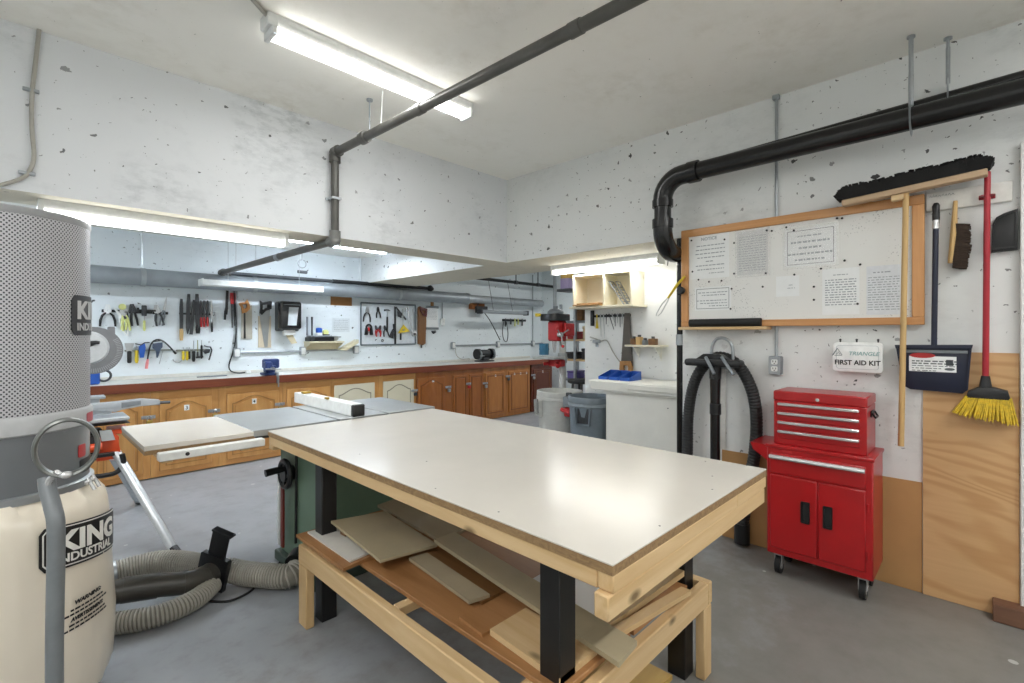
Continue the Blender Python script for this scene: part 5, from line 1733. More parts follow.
part(MB().tube(smooth_path([(p[0], 6.2, p[1]) for p in cp], 4), .008, 8), 'cable', m_rubber, t)
p0, p1 = bw(468.5, 309), bw(481, 299)
t = thing('orange_card', 'orange brown card box hung under the duct above the grinder', 'box', FBW @ V(((p0[0]+p1[0])/2, p0[1], 0)))
part(MB(FBW).box(p0[0], p1[0], p0[1], p1[1], .001, .10, .004), 'box_body', wood('orange_card_box', 'b0703a', '8f5528', 'X', .6, 9, .3, 0, False), t)
part(MB(FBW).box(p0[0]+.05, p1[0]+.02, p0[1]-.07, p0[1]+.05, .10, .16, .01).tube([(p0[0]+.08, p0[1]+.05, .13), (p0[0]+.16, p1[1]-.03, .13)], .008, 8), 'black_clip', m_black, t)
p0, p1 = bw(502, 320), bw(525, 317)
zz = p0[1]
t = thing('hook_rail', 'dark rail of small hanging tools above the grinder outlet', 'tool rail', FBW @ V(((p0[0]+p1[0])/2, zz, 0)))
part(MB(FBW).box(p0[0], p1[0], zz-.02, zz+.02, .001, .03, .004), 'rail', m_iron, t)
for i, (f, L_, mt) in enumerate(((.08, .12, m_dark_steel), (.3, .08, m_dark_steel), (.48, .11, m_pale_yellow), (.62, .08, m_pale_yellow), (.8, .1, m_dark_steel))):
    x_ = p0[0]+(p1[0]-p0[0])*f
    part(MB(FBW).tube([(x_, zz+.03, .04), (x_, zz-.02, .045), (x_, zz-L_, .04)], .014, 8, [.008, .014, .016]), 'hanging_tool', mt, t)
lp = [bw(u, v, .03) for u, v in ((503.5, 322), (502.5, 332), (504, 340), (507, 341), (508, 333), (506.5, 322))]
single(MB(FBW).tube(smooth_path([(*p, .03) for p in lp], 5), .007, 8), 'wire_loop', m_dark_steel, 'hanging wire loop below the dark hook rail', 'wire')
# black pipe near the ceiling of the back room
p0, p1 = onY(492, 278, 6.0), onY(557, 287.5, 6.0)
t = thing('black_conduit', 'thin black pipe hung near the back room ceiling above the duct', 'pipe', ((p0[0]+p1[0])/2, 6.0, p0[1]))
part(MB().tube([(p0[0]-.9, 6.0, 2.31), (XF-.02, 6.0, 2.30)], .028, 12), 'pipe_run', m_abs, t)
for u in (516, 538):
    x_ = onY(u, 280, 6.0)[0]
    part(MB().tube([(x_, 6.0, 2.33), (x_, 6.0, 2.62)], .010, 8), 'hanger', m_dark_steel, t)
    part(MB().tube([(x_-.03, 6.0, 2.305), (x_+.03, 6.0, 2.305)], .036, 12), 'clamp', m_dark_steel, t)
# ================================================================== middle of the room: bench, saws, dust collector
def onT(u, v, t):
    a, b, c = ray(u, v)
    return V((a*t, b*t, EYE+c*t))


m_mel = plain('white_melamine', 'cdc8bf', .22, 0, .03, 3)
m_mel.node_tree.nodes['Principled BSDF'].inputs['Specular IOR Level'].default_value = .36
m_core = wood('particle_core', 'a8895f', '7d6244', 'Y', .7, 60, .5, 0, False)
m_blk_wood = plain('black_painted_post', '141415', .4, 0, .3, 14)
BX0, BX1, BY0, BY1, BZ = .926, 1.988, .590, 2.70, .885
t = thing('work_bench', 'large white topped workbench on black posts with a pine lower frame', 'workbench', ((BX0+BX1)/2, (BY0+BY1)/2, 0))
part(MB().box(BX0, BX1, BY0, BY1, .880, BZ, .0015), 'table_top', m_mel, t, 'white laminate top')
part(MB().box(BX0+.001, BX1-.001, BY0+.001, BY1-.001, .858, .880), 'core_board', m_core, t)
part(MB().box(BX0+.004, BX0+.093, BY0+.045, BY1-.004, .814, .8575, .003), 'side_beam', m_pine_y, t)
part(MB().box(BX1-.093, BX1-.004, BY0+.045, BY1-.004, .814, .8575, .003), 'side_beam', m_pine_y, t)
part(MB().box(BX0+.004, BX1-.3, BY0+.001, BY0+.044, .816, .8575, .003), 'end_beam', m_pine_x, t)
part(MB().box(BX1-.298, BX1-.004, BY0+.001, BY0+.044, .816, .8575, .003), 'end_beam', m_pine_x, t)
part(MB().box(BX0+.004, BX1-.004, BY1-.06, BY1-.004, .79, .8135, .003), 'end_beam', m_pine_x, t)
part(MB().box(BX0-.012, BX1-.01, BY0+.004, BY0+.044, .757, .8155, .004), 'end_board', m_pine_x, t)
legs = ((1.075, .860), (1.878, .860), (1.03, 2.285), (1.878, 2.285))
for x, y in legs:
    part(MB().box(x, x+.076, y, y+.076, .0, .8135, .003), 'leg', m_blk_wood, t)
# lower frame
part(MB().box(.952, .990, .802, 2.37, .291, .38, .004), 'lower_rail', m_pine_y, t)
part(MB().box(1.966, 2.004, .802, 2.37, .291, .38, .004), 'lower_rail', m_pine_y, t)
part(MB().box(.99, 1.966, .802, .840, .291, .38, .004), 'lower_rail', m_pine_x, t)
part(MB().box(.99, 1.966, 2.376, 2.414, .291, .38, .004), 'lower_rail', m_pine_x, t)
for x, y in ((.953, 2.282), (1.93, .803), (.953, .803), (1.93, 2.282)):
    part(MB().box(x, x+(.04 if x < 1.5 else .07), y, y+(.088 if y > 1.5 else .038), 0, .2905, .004), 'post', m_pine_z, t)
m_shelf = wood('reddish_shelf_ply', 'b98a5c', '946539', 'Y', .5, 7, .15, .1, False)
part(MB().box(1.05, 1.43, .842, 2.37, .381, .399, .002), 'shelf_board', m_shelf, t)
part(MB().box(1.45, 1.86, .842, 2.37, .381, .399, .002), 'shelf_board', m_shelf, t)
for y in (.93, 1.55, 2.2):
    part(MB().box(.991, 1.965, y, y+.04, .345, .38, .002), 'shelf_batten', m_pine_x, t)
mb = MB()
for x, y in ((.97, 1.0), (.97, 1.3), (1.98, .66), (1.2, .62), (1.6, .64), (1.93, .8), (1.75, .7), (1.15, 1.6), (1.02, 1.9), (1.98, 1.4)):
    mb.lathe([(.0032, BZ), (.0032, BZ+.0006)], 8, T(x, y, 0))
part(mb, 'screw_head', m_dark_steel, t)


# offcuts lying on the lower shelf
def slab(name, P4, z, th, mat, label, zs=None):
    """A flat board from four ground-plan corners; zs: height of each corner when it lies tilted."""
    zs = zs or [z]*len(P4)
    mb = MB().hexa([(p[0], p[1], q) for p, q in zip(P4, zs)], [(p[0], p[1], q+th) for p, q in zip(P4, zs)])
    return single(mb, name, mat, label, 'board', 'offcuts on the bench shelf')


m_mdf = plain('pale_mdf', 'b5a88a', .6, 0, .06, 7)
m_mdf2 = plain('grey_beige_panel', 'a79a80', .5, 0, .06, 7)
m_brown = wood('brown_panel', '8a6238', '6a4724', 'Y', .5, 10, .12, 0, False)
slab('brown_offcut', ((.957, 1.92), (1.46, 1.98), (1.46, 2.40), (.957, 2.41)), .4005, .014, m_shelf, 'reddish brown plywood offcut across the far end of the lower shelf')
slab('white_offcut', ((1.0, 1.945), (1.26, 1.98), (1.27, 2.36), (1.0, 2.38)), .4155, .008, plain('dull_white_panel', 'dad8d2', .4, 0, .03), 'white offcut lying on the reddish brown plywood offcut')
slab('tilted_offcut', ((1.045, 1.775), (1.335, 1.775), (1.365, 2.27), (1.075, 2.285)), .44, .012, m_mdf, 'large pale beige panel tilted on top of the white offcut', [.455, .43, .445, .47])
slab('beige_strip', ((1.375, 1.80), (1.545, 1.80), (1.56, 2.38), (1.39, 2.39)), .43, .014, m_mdf2, 'dull beige panel behind the tilted pale one', [.425, .44, .455, .44])
slab('prop_board', ((1.10, 2.19), (1.5, 2.19), (1.5, 2.24), (1.10, 2.24)), .4245, .018, m_brown, 'brown strip under the tilted panels')
slab('long_beige_board', ((1.225, .76), (1.345, .77), (1.455, 1.80), (1.335, 1.80)), .42, .016, m_mdf, 'long narrow beige board slanting along the lower shelf', [.425, .43, .44, .44])
slab('dark_offcut', ((1.195, 1.32), (1.36, 1.32), (1.36, 1.78), (1.195, 1.78)), .401, .012, m_brown, 'dark brown panel lying flat by the short beige strip')
slab('short_beige_strip', ((1.15, 1.34), (1.235, 1.32), (1.275, 1.77), (1.19, 1.785)), .4135, .012, m_mdf2, 'short beige strip lying against the dark brown panel')
slab('knotty_board', ((1.075, .86), (1.26, .86), (1.27, 1.17), (1.095, 1.17)), .4005, .02, m_pine_y, 'short knotty pine board lying near the front black post')
slab('wide_plank', ((1.07, 1.18), (1.19, 1.175), (1.19, 1.30), (1.08, 1.31)), .4005, .01, m_shelf, 'small square plywood piece behind the knotty pine board')
slab('pine_lath', ((1.36, .895), (1.37, .855), (1.80, .80), (1.80, .84)), .42, .018, m_pine_x, 'thin pine lath lying over the front pine rail', [.4, .4, .4, .4])
slab('thick_lath', ((1.36, .90), (1.36, .945), (1.86, .90), (1.86, .855)), .4, .022, m_pine_x, 'thicker pine lath behind the thin one on the front pine rail', [.4005, .4005, .4305, .4305])
slab('white_tile_board', ((1.40, .95), (1.85, .955), (1.85, 1.3), (1.40, 1.3)), .4005, .012, concrete('speckled_white_board', 'd9dadb', 'b5b8ba', .2, '6e7276', .4, .4, 40), 'white speckled board under the pine laths')
slab('floor_offcut', ((1.45, .92), (1.85, .90), (1.85, 1.2), (1.45, 1.22)), .001, .018, wood('yellow_ply', 'c9a75f', 'a98640', 'X', .5, 8, .15), 'yellowish plywood offcut on the floor under the bench')

# ------------------------------------------------------------------ table saw
m_iron_top = plain('ground_cast_iron', 'a2a6a7', .3, .35, .06, 5)
m_green = plain('green_enamel', '6c8671', .45, 0, .08, 4)
t = thing('table_saw', 'green cabinet table saw with a grey iron top beyond the white bench', 'table saw', (1.45, 3.0, 0))
part(MB().box(1.145, 1.80, 2.605, 3.13, .06, .775, .012), 'cabinet', m_green, t)
part(MB().box(1.12, 1.83, 2.58, 3.155, .0, .06, .006), 'plinth', plain('dark_green_plinth', '41544a', .5), t)
part(MB().box(1.20, 1.76, 2.78, 3.10, .775, .845, .006), 'trunnion_box', m_dark_steel, t)
ty0, ty1 = 2.752, 3.47
for x0, x1 in ((.868, 1.335), (1.353, 1.665), (1.683, 2.05)):
    part(MB().box(x0, x1, ty0, ty1, .850, BZ, .003), 'iron_top', m_iron_top, t)
part(MB().box(.90, 2.03, ty0+.015, ty1-.015, .835, .8495), 'slot_bed', m_dark_steel, t, 'dark bed under the mitre slots')
part(MB().box(.405, .866, 2.725, 3.40, .862, BZ, .002), 'extension_wing', m_mel, t, 'white laminate side wing')
part(MB().box(.407, .866, 2.727, 3.398, .842, .8615), 'wing_core', m_core, t)
part(MB().box(.45, .902, 2.665, 2.715, .815, .853, .004), 'guide_rail', m_white_metal, t)
part(MB().tube([(.56, 2.6635, .835), (.56, 2.668, .835)], .009, 12), 'rail_hole', m_black, t)
part(MB().box(.93, 2.05, ty1+.002, ty1+.04, .82, .86, .004), 'guide_rail', m_steel, t)
part(MB().box(.47, .51, 2.70, 3.36, .80, .8415).box(.80, .84, 2.70, 3.36, .80, .8415), 'wing_bearer', m_pine_y, t)
# handwheel with its crank on the side of the cabinet
wy, wz = 2.93, .575
part(MB().tube([(1.146, wy, wz), (1.085, wy, wz)], .045, 14).tube(arc((1.10, wy, wz), .075, 0, 2*PI, 24, 'yz')[:-1], .016, 8, None, None, True).box(1.09, 1.108, wy-.012, wy+.012, wz-.07, wz+.07, .003).box(1.09, 1.108, wy-.07, wy+.07, wz-.012, wz+.012, .003), 'handwheel', m_black, t)
part(MB().tube([(1.10, wy-.02, wz+.035), (1.04, wy-.02, wz+.035), (.985, wy-.02, wz+.03)], .02, 12, [.015, .02, .021]), 'crank_handle', m_black, t)
part(MB().tube([(1.138, wy-.07, .775), (1.134, wy-.07, .18)], .008, 8), 'tilt_rod', m_black, t)
part(MB().tube([(1.146, 2.80, .12), (1.10, 2.76, .10)], .068, 18), 'dust_port', m_black, t)
# rip fence
t = thing('rip_fence', 'white box section rip fence lying across the iron saw top', 'fence', (1.47, 3.2, BZ))
part(MB().box(1.440, 1.515, 2.79, 3.66, BZ+.001, BZ+.075, .003), 'fence_beam', m_white_metal, t)
part(MB().box(1.438, 1.517, 2.755, 2.789, BZ+.001, BZ+.073, .006), 'end_cap', m_black, t)
part(MB().box(1.43, 1.45, 3.1, 3.14, BZ+.076, BZ+.09, .003).box(1.44, 1.50, 3.5, 3.54, BZ+.076, BZ+.092, .004), 'fence_clamp', m_brass, t)
# push sticks hung at the wheel
for dy, lab, mt in ((.05, 'white plastic push stick hanging from the saw handwheel', m_white_tool), (.0, 'dark red push stick hanging beside the white one', plain('dark_red_stick', '7a2b22', .45))):
    y = wy+.05+dy
    t = thing('push_stick', lab, 'push stick', (1.10, y, .14), 'push sticks on the saw')
    part(MB().prism([(y-.018, .50), (y+.012, .50), (y+.016, .2), (y+.012, .135), (y-.016, .13)], 1.098, 1.112, frame((0, 0, 0), (0, 1, 0), (0, 0, 1), (1, 0, 0)), .003), 'blade', mt, t)
    part(MB().ringprism([(y-.02, .50), (y+.015, .50), (y+.015, .545), (y-.02, .545)], [(y-.008, .512), (y+.004, .512), (y+.004, .534), (y-.008, .534)], 1.098, 1.112, frame((0, 0, 0), (0, 1, 0), (0, 0, 1), (1, 0, 0))), 'grip', mt, t)

# ------------------------------------------------------------------ dust collector
DC = V((-.048, 2.499, 0))
nrm = (V((0, 0, 0))-DC).normalized()
rgt = V((-nrm.y, nrm.x, 0))


def cyl(psi, R_, z):
    return DC+nrm*(R_*math.cos(psi))+rgt*(R_*math.sin(psi))+V((0, 0, z))


def psi_at(u, R_):
    lo, hi = -1.4, 1.4
    for _ in range(50):
        m_ = (lo+hi)/2
        p = cyl(m_, R_, 0)
        uu = 512+FPX*(p.x*CY-p.y*SY)/(p.x*SY+p.y*CY)
        if uu < u:
            lo = m_
        else:
            hi = m_
    return lo


def perforated():
    m, n, b = nt('perforated_filter')
    tc = N(n, 'ShaderNodeTexCoord')
    sp = N(n, 'ShaderNodeSeparateXYZ')
    n.links.new(tc.outputs['Object'], sp.inputs[0])
    ang = mth(n, 'ARCTAN2', sp.outputs[1], sp.outputs[0])
    x = mth(n, 'MULTIPLY', ang, .25)
    k = 2*PI/.0125
    a = mth(n, 'SINE', mth(n, 'MULTIPLY', x, k))
    c = mth(n, 'SINE', mth(n, 'MULTIPLY', sp.outputs[2], k*.86))
    p = mth(n, 'MULTIPLY', a, c)
    hole = ramp(n, p, [(.16, (0, 0, 0)), (.40, (1, 1, 1))])
    n.links.new(mixc(n, hole, lin('bcbcc0'), lin('3a3a40')), b.inputs['Base Color'])
    b.inputs['Roughness'].default_value = .5
    b.inputs['Metallic'].default_value = .1
    return m


t = thing('dust_collector', 'tall dust collector with a perforated grey filter canister over a plastic bag', 'dust collector', DC)
mc = T(DC.x, DC.y, 0)
part(MB().lathe([(.25, 1.122), (.25, 1.795)], 64, mc), 'filter_canister', perforated(), t, 'perforated light grey canister')
part(MB().lathe([(.2505, 1.79), (.2525, 1.796), (.2525, 1.812), (.245, 1.817), (0, 1.822)], 64, mc), 'canister_lid', plain('grey_lid', '9b9c9e', .4), t)
part(MB().lathe([(.252, 1.06), (.258, 1.065), (.258, 1.115), (.252, 1.125)], 64, mc), 'clamp_rim', plain('light_grey_rim', 'b4b6b8', .4), t)
m_collar = plain('grey_drum_paint', '6c7074', .35, 0, .04, 6, .3)
part(MB().lathe([(.249, .845), (.249, 1.06)], 64, mc), 'drum', m_collar, t)
# bag: bulged and wrinkled plastic
rnd = random.Random(12)
prof = [(.845, .253), (.825, .268), (.80, .287), (.76, .300), (.70, .306), (.60, .313), (.48, .320), (.36, .324), (.24, .322), (.15, .314), (.10, .30)]
mb = MB()
nseg = 96
rings = []
for z, r_ in prof:
    ring = []
    for j in range(nseg):
        a = 2*PI*j/nseg
        wv = .006*math.sin(9*a+z*11)+.004*math.sin(23*a-z*17)+.003*math.sin(41*a+z*5)
        k = 1.0 if z > .76 else .45
        ring.append(mb._v((DC.x+(r_+wv*k)*math.cos(a), DC.y+(r_+wv*k)*math.sin(a), z)))
    rings.append(ring)
for A, B in zip(rings, rings[1:]):
    for j in range(nseg):
        mb.bm.faces.new((A[j], A[(j+1) % nseg], B[(j+1) % nseg], B[j]))
mb.bm.faces.new(rings[-1])
mb.bm.faces.new(rings[0][::-1])
m_bag = plain('clear_beige_bag', 'e6ddcd', .28, 0, .05, 3, .3)
part(mb, 'dust_bag', m_bag, t, 'cream plastic dust bag')
part(MB().lathe([(.255, .835), (.262, .838), (.262, .862), (.255, .866)], 64, mc), 'bag_band', m_galv, t)
for u in (102, 86):
    p = cyl(psi_at(u if u < 95 else 91, .262), .266, .85)
    part(MB().ball(p, .013, (1, 1, .8), 8).tube([p+V((0, 0, .015)), p+V((0.02, -.01, -.03))], .006, 6), 'band_latch', m_chrome, t)
part(MB().box(DC.x-.26, DC.x+.26, DC.y-.26, DC.y+.26, .055, .098, .01), 'base_plate', m_collar, t)
for sx_ in (-1, 1):
    for sy_ in (-1, 1):
        part(MB().tube([(DC.x+sx_*.22-.012, DC.y+sy_*.22, .028), (DC.x+sx_*.22+.012, DC.y+sy_*.22, .028)], .0275, 14).box(DC.x+sx_*.22-.02, DC.x+sx_*.22+.02, DC.y+sy_*.22-.02, DC.y+sy_*.22+.02, .04, .056), 'caster', m_rubber, t)


def wrap(psi0, R_, z0_, slope=0.0):
    return lambda q: cyl(psi0+q.x/R_, R_+q.z, z0_+q.y-slope*q.x)


def bent_panel(mb, psi0, w_, z0_, h_, R_, th, r_corner=.02, n_=26, slope=0.0):
    """A rounded rectangle laid on the cylinder."""
    cols = []
    for i in range(n_+1):
        x = w_*i/n_
        e = min(x, w_-x)
        ins = 0 if e >= r_corner else r_corner-math.sqrt(max(r_corner**2-(r_corner-e)**2, 0))
        cols.append((x, ins, h_-ins))
    rows = []
    for x, lo, hi in cols:
        rows.append([mb._v(cyl(psi0+x/R_, R_+k, z0_+y-slope*x)) for y in (lo, hi) for k in (0, th)])
    for A, B in zip(rows, rows[1:]):
        for i, j in ((0, 1), (1, 3), (3, 2), (2, 0)):
            mb.bm.faces.new((A[i], A[j], B[j], B[i]))
    for A in (rows[0], rows[-1]):
        try:
            mb.bm.faces.new((A[0], A[1], A[3], A[2]))
        except ValueError:
            pass
    return mb


m_white_ink = plain('white_ink', 'ecebe6', .5)
m_lab_black = plain('label_black', '1d1d1f', .4)
# canister badge
ps = psi_at(71, .25)
bd = part(bent_panel(MB(), ps, .31, 1.392, .145, .251, .002, .02), 'badge', plain('badge_grey', '3c3c40', .4), t, 'dark badge with pale block lettering')
part(MB().text('KING', .02, .062, .088, .0035, .001, 'LEFT', 0, 1.18, .0035, wrap(ps, .251, 1.392)), 'lettering', plain('badge_pale', 'b9b9ba', .5), bd)
part(MB().text('INDUSTRIAL', .02, .018, .038, .0035, .001, 'LEFT', 0, 1.12, .001, wrap(ps, .251, 1.392)), 'lettering', plain('badge_pale', 'b9b9ba', .5), bd)
# bag print
ps = psi_at(37.5, .307)
RB, zb_, SL = .3165, .612, .13
bd = part(bent_panel(MB(), ps, .36, zb_, .148, RB-.0015, .002, .022, 26, SL), 'bag_print', m_lab_black, t, 'black framed print with white block lettering')
part(bent_panel(MB(), ps+.008/RB, .344, zb_+.006, .136, RB, .0015, .018, 26, SL), 'print_gap', m_white_ink, bd)
part(bent_panel(MB(), ps+.012/RB, .336, zb_+.010, .128, RB+.001, .0015, .015, 26, SL), 'print_field', m_lab_black, bd)
part(MB().text('KING', .040, .058, .095, .0040, .001, 'LEFT', 0, 1.15, .0040, wrap(ps, RB, zb_, SL)), 'lettering', m_white_ink, bd)
part(MB().text('INDUSTRIAL', .040, .021, .040, .0040, .001, 'LEFT', 0, 1.07, .0010, wrap(ps, RB, zb_, SL)), 'lettering', m_white_ink, bd)
ps2 = psi_at(62, .318)
RW = .3275
bw_ = wrap(ps2, RW, .37)
rnd = random.Random(8)
mb = MB().text('WARNING:', .085, .098, .019, 0, .001, 'CENTER', .2, 1.1, .0008, bw_).text('AVERTISSEMENT:', .085, .045, .017, 0, .001, 'CENTER', .2, 1.0, .0008, bw_)
for y, s, e in ((.080, .02, .15), (.066, .0, .17), (.030, .015, .16), (.016, .0, .17)):
    x = s
    while x < e:
        w_ = rnd.uniform(.008, .018)
        a_, b_ = x/RW, min(x+w_, e)/RW
        mb.hexa([cyl(ps2+a_, RW, .37+y), cyl(ps2+b_, RW, .37+y), cyl(ps2+b_, RW, .37+y+.006), cyl(ps2+a_, RW, .37+y+.006)],
                [cyl(ps2+a_, RW+.001, .37+y), cyl(ps2+b_, RW+.001, .37+y), cyl(ps2+b_, RW+.001, .37+y+.006), cyl(ps2+a_, RW+.001, .37+y+.006)])
        x += w_+.004
part(mb, 'warning_print', m_lab_black, t)
# drum stickers
ps3 = psi_at(78, .249)
part(bent_panel(MB(), ps3, .045, .945, .045, .2495, .0015, .004, 8), 'sticker', m_redp, t, 'small red sticker')
part(bent_panel(MB(), psi_at(79.5, .249), .12, .885, .05, .2495, .0015, .004, 10), 'sticker', m_lab_black, t, 'black sticker')
part(bent_panel(MB(), psi_at(86.5, .258), .06, 1.068, .035, .2585, .0015, .004, 8), 'sticker', plain('faded_red', 'b9505a', .5), t, 'faded red sticker')
# band clamp hung in front and the bent grey tube
TT = 1.47
ctr = onT(67, 447.5, TT)
vd = V((ctr.x, ctr.y, 0)).normalized()
vr = V((vd.y, -vd.x, 0))
ring = [ctr+vr*(.071*math.cos(a))+V((0, 0, .086*math.sin(a)))-vd*(.012*math.sin(a)) for a in [2*PI*i/40 for i in range(40)]]
t2 = thing('band_clamp', 'loop of grey strap clamp hung on the front of the dust collector drum', 'clamp', ctr-V((0, 0, .09)))
part(MB().tube(ring, .012, 8, None, None, True, (1.15, .6)), 'strap', plain('clamp_grey', '7f827f', .35, .6, .1), t2)
ring2 = [p+vd*.02+V((0, 0, -.002)) for p in ring]
part(MB().tube(ring2, .006, 8, None, None, True), 'inner_wire', m_galv, t2)
p = onT(52, 478, TT-.01)
part(MB().tube([onT(58, 472, TT-.01), onT(50, 479, TT-.01), onT(46, 489, TT-.01)], .009, 8).ball(onT(66, 475, TT-.01), .011, (1.5, 1, 1), 8), 'latch', m_chrome, t2)
tp = [onT(46.5, 478, 1.475), onT(48, 490, 1.465), onT(53, 508, 1.45), onT(56, 524, 1.44), onT(56, 560, 1.44), onT(54.5, 640, 1.44)]
tp.append(V((tp[-1].x, tp[-1].y, .02)))
t2 = thing('bent_tube', 'grey bent steel tube standing in front of the dust bag', 'tube', (tp[-1].x, tp[-1].y, 0))
part(MB().tube(smooth_path(tp[:5], 5)+tp[5:], .0215, 16), 'tube_body', plain('grey_tube_paint', '7b8084', .35, .1, .05), t2)
part(MB().lathe([(.04, 0), (.04, .008), (.026, .02)], 18, T(tp[-1].x, tp[-1].y, 0)), 'foot', m_black, t2)
t2 = thing('clear_hook', 'small clear plastic hook on the drum beside the tube head', 'hook', onT(47, 500, 1.5))
part(MB().tube([onT(44, 484, 1.5), onT(43.5, 497, 1.49), onT(46, 501, 1.485), onT(49, 497, 1.48), onT(48, 486, 1.49)], .006, 8), 'loop', plain('clear_plastic', 'b9bcbd', .15), t2)

# ------------------------------------------------------------------ hoses on the floor
m_flex = plain('grey_flex_hose', '7f7b71', .6, 0, .12, 9)
m_wire_rib = plain('hose_rib_grey', 'aaa69c', .5, 0, .08, 9)
m_fit = plain('dark_grey_fitting', '4a4843', .35, 0, .12, 9)
t = thing('suction_hose', 'ribbed grey suction hose from the blast gate to the table saw', 'hose', (.95, 2.8, 0), 'ribbed hoses on the floor')
hp = [(1.10, 2.74, .085), (1.04, 2.72, .072), (.95, 2.83, .07), (.88, 2.93, .072), (.81, 3.0, .09), (.75, 2.987, .106)]
part(MB().tube(smooth_path(hp, 10), .058, 18), 'hose_tube', m_flex, t)
part(helix(MB(), hp, .058+.002, .015, .0052), 'wire_rib', m_wire_rib, t)
t = thing('suction_hose', 'ribbed grey hose arching behind the black wye pipe', 'hose', (.5, 3.36, 0), 'ribbed hoses on the floor')
hp = [(-.05, 3.30, .08), (.2, 3.40, .078), (.40, 3.42, .082), (.56, 3.38, .09), (.68, 3.26, .085), (.755, 3.11, .08)]
part(MB().tube(smooth_path(hp, 10), .058, 18), 'hose_tube', m_flex, t)
part(helix(MB(), hp, .058+.002, .015, .0052), 'wire_rib', m_wire_rib, t)
part(MB().tube([(.33, 3.418, .082), (.38, 3.42, .082)], .075, 18), 'hose_clamp', m_galv, t)
t = thing('suction_hose', 'ribbed grey hose curving on the floor before the black wye pipe', 'hose', (.48, 2.83, 0), 'ribbed hoses on the floor')
hp = [(.20, 2.94, .057), (.31, 2.885, .056), (.44, 2.82, .056), (.56, 2.82, .056), (.66, 2.87, .056), (.735, 2.95, .06)]
part(MB().tube(smooth_path(hp, 10), .044, 18), 'hose_tube', m_flex, t)
part(helix(MB(), hp, .044+.002, .015, .0052), 'wire_rib', m_wire_rib, t)
part(MB().tube([(.19, 2.94, .06), (.30, 2.89, .057)], .0575, 18), 'cuff', m_rubber, t)
t = thing('wye_pipe', 'dark plastic pipe fitting from the dust collector to the blast gate', 'pipe fitting', (.45, 2.99, .05))
part(MB().tube(smooth_path([(.16, 2.98, .155), (.33, 3.0, .15), (.50, 2.98, .128), (.60, 2.955, .112), (.68, 2.96, .106), (.74, 2.983, .108)], 5), .056, 20), 'elbow', m_fit, t)
for p, q in (((.36, 3.0, .148), (.50, 2.98, .128)), ((.60, 2.955, .112), (.62, 2.955, .110))):
    part(MB().tube([p, q], .060, 20), 'collar', m_fit, t)
cg = V((.745, 2.985, .108))
ax = V((.82, .55, .10)).normalized()
e1 = V((-.45, .25, .86))
e1 = (e1-ax*e1.dot(ax)).normalized()
e1 = (V((.30, -.18, 1))-ax*V((.30, -.18, 1)).dot(ax)).normalized()
e2 = ax.cross(e1)
Fg = frame(cg, e2, e1, ax)
t = thing('blast_gate', 'black plastic blast gate joining the hoses with its slider pulled up', 'blast gate', (cg.x, cg.y, .03))
part(MB(Fg).prism(rrect(-.085, .085, -.10, .10, .012), -.014, .014, None, .002), 'gate_body', m_black, t)
part(MB(Fg).box(-.052, .052, .10, .235, -.004, .004, .001).box(-.060, .060, .225, .238, -.004, .035, .002), 'slider', m_black, t)
part(MB(Fg).tube([(0, 0, -.05), (0, 0, .06)], .060, 18), 'spigot', m_fit, t)
fc = [onZ(u, v, .006) for u, v in ((300, 552), (288, 556), (276, 566), (262, 578), (252, 590), (236, 599), (221, 602), (196, 600))]
single(MB().tube(smooth_path([(p[0], p[1], .007) for p in fc], 5), .006, 6), 'floor_cable', m_rubber, 'black cord lying on the floor between the saw cabinet and the hoses', 'cord')

# ------------------------------------------------------------------ mitre saw on its stand
SYY = 4.3


def mp(u, v, y=SYY):
    a, b = onY(u, v, y)
    return V((a, y, b))


m_orange = plain('orange_red_paint', 'd04a1e', .4)
m_silver = plain('silver_paint', 'bfc3c6', .35, .45, .06)
t = thing('saw_stand', 'orange folding saw stand with splayed silver legs behind the filter canister', 'saw stand', (.3, SYY, 0))
def loc(u, v):
    p = onZ(u, v, .0)
    return V((p[0], p[1], 0))
for (fu, fv), (hu, hv, hy), lab in (((177.5, 556), (116, 452, 4.22), 1), ((140, 503.5), (114, 458, 4.38), 2)):
    f = loc(fu, fv)
    h = mp(hu, hv, hy)
    d = (f-h).normalized()
    f2 = f-d*.02
    part(MB().tube([h, f2], .024, 12, None, None, False, (1.25, .8)), 'leg', m_silver, t)
    part(MB().tube([f-d*.06, f+V((0, 0, .012))], .028, 12), 'foot', m_black, t)
for y in (3.7, 4.95):
    part(MB().tube([(-.9, 4.3, .72), (-1.1, y, .012)], .024, 12), 'leg', m_silver, t)
part(MB().box(-1.15, .40, 4.22, 4.38, .66, .72, .006), 'main_beam', m_dark_steel, t)
q = [mp(u, v, 4.2) for u, v in ((97, 443), (101, 437), (115, 433), (119.5, 437), (118, 445), (122, 456), (116, 459), (106, 459.5), (97, 462))]
part(MB(frame((0, 4.2, 0), (1, 0, 0), (0, 0, 1), (0, -1, 0))).prism([(p.x, p.z) for p in q], -.18, .0, None, .006), 'bracket', m_orange, t)
p0, p1 = mp(109, 434, 4.25), mp(129.5, 427.2, 4.25)
part(MB().box(p0.x, p1.x, 4.2, 4.42, p0.z, p1.z, .006), 'end_bracket', m_orange, t)
p0, p1 = mp(101, 436, 4.19), mp(113, 426, 4.19)
part(MB().hexa([(p0.x, 4.15, p0.z-.03), (p0.x+.07, 4.15, p0.z-.03), (p0.x+.05, 4.15, p1.z-.02), (p0.x-.01, 4.15, p1.z-.02)], [(p0.x, 4.18, p0.z-.03), (p0.x+.07, 4.18, p0.z-.03), (p0.x+.05, 4.18, p1.z-.02), (p0.x-.01, 4.18, p1.z-.02)]), 'release_lever', m_silver, t)
p0 = mp(98, 447.5, 4.16)
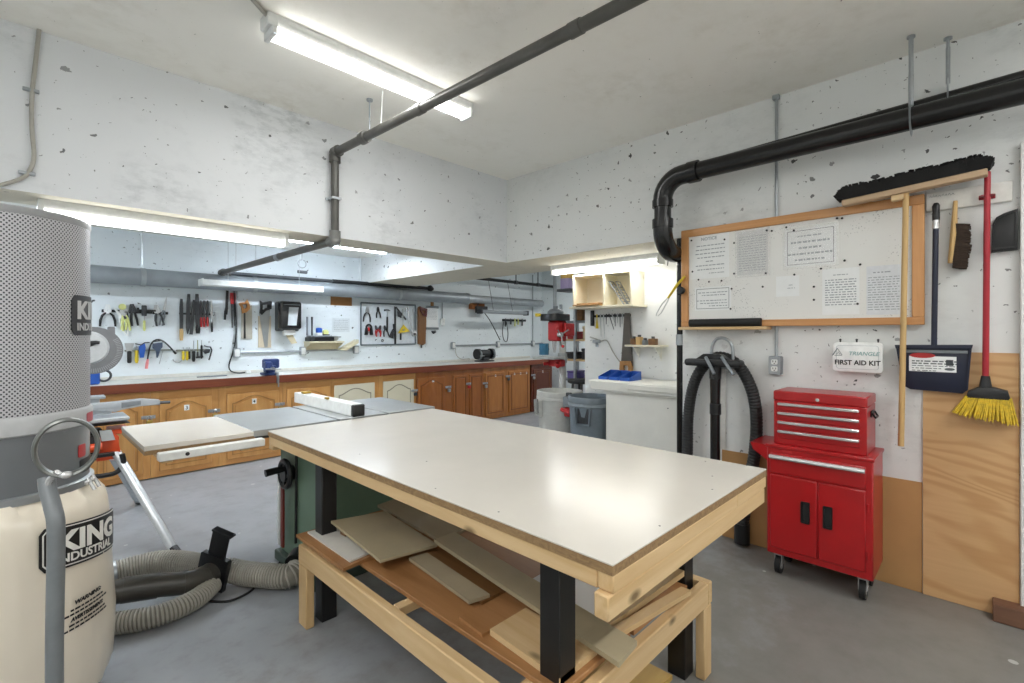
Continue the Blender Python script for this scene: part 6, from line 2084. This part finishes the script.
part(MB().tube([p0-V((.05, 0, 0)), p0+V((.02, 0, 0))], .028, 14), 'clamp_knob', m_orange, t)
p0, p1 = mp(96, 457, 4.17), mp(114, 451, 4.17)
part(MB().box(p0.x-.03, p1.x, 4.12, 4.17, p0.z, p1.z, .004), 'black_bar', m_black, t)
hp = [mp(u, v, 4.14) for u, v in ((92, 477), (104, 475.5), (115, 473), (121, 468), (123.5, 461), (122, 454))]
part(MB().tube(smooth_path(hp, 5), .016, 12), 'loop_handle', m_black, t)
p0 = mp(97, 440, 4.2)
part(MB().box(p0.x-.03, p0.x+.03, 4.24, 4.34, .55, .755, .004), 'upright', m_black, t)

t = thing('mitre_saw', 'grey mitre saw with a round blade guard on the orange stand', 'mitre saw', (.2, SYY, .78))
p0, p1 = mp(92, 423, 4.2), mp(129, 415.5, 4.2)
part(MB().box(-.45, p1.x, 4.16, 4.44, p0.z, p1.z, .006), 'table', m_silver, t)
p0, p1 = mp(92, 426.5, 4.2), mp(130, 422.5, 4.2)
part(MB().box(-.45, p1.x, 4.18, 4.42, p0.z, p1.z+.0, .004), 'table_skirt', m_black, t)
p0, p1 = mp(92, 416, 4.22), mp(112.5, 407, 4.22)
part(MB().box(-.40, p1.x, 4.26, 4.30, p0.z, p1.z, .004), 'rear_fence', plain('light_grey_alloy', 'aeb4ba', .4, .3), t)
q = [mp(u, v, 4.24) for u, v in ((90, 404.5), (121, 401.5), (142, 399), (160, 400), (160.5, 405), (142, 406), (122, 409), (116, 412), (90, 411))]
part(MB(frame((0, 4.24, 0), (1, 0, 0), (0, 0, 1), (0, -1, 0))).prism([(p.x, p.z) for p in q], -.06, .0, None, .005), 'extension_arm', plain('light_grey_alloy', 'aeb4ba', .4, .3), t)
q = [mp(u, v, 4.18) for u, v in ((122, 402.5), (141, 400.5), (141, 404.5), (122, 408))]
part(MB(frame((0, 4.18, 0), (1, 0, 0), (0, 0, 1), (0, -1, 0))).prism([(p.x, p.z) for p in q], -.02, .004, None, .003), 'arm_panel', m_grey_plastic, t)
part(MB().tube([mp(160, 402.5, 4.24), mp(170, 402, 4.24)], .011, 10), 'arm_handle', m_dark_steel, t)
p0, p1 = mp(92, 397.5, 4.5), mp(105, 395, 4.5)
part(MB().box(-.2, p1.x, 4.46, 4.54, p0.z-.012, p1.z, .004).box(-.2, p1.x-.03, 4.48, 4.52, p0.z-.05, p0.z-.013, .004), 'slide_rail', m_silver, t)
gx, gz = .362, 1.283
Fs = frame((gx, SYY, gz), (1, 0, 0), (0, 0, 1), (0, -1, 0))
oc = [(.158*math.cos(a), .158*math.sin(a)) for a in [i*2*PI/48 for i in range(48)]]
ic = [(-.025+.105*math.cos(a), .015+.105*math.sin(a)) for a in [i*2*PI/48 for i in range(48)]]
part(MB(Fs).ringprism(oc, ic, -.03, .03), 'lower_guard', plain('smoky_guard', '6b6d70', .35), t)
mb = MB(Fs)
for i in range(30):
    a = -1.9+i*.085
    r0, r1 = .122, .15
    mb.box(r0, r1, -.0022, .0022, .03, .033, 0, R(a, 'Z'))
part(mb, 'guard_rib', plain('guard_rib_grey', '8e9092', .4), t)
part(MB(Fs).lathe([(.112, -.012), (.112, .030), (.10, .042), (0, .044)], 40, T(-.028, .018, 0)), 'blade_cover', plain('pale_cover', 'b4b8bb', .4, .2), t)
part(MB(Fs).tube([(-.02, .045, .04), (.012, .055, .055), (.03, .052, .06)], .012, 10, [.02, .012, .010]), 'guard_knob', m_black, t)
part(MB(Fs).box(-.30, -.05, .06, .20, -.20, -.035, .02).tube([(-.12, -.10, -.14), (-.2, -.38, -.20)], .035, 12), 'motor_housing', m_dark_steel, t)
part(MB(Fs).box(.075, .115, .055, .16, -.022, .022, .006), 'guard_arm', plain('smoky_guard', '6b6d70', .35), t)
part(MB(Fs).tube([(-.25, -.40, -.22), (-.25, .10, -.22)], .03, 12).box(-.32, -.16, -.50, -.36, -.28, -.12, .01), 'saw_post', m_silver, t)
# ================================================================== recess beside the notice board and the back room
def rc(u, v, d=0.0):
    return onX(u, v, XW-d)


m_white_paint = plain('white_painted_wood', 'e0dfd8', .5, 0, .04, 5)
m_cream_ply = plain('cream_plywood', 'e1dac4', .55, 0, .04, 5)
# --- white bench
t = thing('white_bench', 'white painted bench with a closed front in the recess', 'bench', (3.95, 2.05, 0))
part(MB().box(3.745, 3.765, 1.70, 2.46, .0, .872, .002), 'front_panel', m_white_paint, t)
part(MB().box(3.77, 4.19, 2.44, 2.459, .0, .93, .002), 'end_panel', m_white_paint, t)
part(MB().box(3.77, 4.19, 1.62, 1.64, .0, .93, .002), 'end_panel', m_white_paint, t)
part(MB().box(3.70, 4.195, 1.60, 2.62, .945, .966, .003), 'top_board', m_white_paint, t)
part(MB().box(3.695, 3.725, 1.60, 2.60, .885, .9665, .004), 'apron', m_white_paint, t)
part(MB().box(3.678, 3.694, 1.62, 2.20, .912, .958, .004), 'drawer_front', m_white_paint, t)
part(MB().box(3.715, 3.745, 1.62, 2.46, .868, .886, .003), 'lower_lip', m_white_paint, t)
part(MB().lathe([(.005, 0), (.005, .004)], 8, frame((3.7445, 1.86, .78), (0, 1, 0), (0, 0, 1), (-1, 0, 0))), 'screw_head', m_dark_steel, t)
# --- blue parts bins
for i, f in enumerate((0, 1, 2)):
    y = 2.60-.115*i
    x = 3.93
    labs = ('blue open parts bin on the white bench, farthest from the notice board', 'blue open parts bin in the middle of three on the white bench', 'blue open parts bin on the white bench, nearest to the notice board')
    t = thing('parts_bin', labs[i], 'bin', (x, y-.05, .967), 'blue parts bins on the bench')
    mb = MB().hexa([(x-.10, y-.10, .967), (x+.11, y-.10, .967), (x+.11, y, .967), (x-.10, y, .967)], [(x-.10, y-.10, .972), (x+.11, y-.10, .972), (x+.11, y, .972), (x-.10, y, .972)])
    part(mb, 'base', m_blue, t)
    part(MB().box(x+.105, x+.11, y-.10, y, .972, 1.045), 'back', m_blue, t)
    part(MB().box(x-.10, x-.095, y-.10, y, .972, .995), 'front_lip', m_blue, t)
    for yy in (y-.10, y-.005):
        part(MB().hexa([(x-.095, yy, .972), (x+.105, yy, .972), (x+.105, yy+.005, .972), (x-.095, yy+.005, .972)],
                       [(x-.095, yy, .995), (x+.105, yy, 1.045), (x+.105, yy+.005, 1.045), (x-.095, yy+.005, .995)]), 'side', m_blue, t)
t = thing('round_stool', 'black round stool top showing behind the garbage cans', 'stool', (4.56, 3.34, 0))
part(MB().lathe([(.13, .82), (.15, .83), (.15, .855), (.13, .865), (0, .866)], 24, T(4.56, 3.34, 0)), 'seat', m_rubber, t)
for a in (.8, 2.4, 3.9, 5.5):
    part(MB().tube([(4.56+.09*math.cos(a), 3.34+.09*math.sin(a), .82), (4.56+.15*math.cos(a), 3.34+.15*math.sin(a), 0)], .014, 10), 'leg', m_dark_steel, t)

# --- garbage cans
def can(x, y, r, h, label, mat, rim_mat, handle_side):
    t = thing('garbage_can', label, 'garbage can', (x, y, 0), 'garbage cans by the drill press')
    prof = [(r*.80, .0), (r*.82, .01), (r*.95, h-.09), (r*.95, h-.06), (r*1.0, h-.055), (r*1.0, h-.005), (r*.985, h), (r*.93, h), (r*.92, h-.05), (r*.78, .02), (0, .02)]
    part(MB().lathe(prof, 40, T(x, y, 0)), 'can_body', mat, t)
    part(MB().lathe([(r*.955, h-.09), (r*1.01, h-.085), (r*1.01, h-.06), (r*.96, h-.055)], 40, T(x, y, 0)), 'rim_band', rim_mat, t)
    for a in handle_side:
        M = T(x, y, 0) @ R(a, 'Z')
        h_ = part(MB().hexa([(r*.86, -.07, h-.26), (r*.86, .07, h-.26), (r*1.02, .06, h-.26), (r*1.02, -.06, h-.26)], [(r*.9, -.075, h-.245), (r*.9, .075, h-.245), (r*1.05, .065, h-.245), (r*1.05, -.065, h-.245)], M), 'handle', mat, t)
        for s in (-1, 1):
            part(MB().hexa([(r*.86, s*.07, h-.26), (r*.86, s*.058, h-.26), (r*1.04, s*.058, h-.26), (r*1.04, s*.07, h-.26)], [(r*.93, s*.085, h-.09), (r*.93, s*.072, h-.09), (r*1.07, s*.072, h-.10), (r*1.07, s*.085, h-.10)], M), 'handle_side', mat, h_)
        part(MB().box(r*.90, r*.93, -.055, .055, h-.24, h-.10, 0, M), 'handle_recess', m_dark_steel, h_)
    return t


m_bin_grey = plain('blue_grey_plastic', '6f7a83', .45)
m_bin_white = plain('greyish_white_plastic', 'b9bab6', .45)
can(3.905, 2.735, .222, .79, 'blue grey garbage can with a moulded handle at the end of the white bench', m_bin_grey, plain('pale_blue_grey', '8d979e', .45), (-2.9, .25))
can(4.04, 3.235, .243, .79, 'off-white garbage can standing by the dark red cabinet', m_bin_white, plain('can_rim_white', 'c6c6c2', .45), (2.6,))
# small red and grey gadget clipped on the pale can
c = V((3.90, 3.00, .66))
t = thing('hanging_tool', 'small grey and red power tool hung between the two garbage cans', 'power tool', c)
part(MB().box(c.x-.05, c.x+.03, c.y-.055, c.y+.045, .655, .76, .008), 'battery_case', m_grey_plastic, t)
part(MB().box(c.x-.055, c.x+.025, c.y-.055, c.y+.03, .56, .65, .012).tube([(c.x-.06, c.y+.05, .63), (c.x-.06, c.y-.06, .60)], .02, 10), 'grip', m_redp, t)
part(MB().box(c.x-.03, c.x+.01, c.y-.03, c.y+.02, .76, .80, .004), 'hook', m_dark_steel, t)

# --- cubby shelf
CX = XW-.24
ya, yb = 2.325, 3.00
zt_, zb_ = 1.985, 1.665
t = thing('cubby_shelf', 'cream two bay cubby shelf high on the recess wall under the light', 'shelf', (4.08, (ya+yb)/2, zb_))
part(MB().box(CX-.02, XW-.003, ya-.03, yb+.03, zb_-.02, zb_, .003), 'bottom_board', m_cream_ply, t)
part(MB().box(CX, XW-.003, ya, yb, zt_-.018, zt_, .002), 'top_board', m_cream_ply, t)
part(MB().box(CX, XW-.003, ya, ya+.018, zb_, zt_-.0185, .002), 'end_panel', m_cream_ply, t)
part(MB().box(CX, XW-.003, yb-.018, yb, zb_, zt_-.0185, .002), 'end_panel', m_cream_ply, t)
part(MB().box(CX, XW-.003, 2.62, 2.64, zb_, zt_-.0185, .002), 'divider', m_cream_ply, t)
part(MB().box(XW-.012, XW-.003, ya+.018, yb-.018, zb_, zt_-.0185), 'back_panel', m_cream_ply, t)
Fq = frame((CX, 2.64, zb_+.015), (0, 1, 0), (0, 0, 1), (-1, 0, 0))
t = thing('fallen_shelf_board', 'thin tan boards lying in the outer bay of the cubby shelf', 'board', (CX+.05, 2.8, zb_))
for k, (z_, dx) in enumerate(((.002, -.02), (.018, .01))):
    part(MB().box(CX-.03+dx, XW-.03, 2.655, 2.965-.03*k, zb_+z_, zb_+z_+.014, .002), 'thin_board', wood('tan_strip', 'b9925c', '916a3a', 'Y', .5, 12, .1, 0, False), t)
# wire racks leaning in the bay
for i, dy in enumerate((0, .045)):
    labs = ('grey wire rack leaning in the near bay of the cubby shelf', 'second grey wire rack leaning behind the first in the cubby shelf')
    t = thing('wire_rack', labs[i], 'rack', (CX+.06, 2.5, zb_), 'wire racks in the cubby shelf')
    p, q = V((CX+.05+.05*i, 2.60-dy, zb_+.235)), V((CX+.05+.05*i, 2.44-dy*.5, zb_+.008))
    part(MB().tube([p, q], .006, 8).tube([p+V((.07, 0, 0)), q+V((.07, 0, 0))], .006, 8), 'side_wire', m_grey_plastic, t)
    mb = MB()
    for k in range(9):
        f = k/8
        a = p.lerp(q, f)
        mb.tube([a, a+V((.07, 0, 0))], .004, 6)
    part(mb, 'cross_wire_rib', m_grey_plastic, t)
# colourful box beside the cubby
t = thing('small_carton', 'small purple and yellow box on a bracket beyond the cubby shelf', 'box', (4.35, 3.4, 1.80))
bxp = onX(567, 289, 4.45)
by = -bxp[0]
t.location = (4.45, by, bxp[1])
WORLD[t.name] = T(*t.location)
part(MB().box(4.40, 4.50, by-.06, by+.06, bxp[1], bxp[1]+.12, .004), 'carton', plain('pale_purple_card', 'a89bc4', .5), t)
part(MB().box(4.40, 4.50, by-.058, by+.058, bxp[1]+.1205, bxp[1]+.18, .004), 'carton_top', plain('ochre_card', 'd0ac5c', .5), t)
t = thing('corner_bracket', 'dark bracket shelf carrying the purple and yellow box', 'bracket', (4.45, by, bxp[1]-.03))
part(MB().box(4.37, 4.60, by-.09, by+.09, bxp[1]-.03, bxp[1]-.001, .004), 'plate', m_dark_steel, t)
part(MB().tube([(4.58, by-.05, bxp[1]-.02), (4.58, by-.05, 2.62)], .010, 8), 'hanger_rod', m_galv, t)

# --- tool bar with bits and the old saw
q0, q1 = rc(593, 318), rc(631, 313.5)
zz = (q0[1]+q1[1])/2
t = thing('wall_tool_bar', 'black tool bar on the recess wall below the cubby shelf', 'tool rail', FRC @ V(((q0[0]+q1[0])/2, zz, 0)))
part(MB(FRC).box(q0[0], q1[0], zz-.012, zz+.012, .001, .014, .003), 'bar', m_iron, t)
part(MB(FRC).box(q0[0]-.015, q0[0]+.02, zz-.10, zz+.06, .001, .03, .004), 'end_block', m_black, t)
rnd = random.Random(17)
bits = [(598, 14, m_yellow, 'yellow handled tool hanging at the outer end of the black bar'), (601.5, 22, m_steel, 'long thin awl next to the yellow handled tool on the bar'), (604.5, 24, m_steel, 'longest thin rod on the black bar'), (607.5, 10, m_dark_steel, 'short dark bit beside the longest rod'),
        (610, 16, m_dark_steel, 'dark slanting bit in the middle of the black bar'), (613, 10, m_steel, 'short bright bit past the slanting one'), (616, 12, m_dark_steel, 'dark bit, fourth from the old saw on the bar'), (618.5, 9, m_steel, 'bright bit, third from the old saw on the bar'),
        (621, 13, m_dark_steel, 'dark bit, second from the old saw on the bar'), (623.5, 10, m_steel, 'bright bit next to the old saw on the bar')]
for i, (u, h, mt, lab) in enumerate(bits):
    a, b = rc(u, 313)
    L_ = h*.0105
    F = at(FRC, a, zz+.02, .02, (.35 if 'slanting' in lab else rnd.uniform(-.06, .06)))
    single(MB(F).tube([(0, 0, 0), (0, -.03, 0), (0, -.04, 0), (0, -L_, 0)], .006, 8, [.007, .007, .004, .003 if i else .016]), 'drill_bit' if i > 2 else 'awl', mt, lab, 'tool', 'tools on the recess wall bar')
D = .02
t = thing('old_hand_saw', 'old dark hand saw hanging blade up with a tan wooden handle', 'saw', FRC @ V((*rc(626, 374, D), D)))
def rq(q, d=D):
    return [rc(u, v, d) for u, v in q]
part(MB(FRC).prism(rq(((624.5, 313), (630, 313), (633, 366), (621, 364))), D-.002, D+.002), 'blade', plain('old_saw_blade', '5d5750', .5, .5, .12, 12), t)
out = rq(((620.5, 361), (631, 361), (632.5, 366), (632, 373), (628, 375), (622, 374), (620, 369)))
cc = (sum(p[0] for p in out)/7, sum(p[1] for p in out)/7)
part(MB(FRC).ringprism(out, [(cc[0]+(x-cc[0])*.4, cc[1]+(y-cc[1])*.4) for x, y in out], D-.012, D+.014), 'handle', wood('tan_saw_handle', 'c08f55', '97662f', 'Z', .5, 20, .1, .2, False), t)
# cable with a small junction on the wall
cp = [(590, 337), (596, 339), (601, 341), (605, 340), (608, 342), (612, 350), (617, 358), (621, 363)]
t = thing('wall_cable', 'thin grey cable swagging across the recess wall to the old saw', 'cable', FRC @ V((*rc(604, 341, .01), .01)))
part(MB(FRC).tube(smooth_path([(*rc(u, v, .012), .012) for u, v in cp], 4), .006, 8), 'cable_sheath', m_cable, t)
a, b = rc(597, 341)
part(MB(FRC).box(a-.04, a+.05, b-.018, b+.014, .001, .03, .005).box(a-.005, a+.02, b-.06, b-.018, .001, .025, .004), 'junction', m_galv, t)

# --- small shelf with blocks
q0, q1 = rc(626, 345, .12), rc(662.5, 345, .12)
zs_ = (q0[1]+q1[1])/2
t = thing('small_shelf', 'small cream shelf on the recess wall carrying little wooden blocks', 'shelf', FRC @ V(((q0[0]+q1[0])/2, zs_, 0)))
part(MB(FRC).box(q0[0], q1[0], zs_-.018, zs_, .001, .15, .003), 'board', m_cream_ply, t)
for f in (.2, .8):
    x_ = q0[0]+(q1[0]-q0[0])*f
    part(MB(FRC).box(x_-.012, x_+.012, zs_-.15, zs_-.019, .001, .006).hexa([(x_-.004, zs_-.13, .006), (x_+.004, zs_-.13, .006), (x_+.004, zs_-.03, .006), (x_-.004, zs_-.03, .006)], [(x_-.004, zs_-.02, .12), (x_+.004, zs_-.02, .12), (x_+.004, zs_-.019, .13), (x_-.004, zs_-.019, .13)]), 'bracket', m_white_paint, t)
for i, (u0, u1, h, mt, lab) in enumerate(((630, 634.5, .06, m_brown, 'dark brown block at the outer end of the small shelf'), (635.5, 640, .075, m_ash_z, 'pale wooden block with a dark cap on the small shelf'), (642, 645, .045, m_grey_plastic, 'grey stub standing between the blocks on the small shelf'), (648, 655, .06, m_brown, 'long brown block near the inner end of the small shelf'))):
    x0_, x1_ = rc(u0, 340, .12)[0], rc(u1, 340, .12)[0]
    t = thing('wooden_block', lab, 'block', FRC @ V(((x0_+x1_)/2, zs_, .08)), 'blocks on the small shelf')
    part(MB(FRC).box(x0_, x1_, zs_+.001, zs_+h, .06, .12, .003), 'block_body', mt, t)
    part(MB(FRC).tube([((x0_+x1_)/2, zs_+h, .09), ((x0_+x1_)/2, zs_+h+.02, .09)], .016, 10), 'peg', m_dark_steel, t)
a, b = rc(657, 262, 0)
t = thing('hook_cluster', 'bunch of small wire hooks at the top of the recess wall by the strip light', 'hook', FRC @ V((a, b, 0)))
part(MB(at(FRC, a, b)).box(-.10, .02, -.03, .0, .001, .05, .004), 'bracket', m_galv, t)
part(MB(at(FRC, a, b)).tube([(.02, 0, .02), (.09, .07, .03), (.13, .04, .03), (.12, -.05, .03)], .005, 6).tube([(-.02, -.01, .05), (.06, -.01, .06), (.09, .03, .05)], .005, 6), 'wire', m_dark_steel, t)

# ------------------------------------------------------------------ drill press
dx, dy = 4.69, 3.77
t = thing('drill_press', 'red and grey floor drill press with a black belt cover in the back room', 'drill press', (dx, dy, 0))
part(MB().box(dx-.22, dx+.18, dy-.15, dy+.15, .0, .05, .01), 'base', m_grey_plastic, t)
part(MB().tube([(dx+.08, dy, .05), (dx+.08, dy, 1.55)], .042, 20), 'column', plain('pale_column', 'cfcfca', .4, .1), t)
part(MB().lathe([(.10, 1.636), (.10, 1.66), (.07, 1.69), (.03, 1.70), (.03, 1.73), (0, 1.735)], 20, T(dx-.06, dy, 0)), 'pulley_cap', m_grey_plastic, t)
part(MB().box(dx-.28, dx+.0, dy-.15, dy+.19, 1.085, 1.11, .006).lathe([(.06, 1.03), (.06, 1.15)], 18, T(dx+.08, dy, 0)), 'work_table', plain('pale_table_iron', 'b5b8b6', .4, .3), t)
part(MB().box(dx-.12, dx+.07, dy-.085, dy+.085, 1.30, 1.55, .02), 'head', m_redp, t)
part(MB().box(dx-.03, dx+.16, dy-.13, dy-.09, 1.36, 1.52, .01), 'motor_mount', m_redp, t)
c = part(MB().prism(rrect(dx-.22, dx+.14, dy-.12, dy+.16, .1), 1.55, 1.635, None, .012), 'belt_cover', m_black, t)
part(MB().box(dx-.25, dx-.21, dy+.10, dy+.17, 1.60, 1.64, .006), 'cover_latch', m_yellow, c)
part(MB().tube([(dx-.08, dy, 1.30), (dx-.08, dy, 1.22), (dx-.08, dy, 1.16)], .028, 14, [.03, .024, .012]), 'chuck', m_chrome, t)
part(MB().tube([(dx-.10, dy+.15, 1.13), (dx-.10, dy+.15, 1.27)], .06, 16).ball((dx-.10, dy+.15, 1.2), .065, (1, 1, .9)), 'motor', plain('teal_blue_paint', '35708f', .4), t)
for k in range(3):
    a = k*2*PI/3+.5
    p = V((dx-.10, dy-.12, 1.38))
    h_ = part(MB().tube([p, p+V((math.cos(a)*.14, -.03, math.sin(a)*.14))], .008, 8), 'feed_lever', m_chrome, t)
    part(MB().ball(p+V((math.cos(a)*.14, -.03, math.sin(a)*.14)), .020), 'knob', m_redp, h_)
part(MB().tube([(dx-.10, dy-.08, 1.38), (dx-.10, dy-.13, 1.38)], .03, 14), 'feed_hub', m_chrome, t)
part(MB().box(dx-.10, dx+.0, dy-.11, dy+.09, .99, 1.075, .012).tube([(dx-.12, dy-.05, 1.03), (dx-.16, dy-.12, 1.0)], .025, 10).tube([(dx-.12, dy+.06, 1.03), (dx-.17, dy+.10, 1.02)], .022, 10), 'table_clamp', m_redp, t)
xx, yy = dx+.05, dy+.10
single(MB().tube([(xx, yy, 1.637), (xx, yy, 2.60)], .022, 14).tube([(xx, yy, 1.637), (xx, yy, 1.70)], .028, 14), 'drop_pipe', m_galv, 'vertical grey pipe dropping from the ceiling to the drill press', 'pipe')

# ------------------------------------------------------------------ steel shelving beyond the wall end
sx0, sx1, sy0, sy1 = 5.05, 5.45, 3.06, 4.05
t = thing('steel_shelving', 'grey steel shelving unit crammed behind the drill press', 'shelving', ((sx0+sx1)/2, (sy0+sy1)/2, 0))
for x_ in (sx0, sx1-.035):
    for y_ in (sy0, 3.78, sy1-.035):
        part(MB().box(x_, x_+.035, y_, y_+.035, 0, 1.78, .003), 'post', m_galv, t)
SH = (.35, .80, 1.06, 1.32, 1.56)
for z_ in SH:
    part(MB().box(sx0+.002, sx1-.002, sy0+.002, sy1-.002, z_-.025, z_, .002), 'shelf', m_pine_y if z_ in (1.32, 1.06) else m_grey_plastic, t)
items = [(3.62, .17, .17, 1.32, plain('cream_plastic', 'd2c4a0', .5), 'cream tub on the middle shelf of the steel shelving'), (3.90, .12, .10, 1.32, m_redp, 'red case on the middle shelf of the steel shelving'),
         (3.60, .14, .12, .80, m_blue, 'bright blue case low on the steel shelving'), (3.88, .15, .10, .80, plain('purple_case', '6a5f9e', .5), 'purple case low on the steel shelving beside the blue one'),
         (3.62, .20, .14, 1.06, m_dark_steel, 'dark toolbox on the steel shelving under the cream tub'), (3.90, .16, .09, 1.06, m_black, 'black flat case on the steel shelving behind the drill press'),
         (3.62, .10, .20, 1.56, m_dark_steel, 'dark canister on the top of the steel shelving'), (3.76, .08, .16, 1.56, m_brown, 'brown canister on the top of the steel shelving')]
for y_, w_, h_, z_, mt, lab in items:
    t = thing('storage_case', lab, 'case', (sx0+.15, y_, z_), 'cases on the steel shelving')
    part(MB().box(sx0+.05, sx0+.30, y_-w_/2, y_+w_/2, z_+.001, z_+h_*.75, .008), 'case_body', mt, t)
    part(MB().box(sx0+.045, sx0+.305, y_-w_/2-.004, y_+w_/2+.004, z_+h_*.75+.0005, z_+h_, .006), 'lid', mt, t)

# ================================================================== render look
SC.view_settings.view_transform = 'Standard'
SC.view_settings.look = 'None'
SC.view_settings.gamma = 1.0
SC.view_settings.exposure = EXPOSURE
SC.view_settings.use_curve_mapping = False
SC.cycles.use_denoising = True
SC.cycles.max_bounces = 10
SC.cycles.diffuse_bounces = 8
SC.cycles.sample_clamp_indirect = 8
w = bpy.data.worlds.new('world')
SC.world = w
w.use_nodes = True
w.node_tree.nodes['Background'].inputs[0].default_value = (.6, .6, .6, 1)
w.node_tree.nodes['Background'].inputs[1].default_value = 0
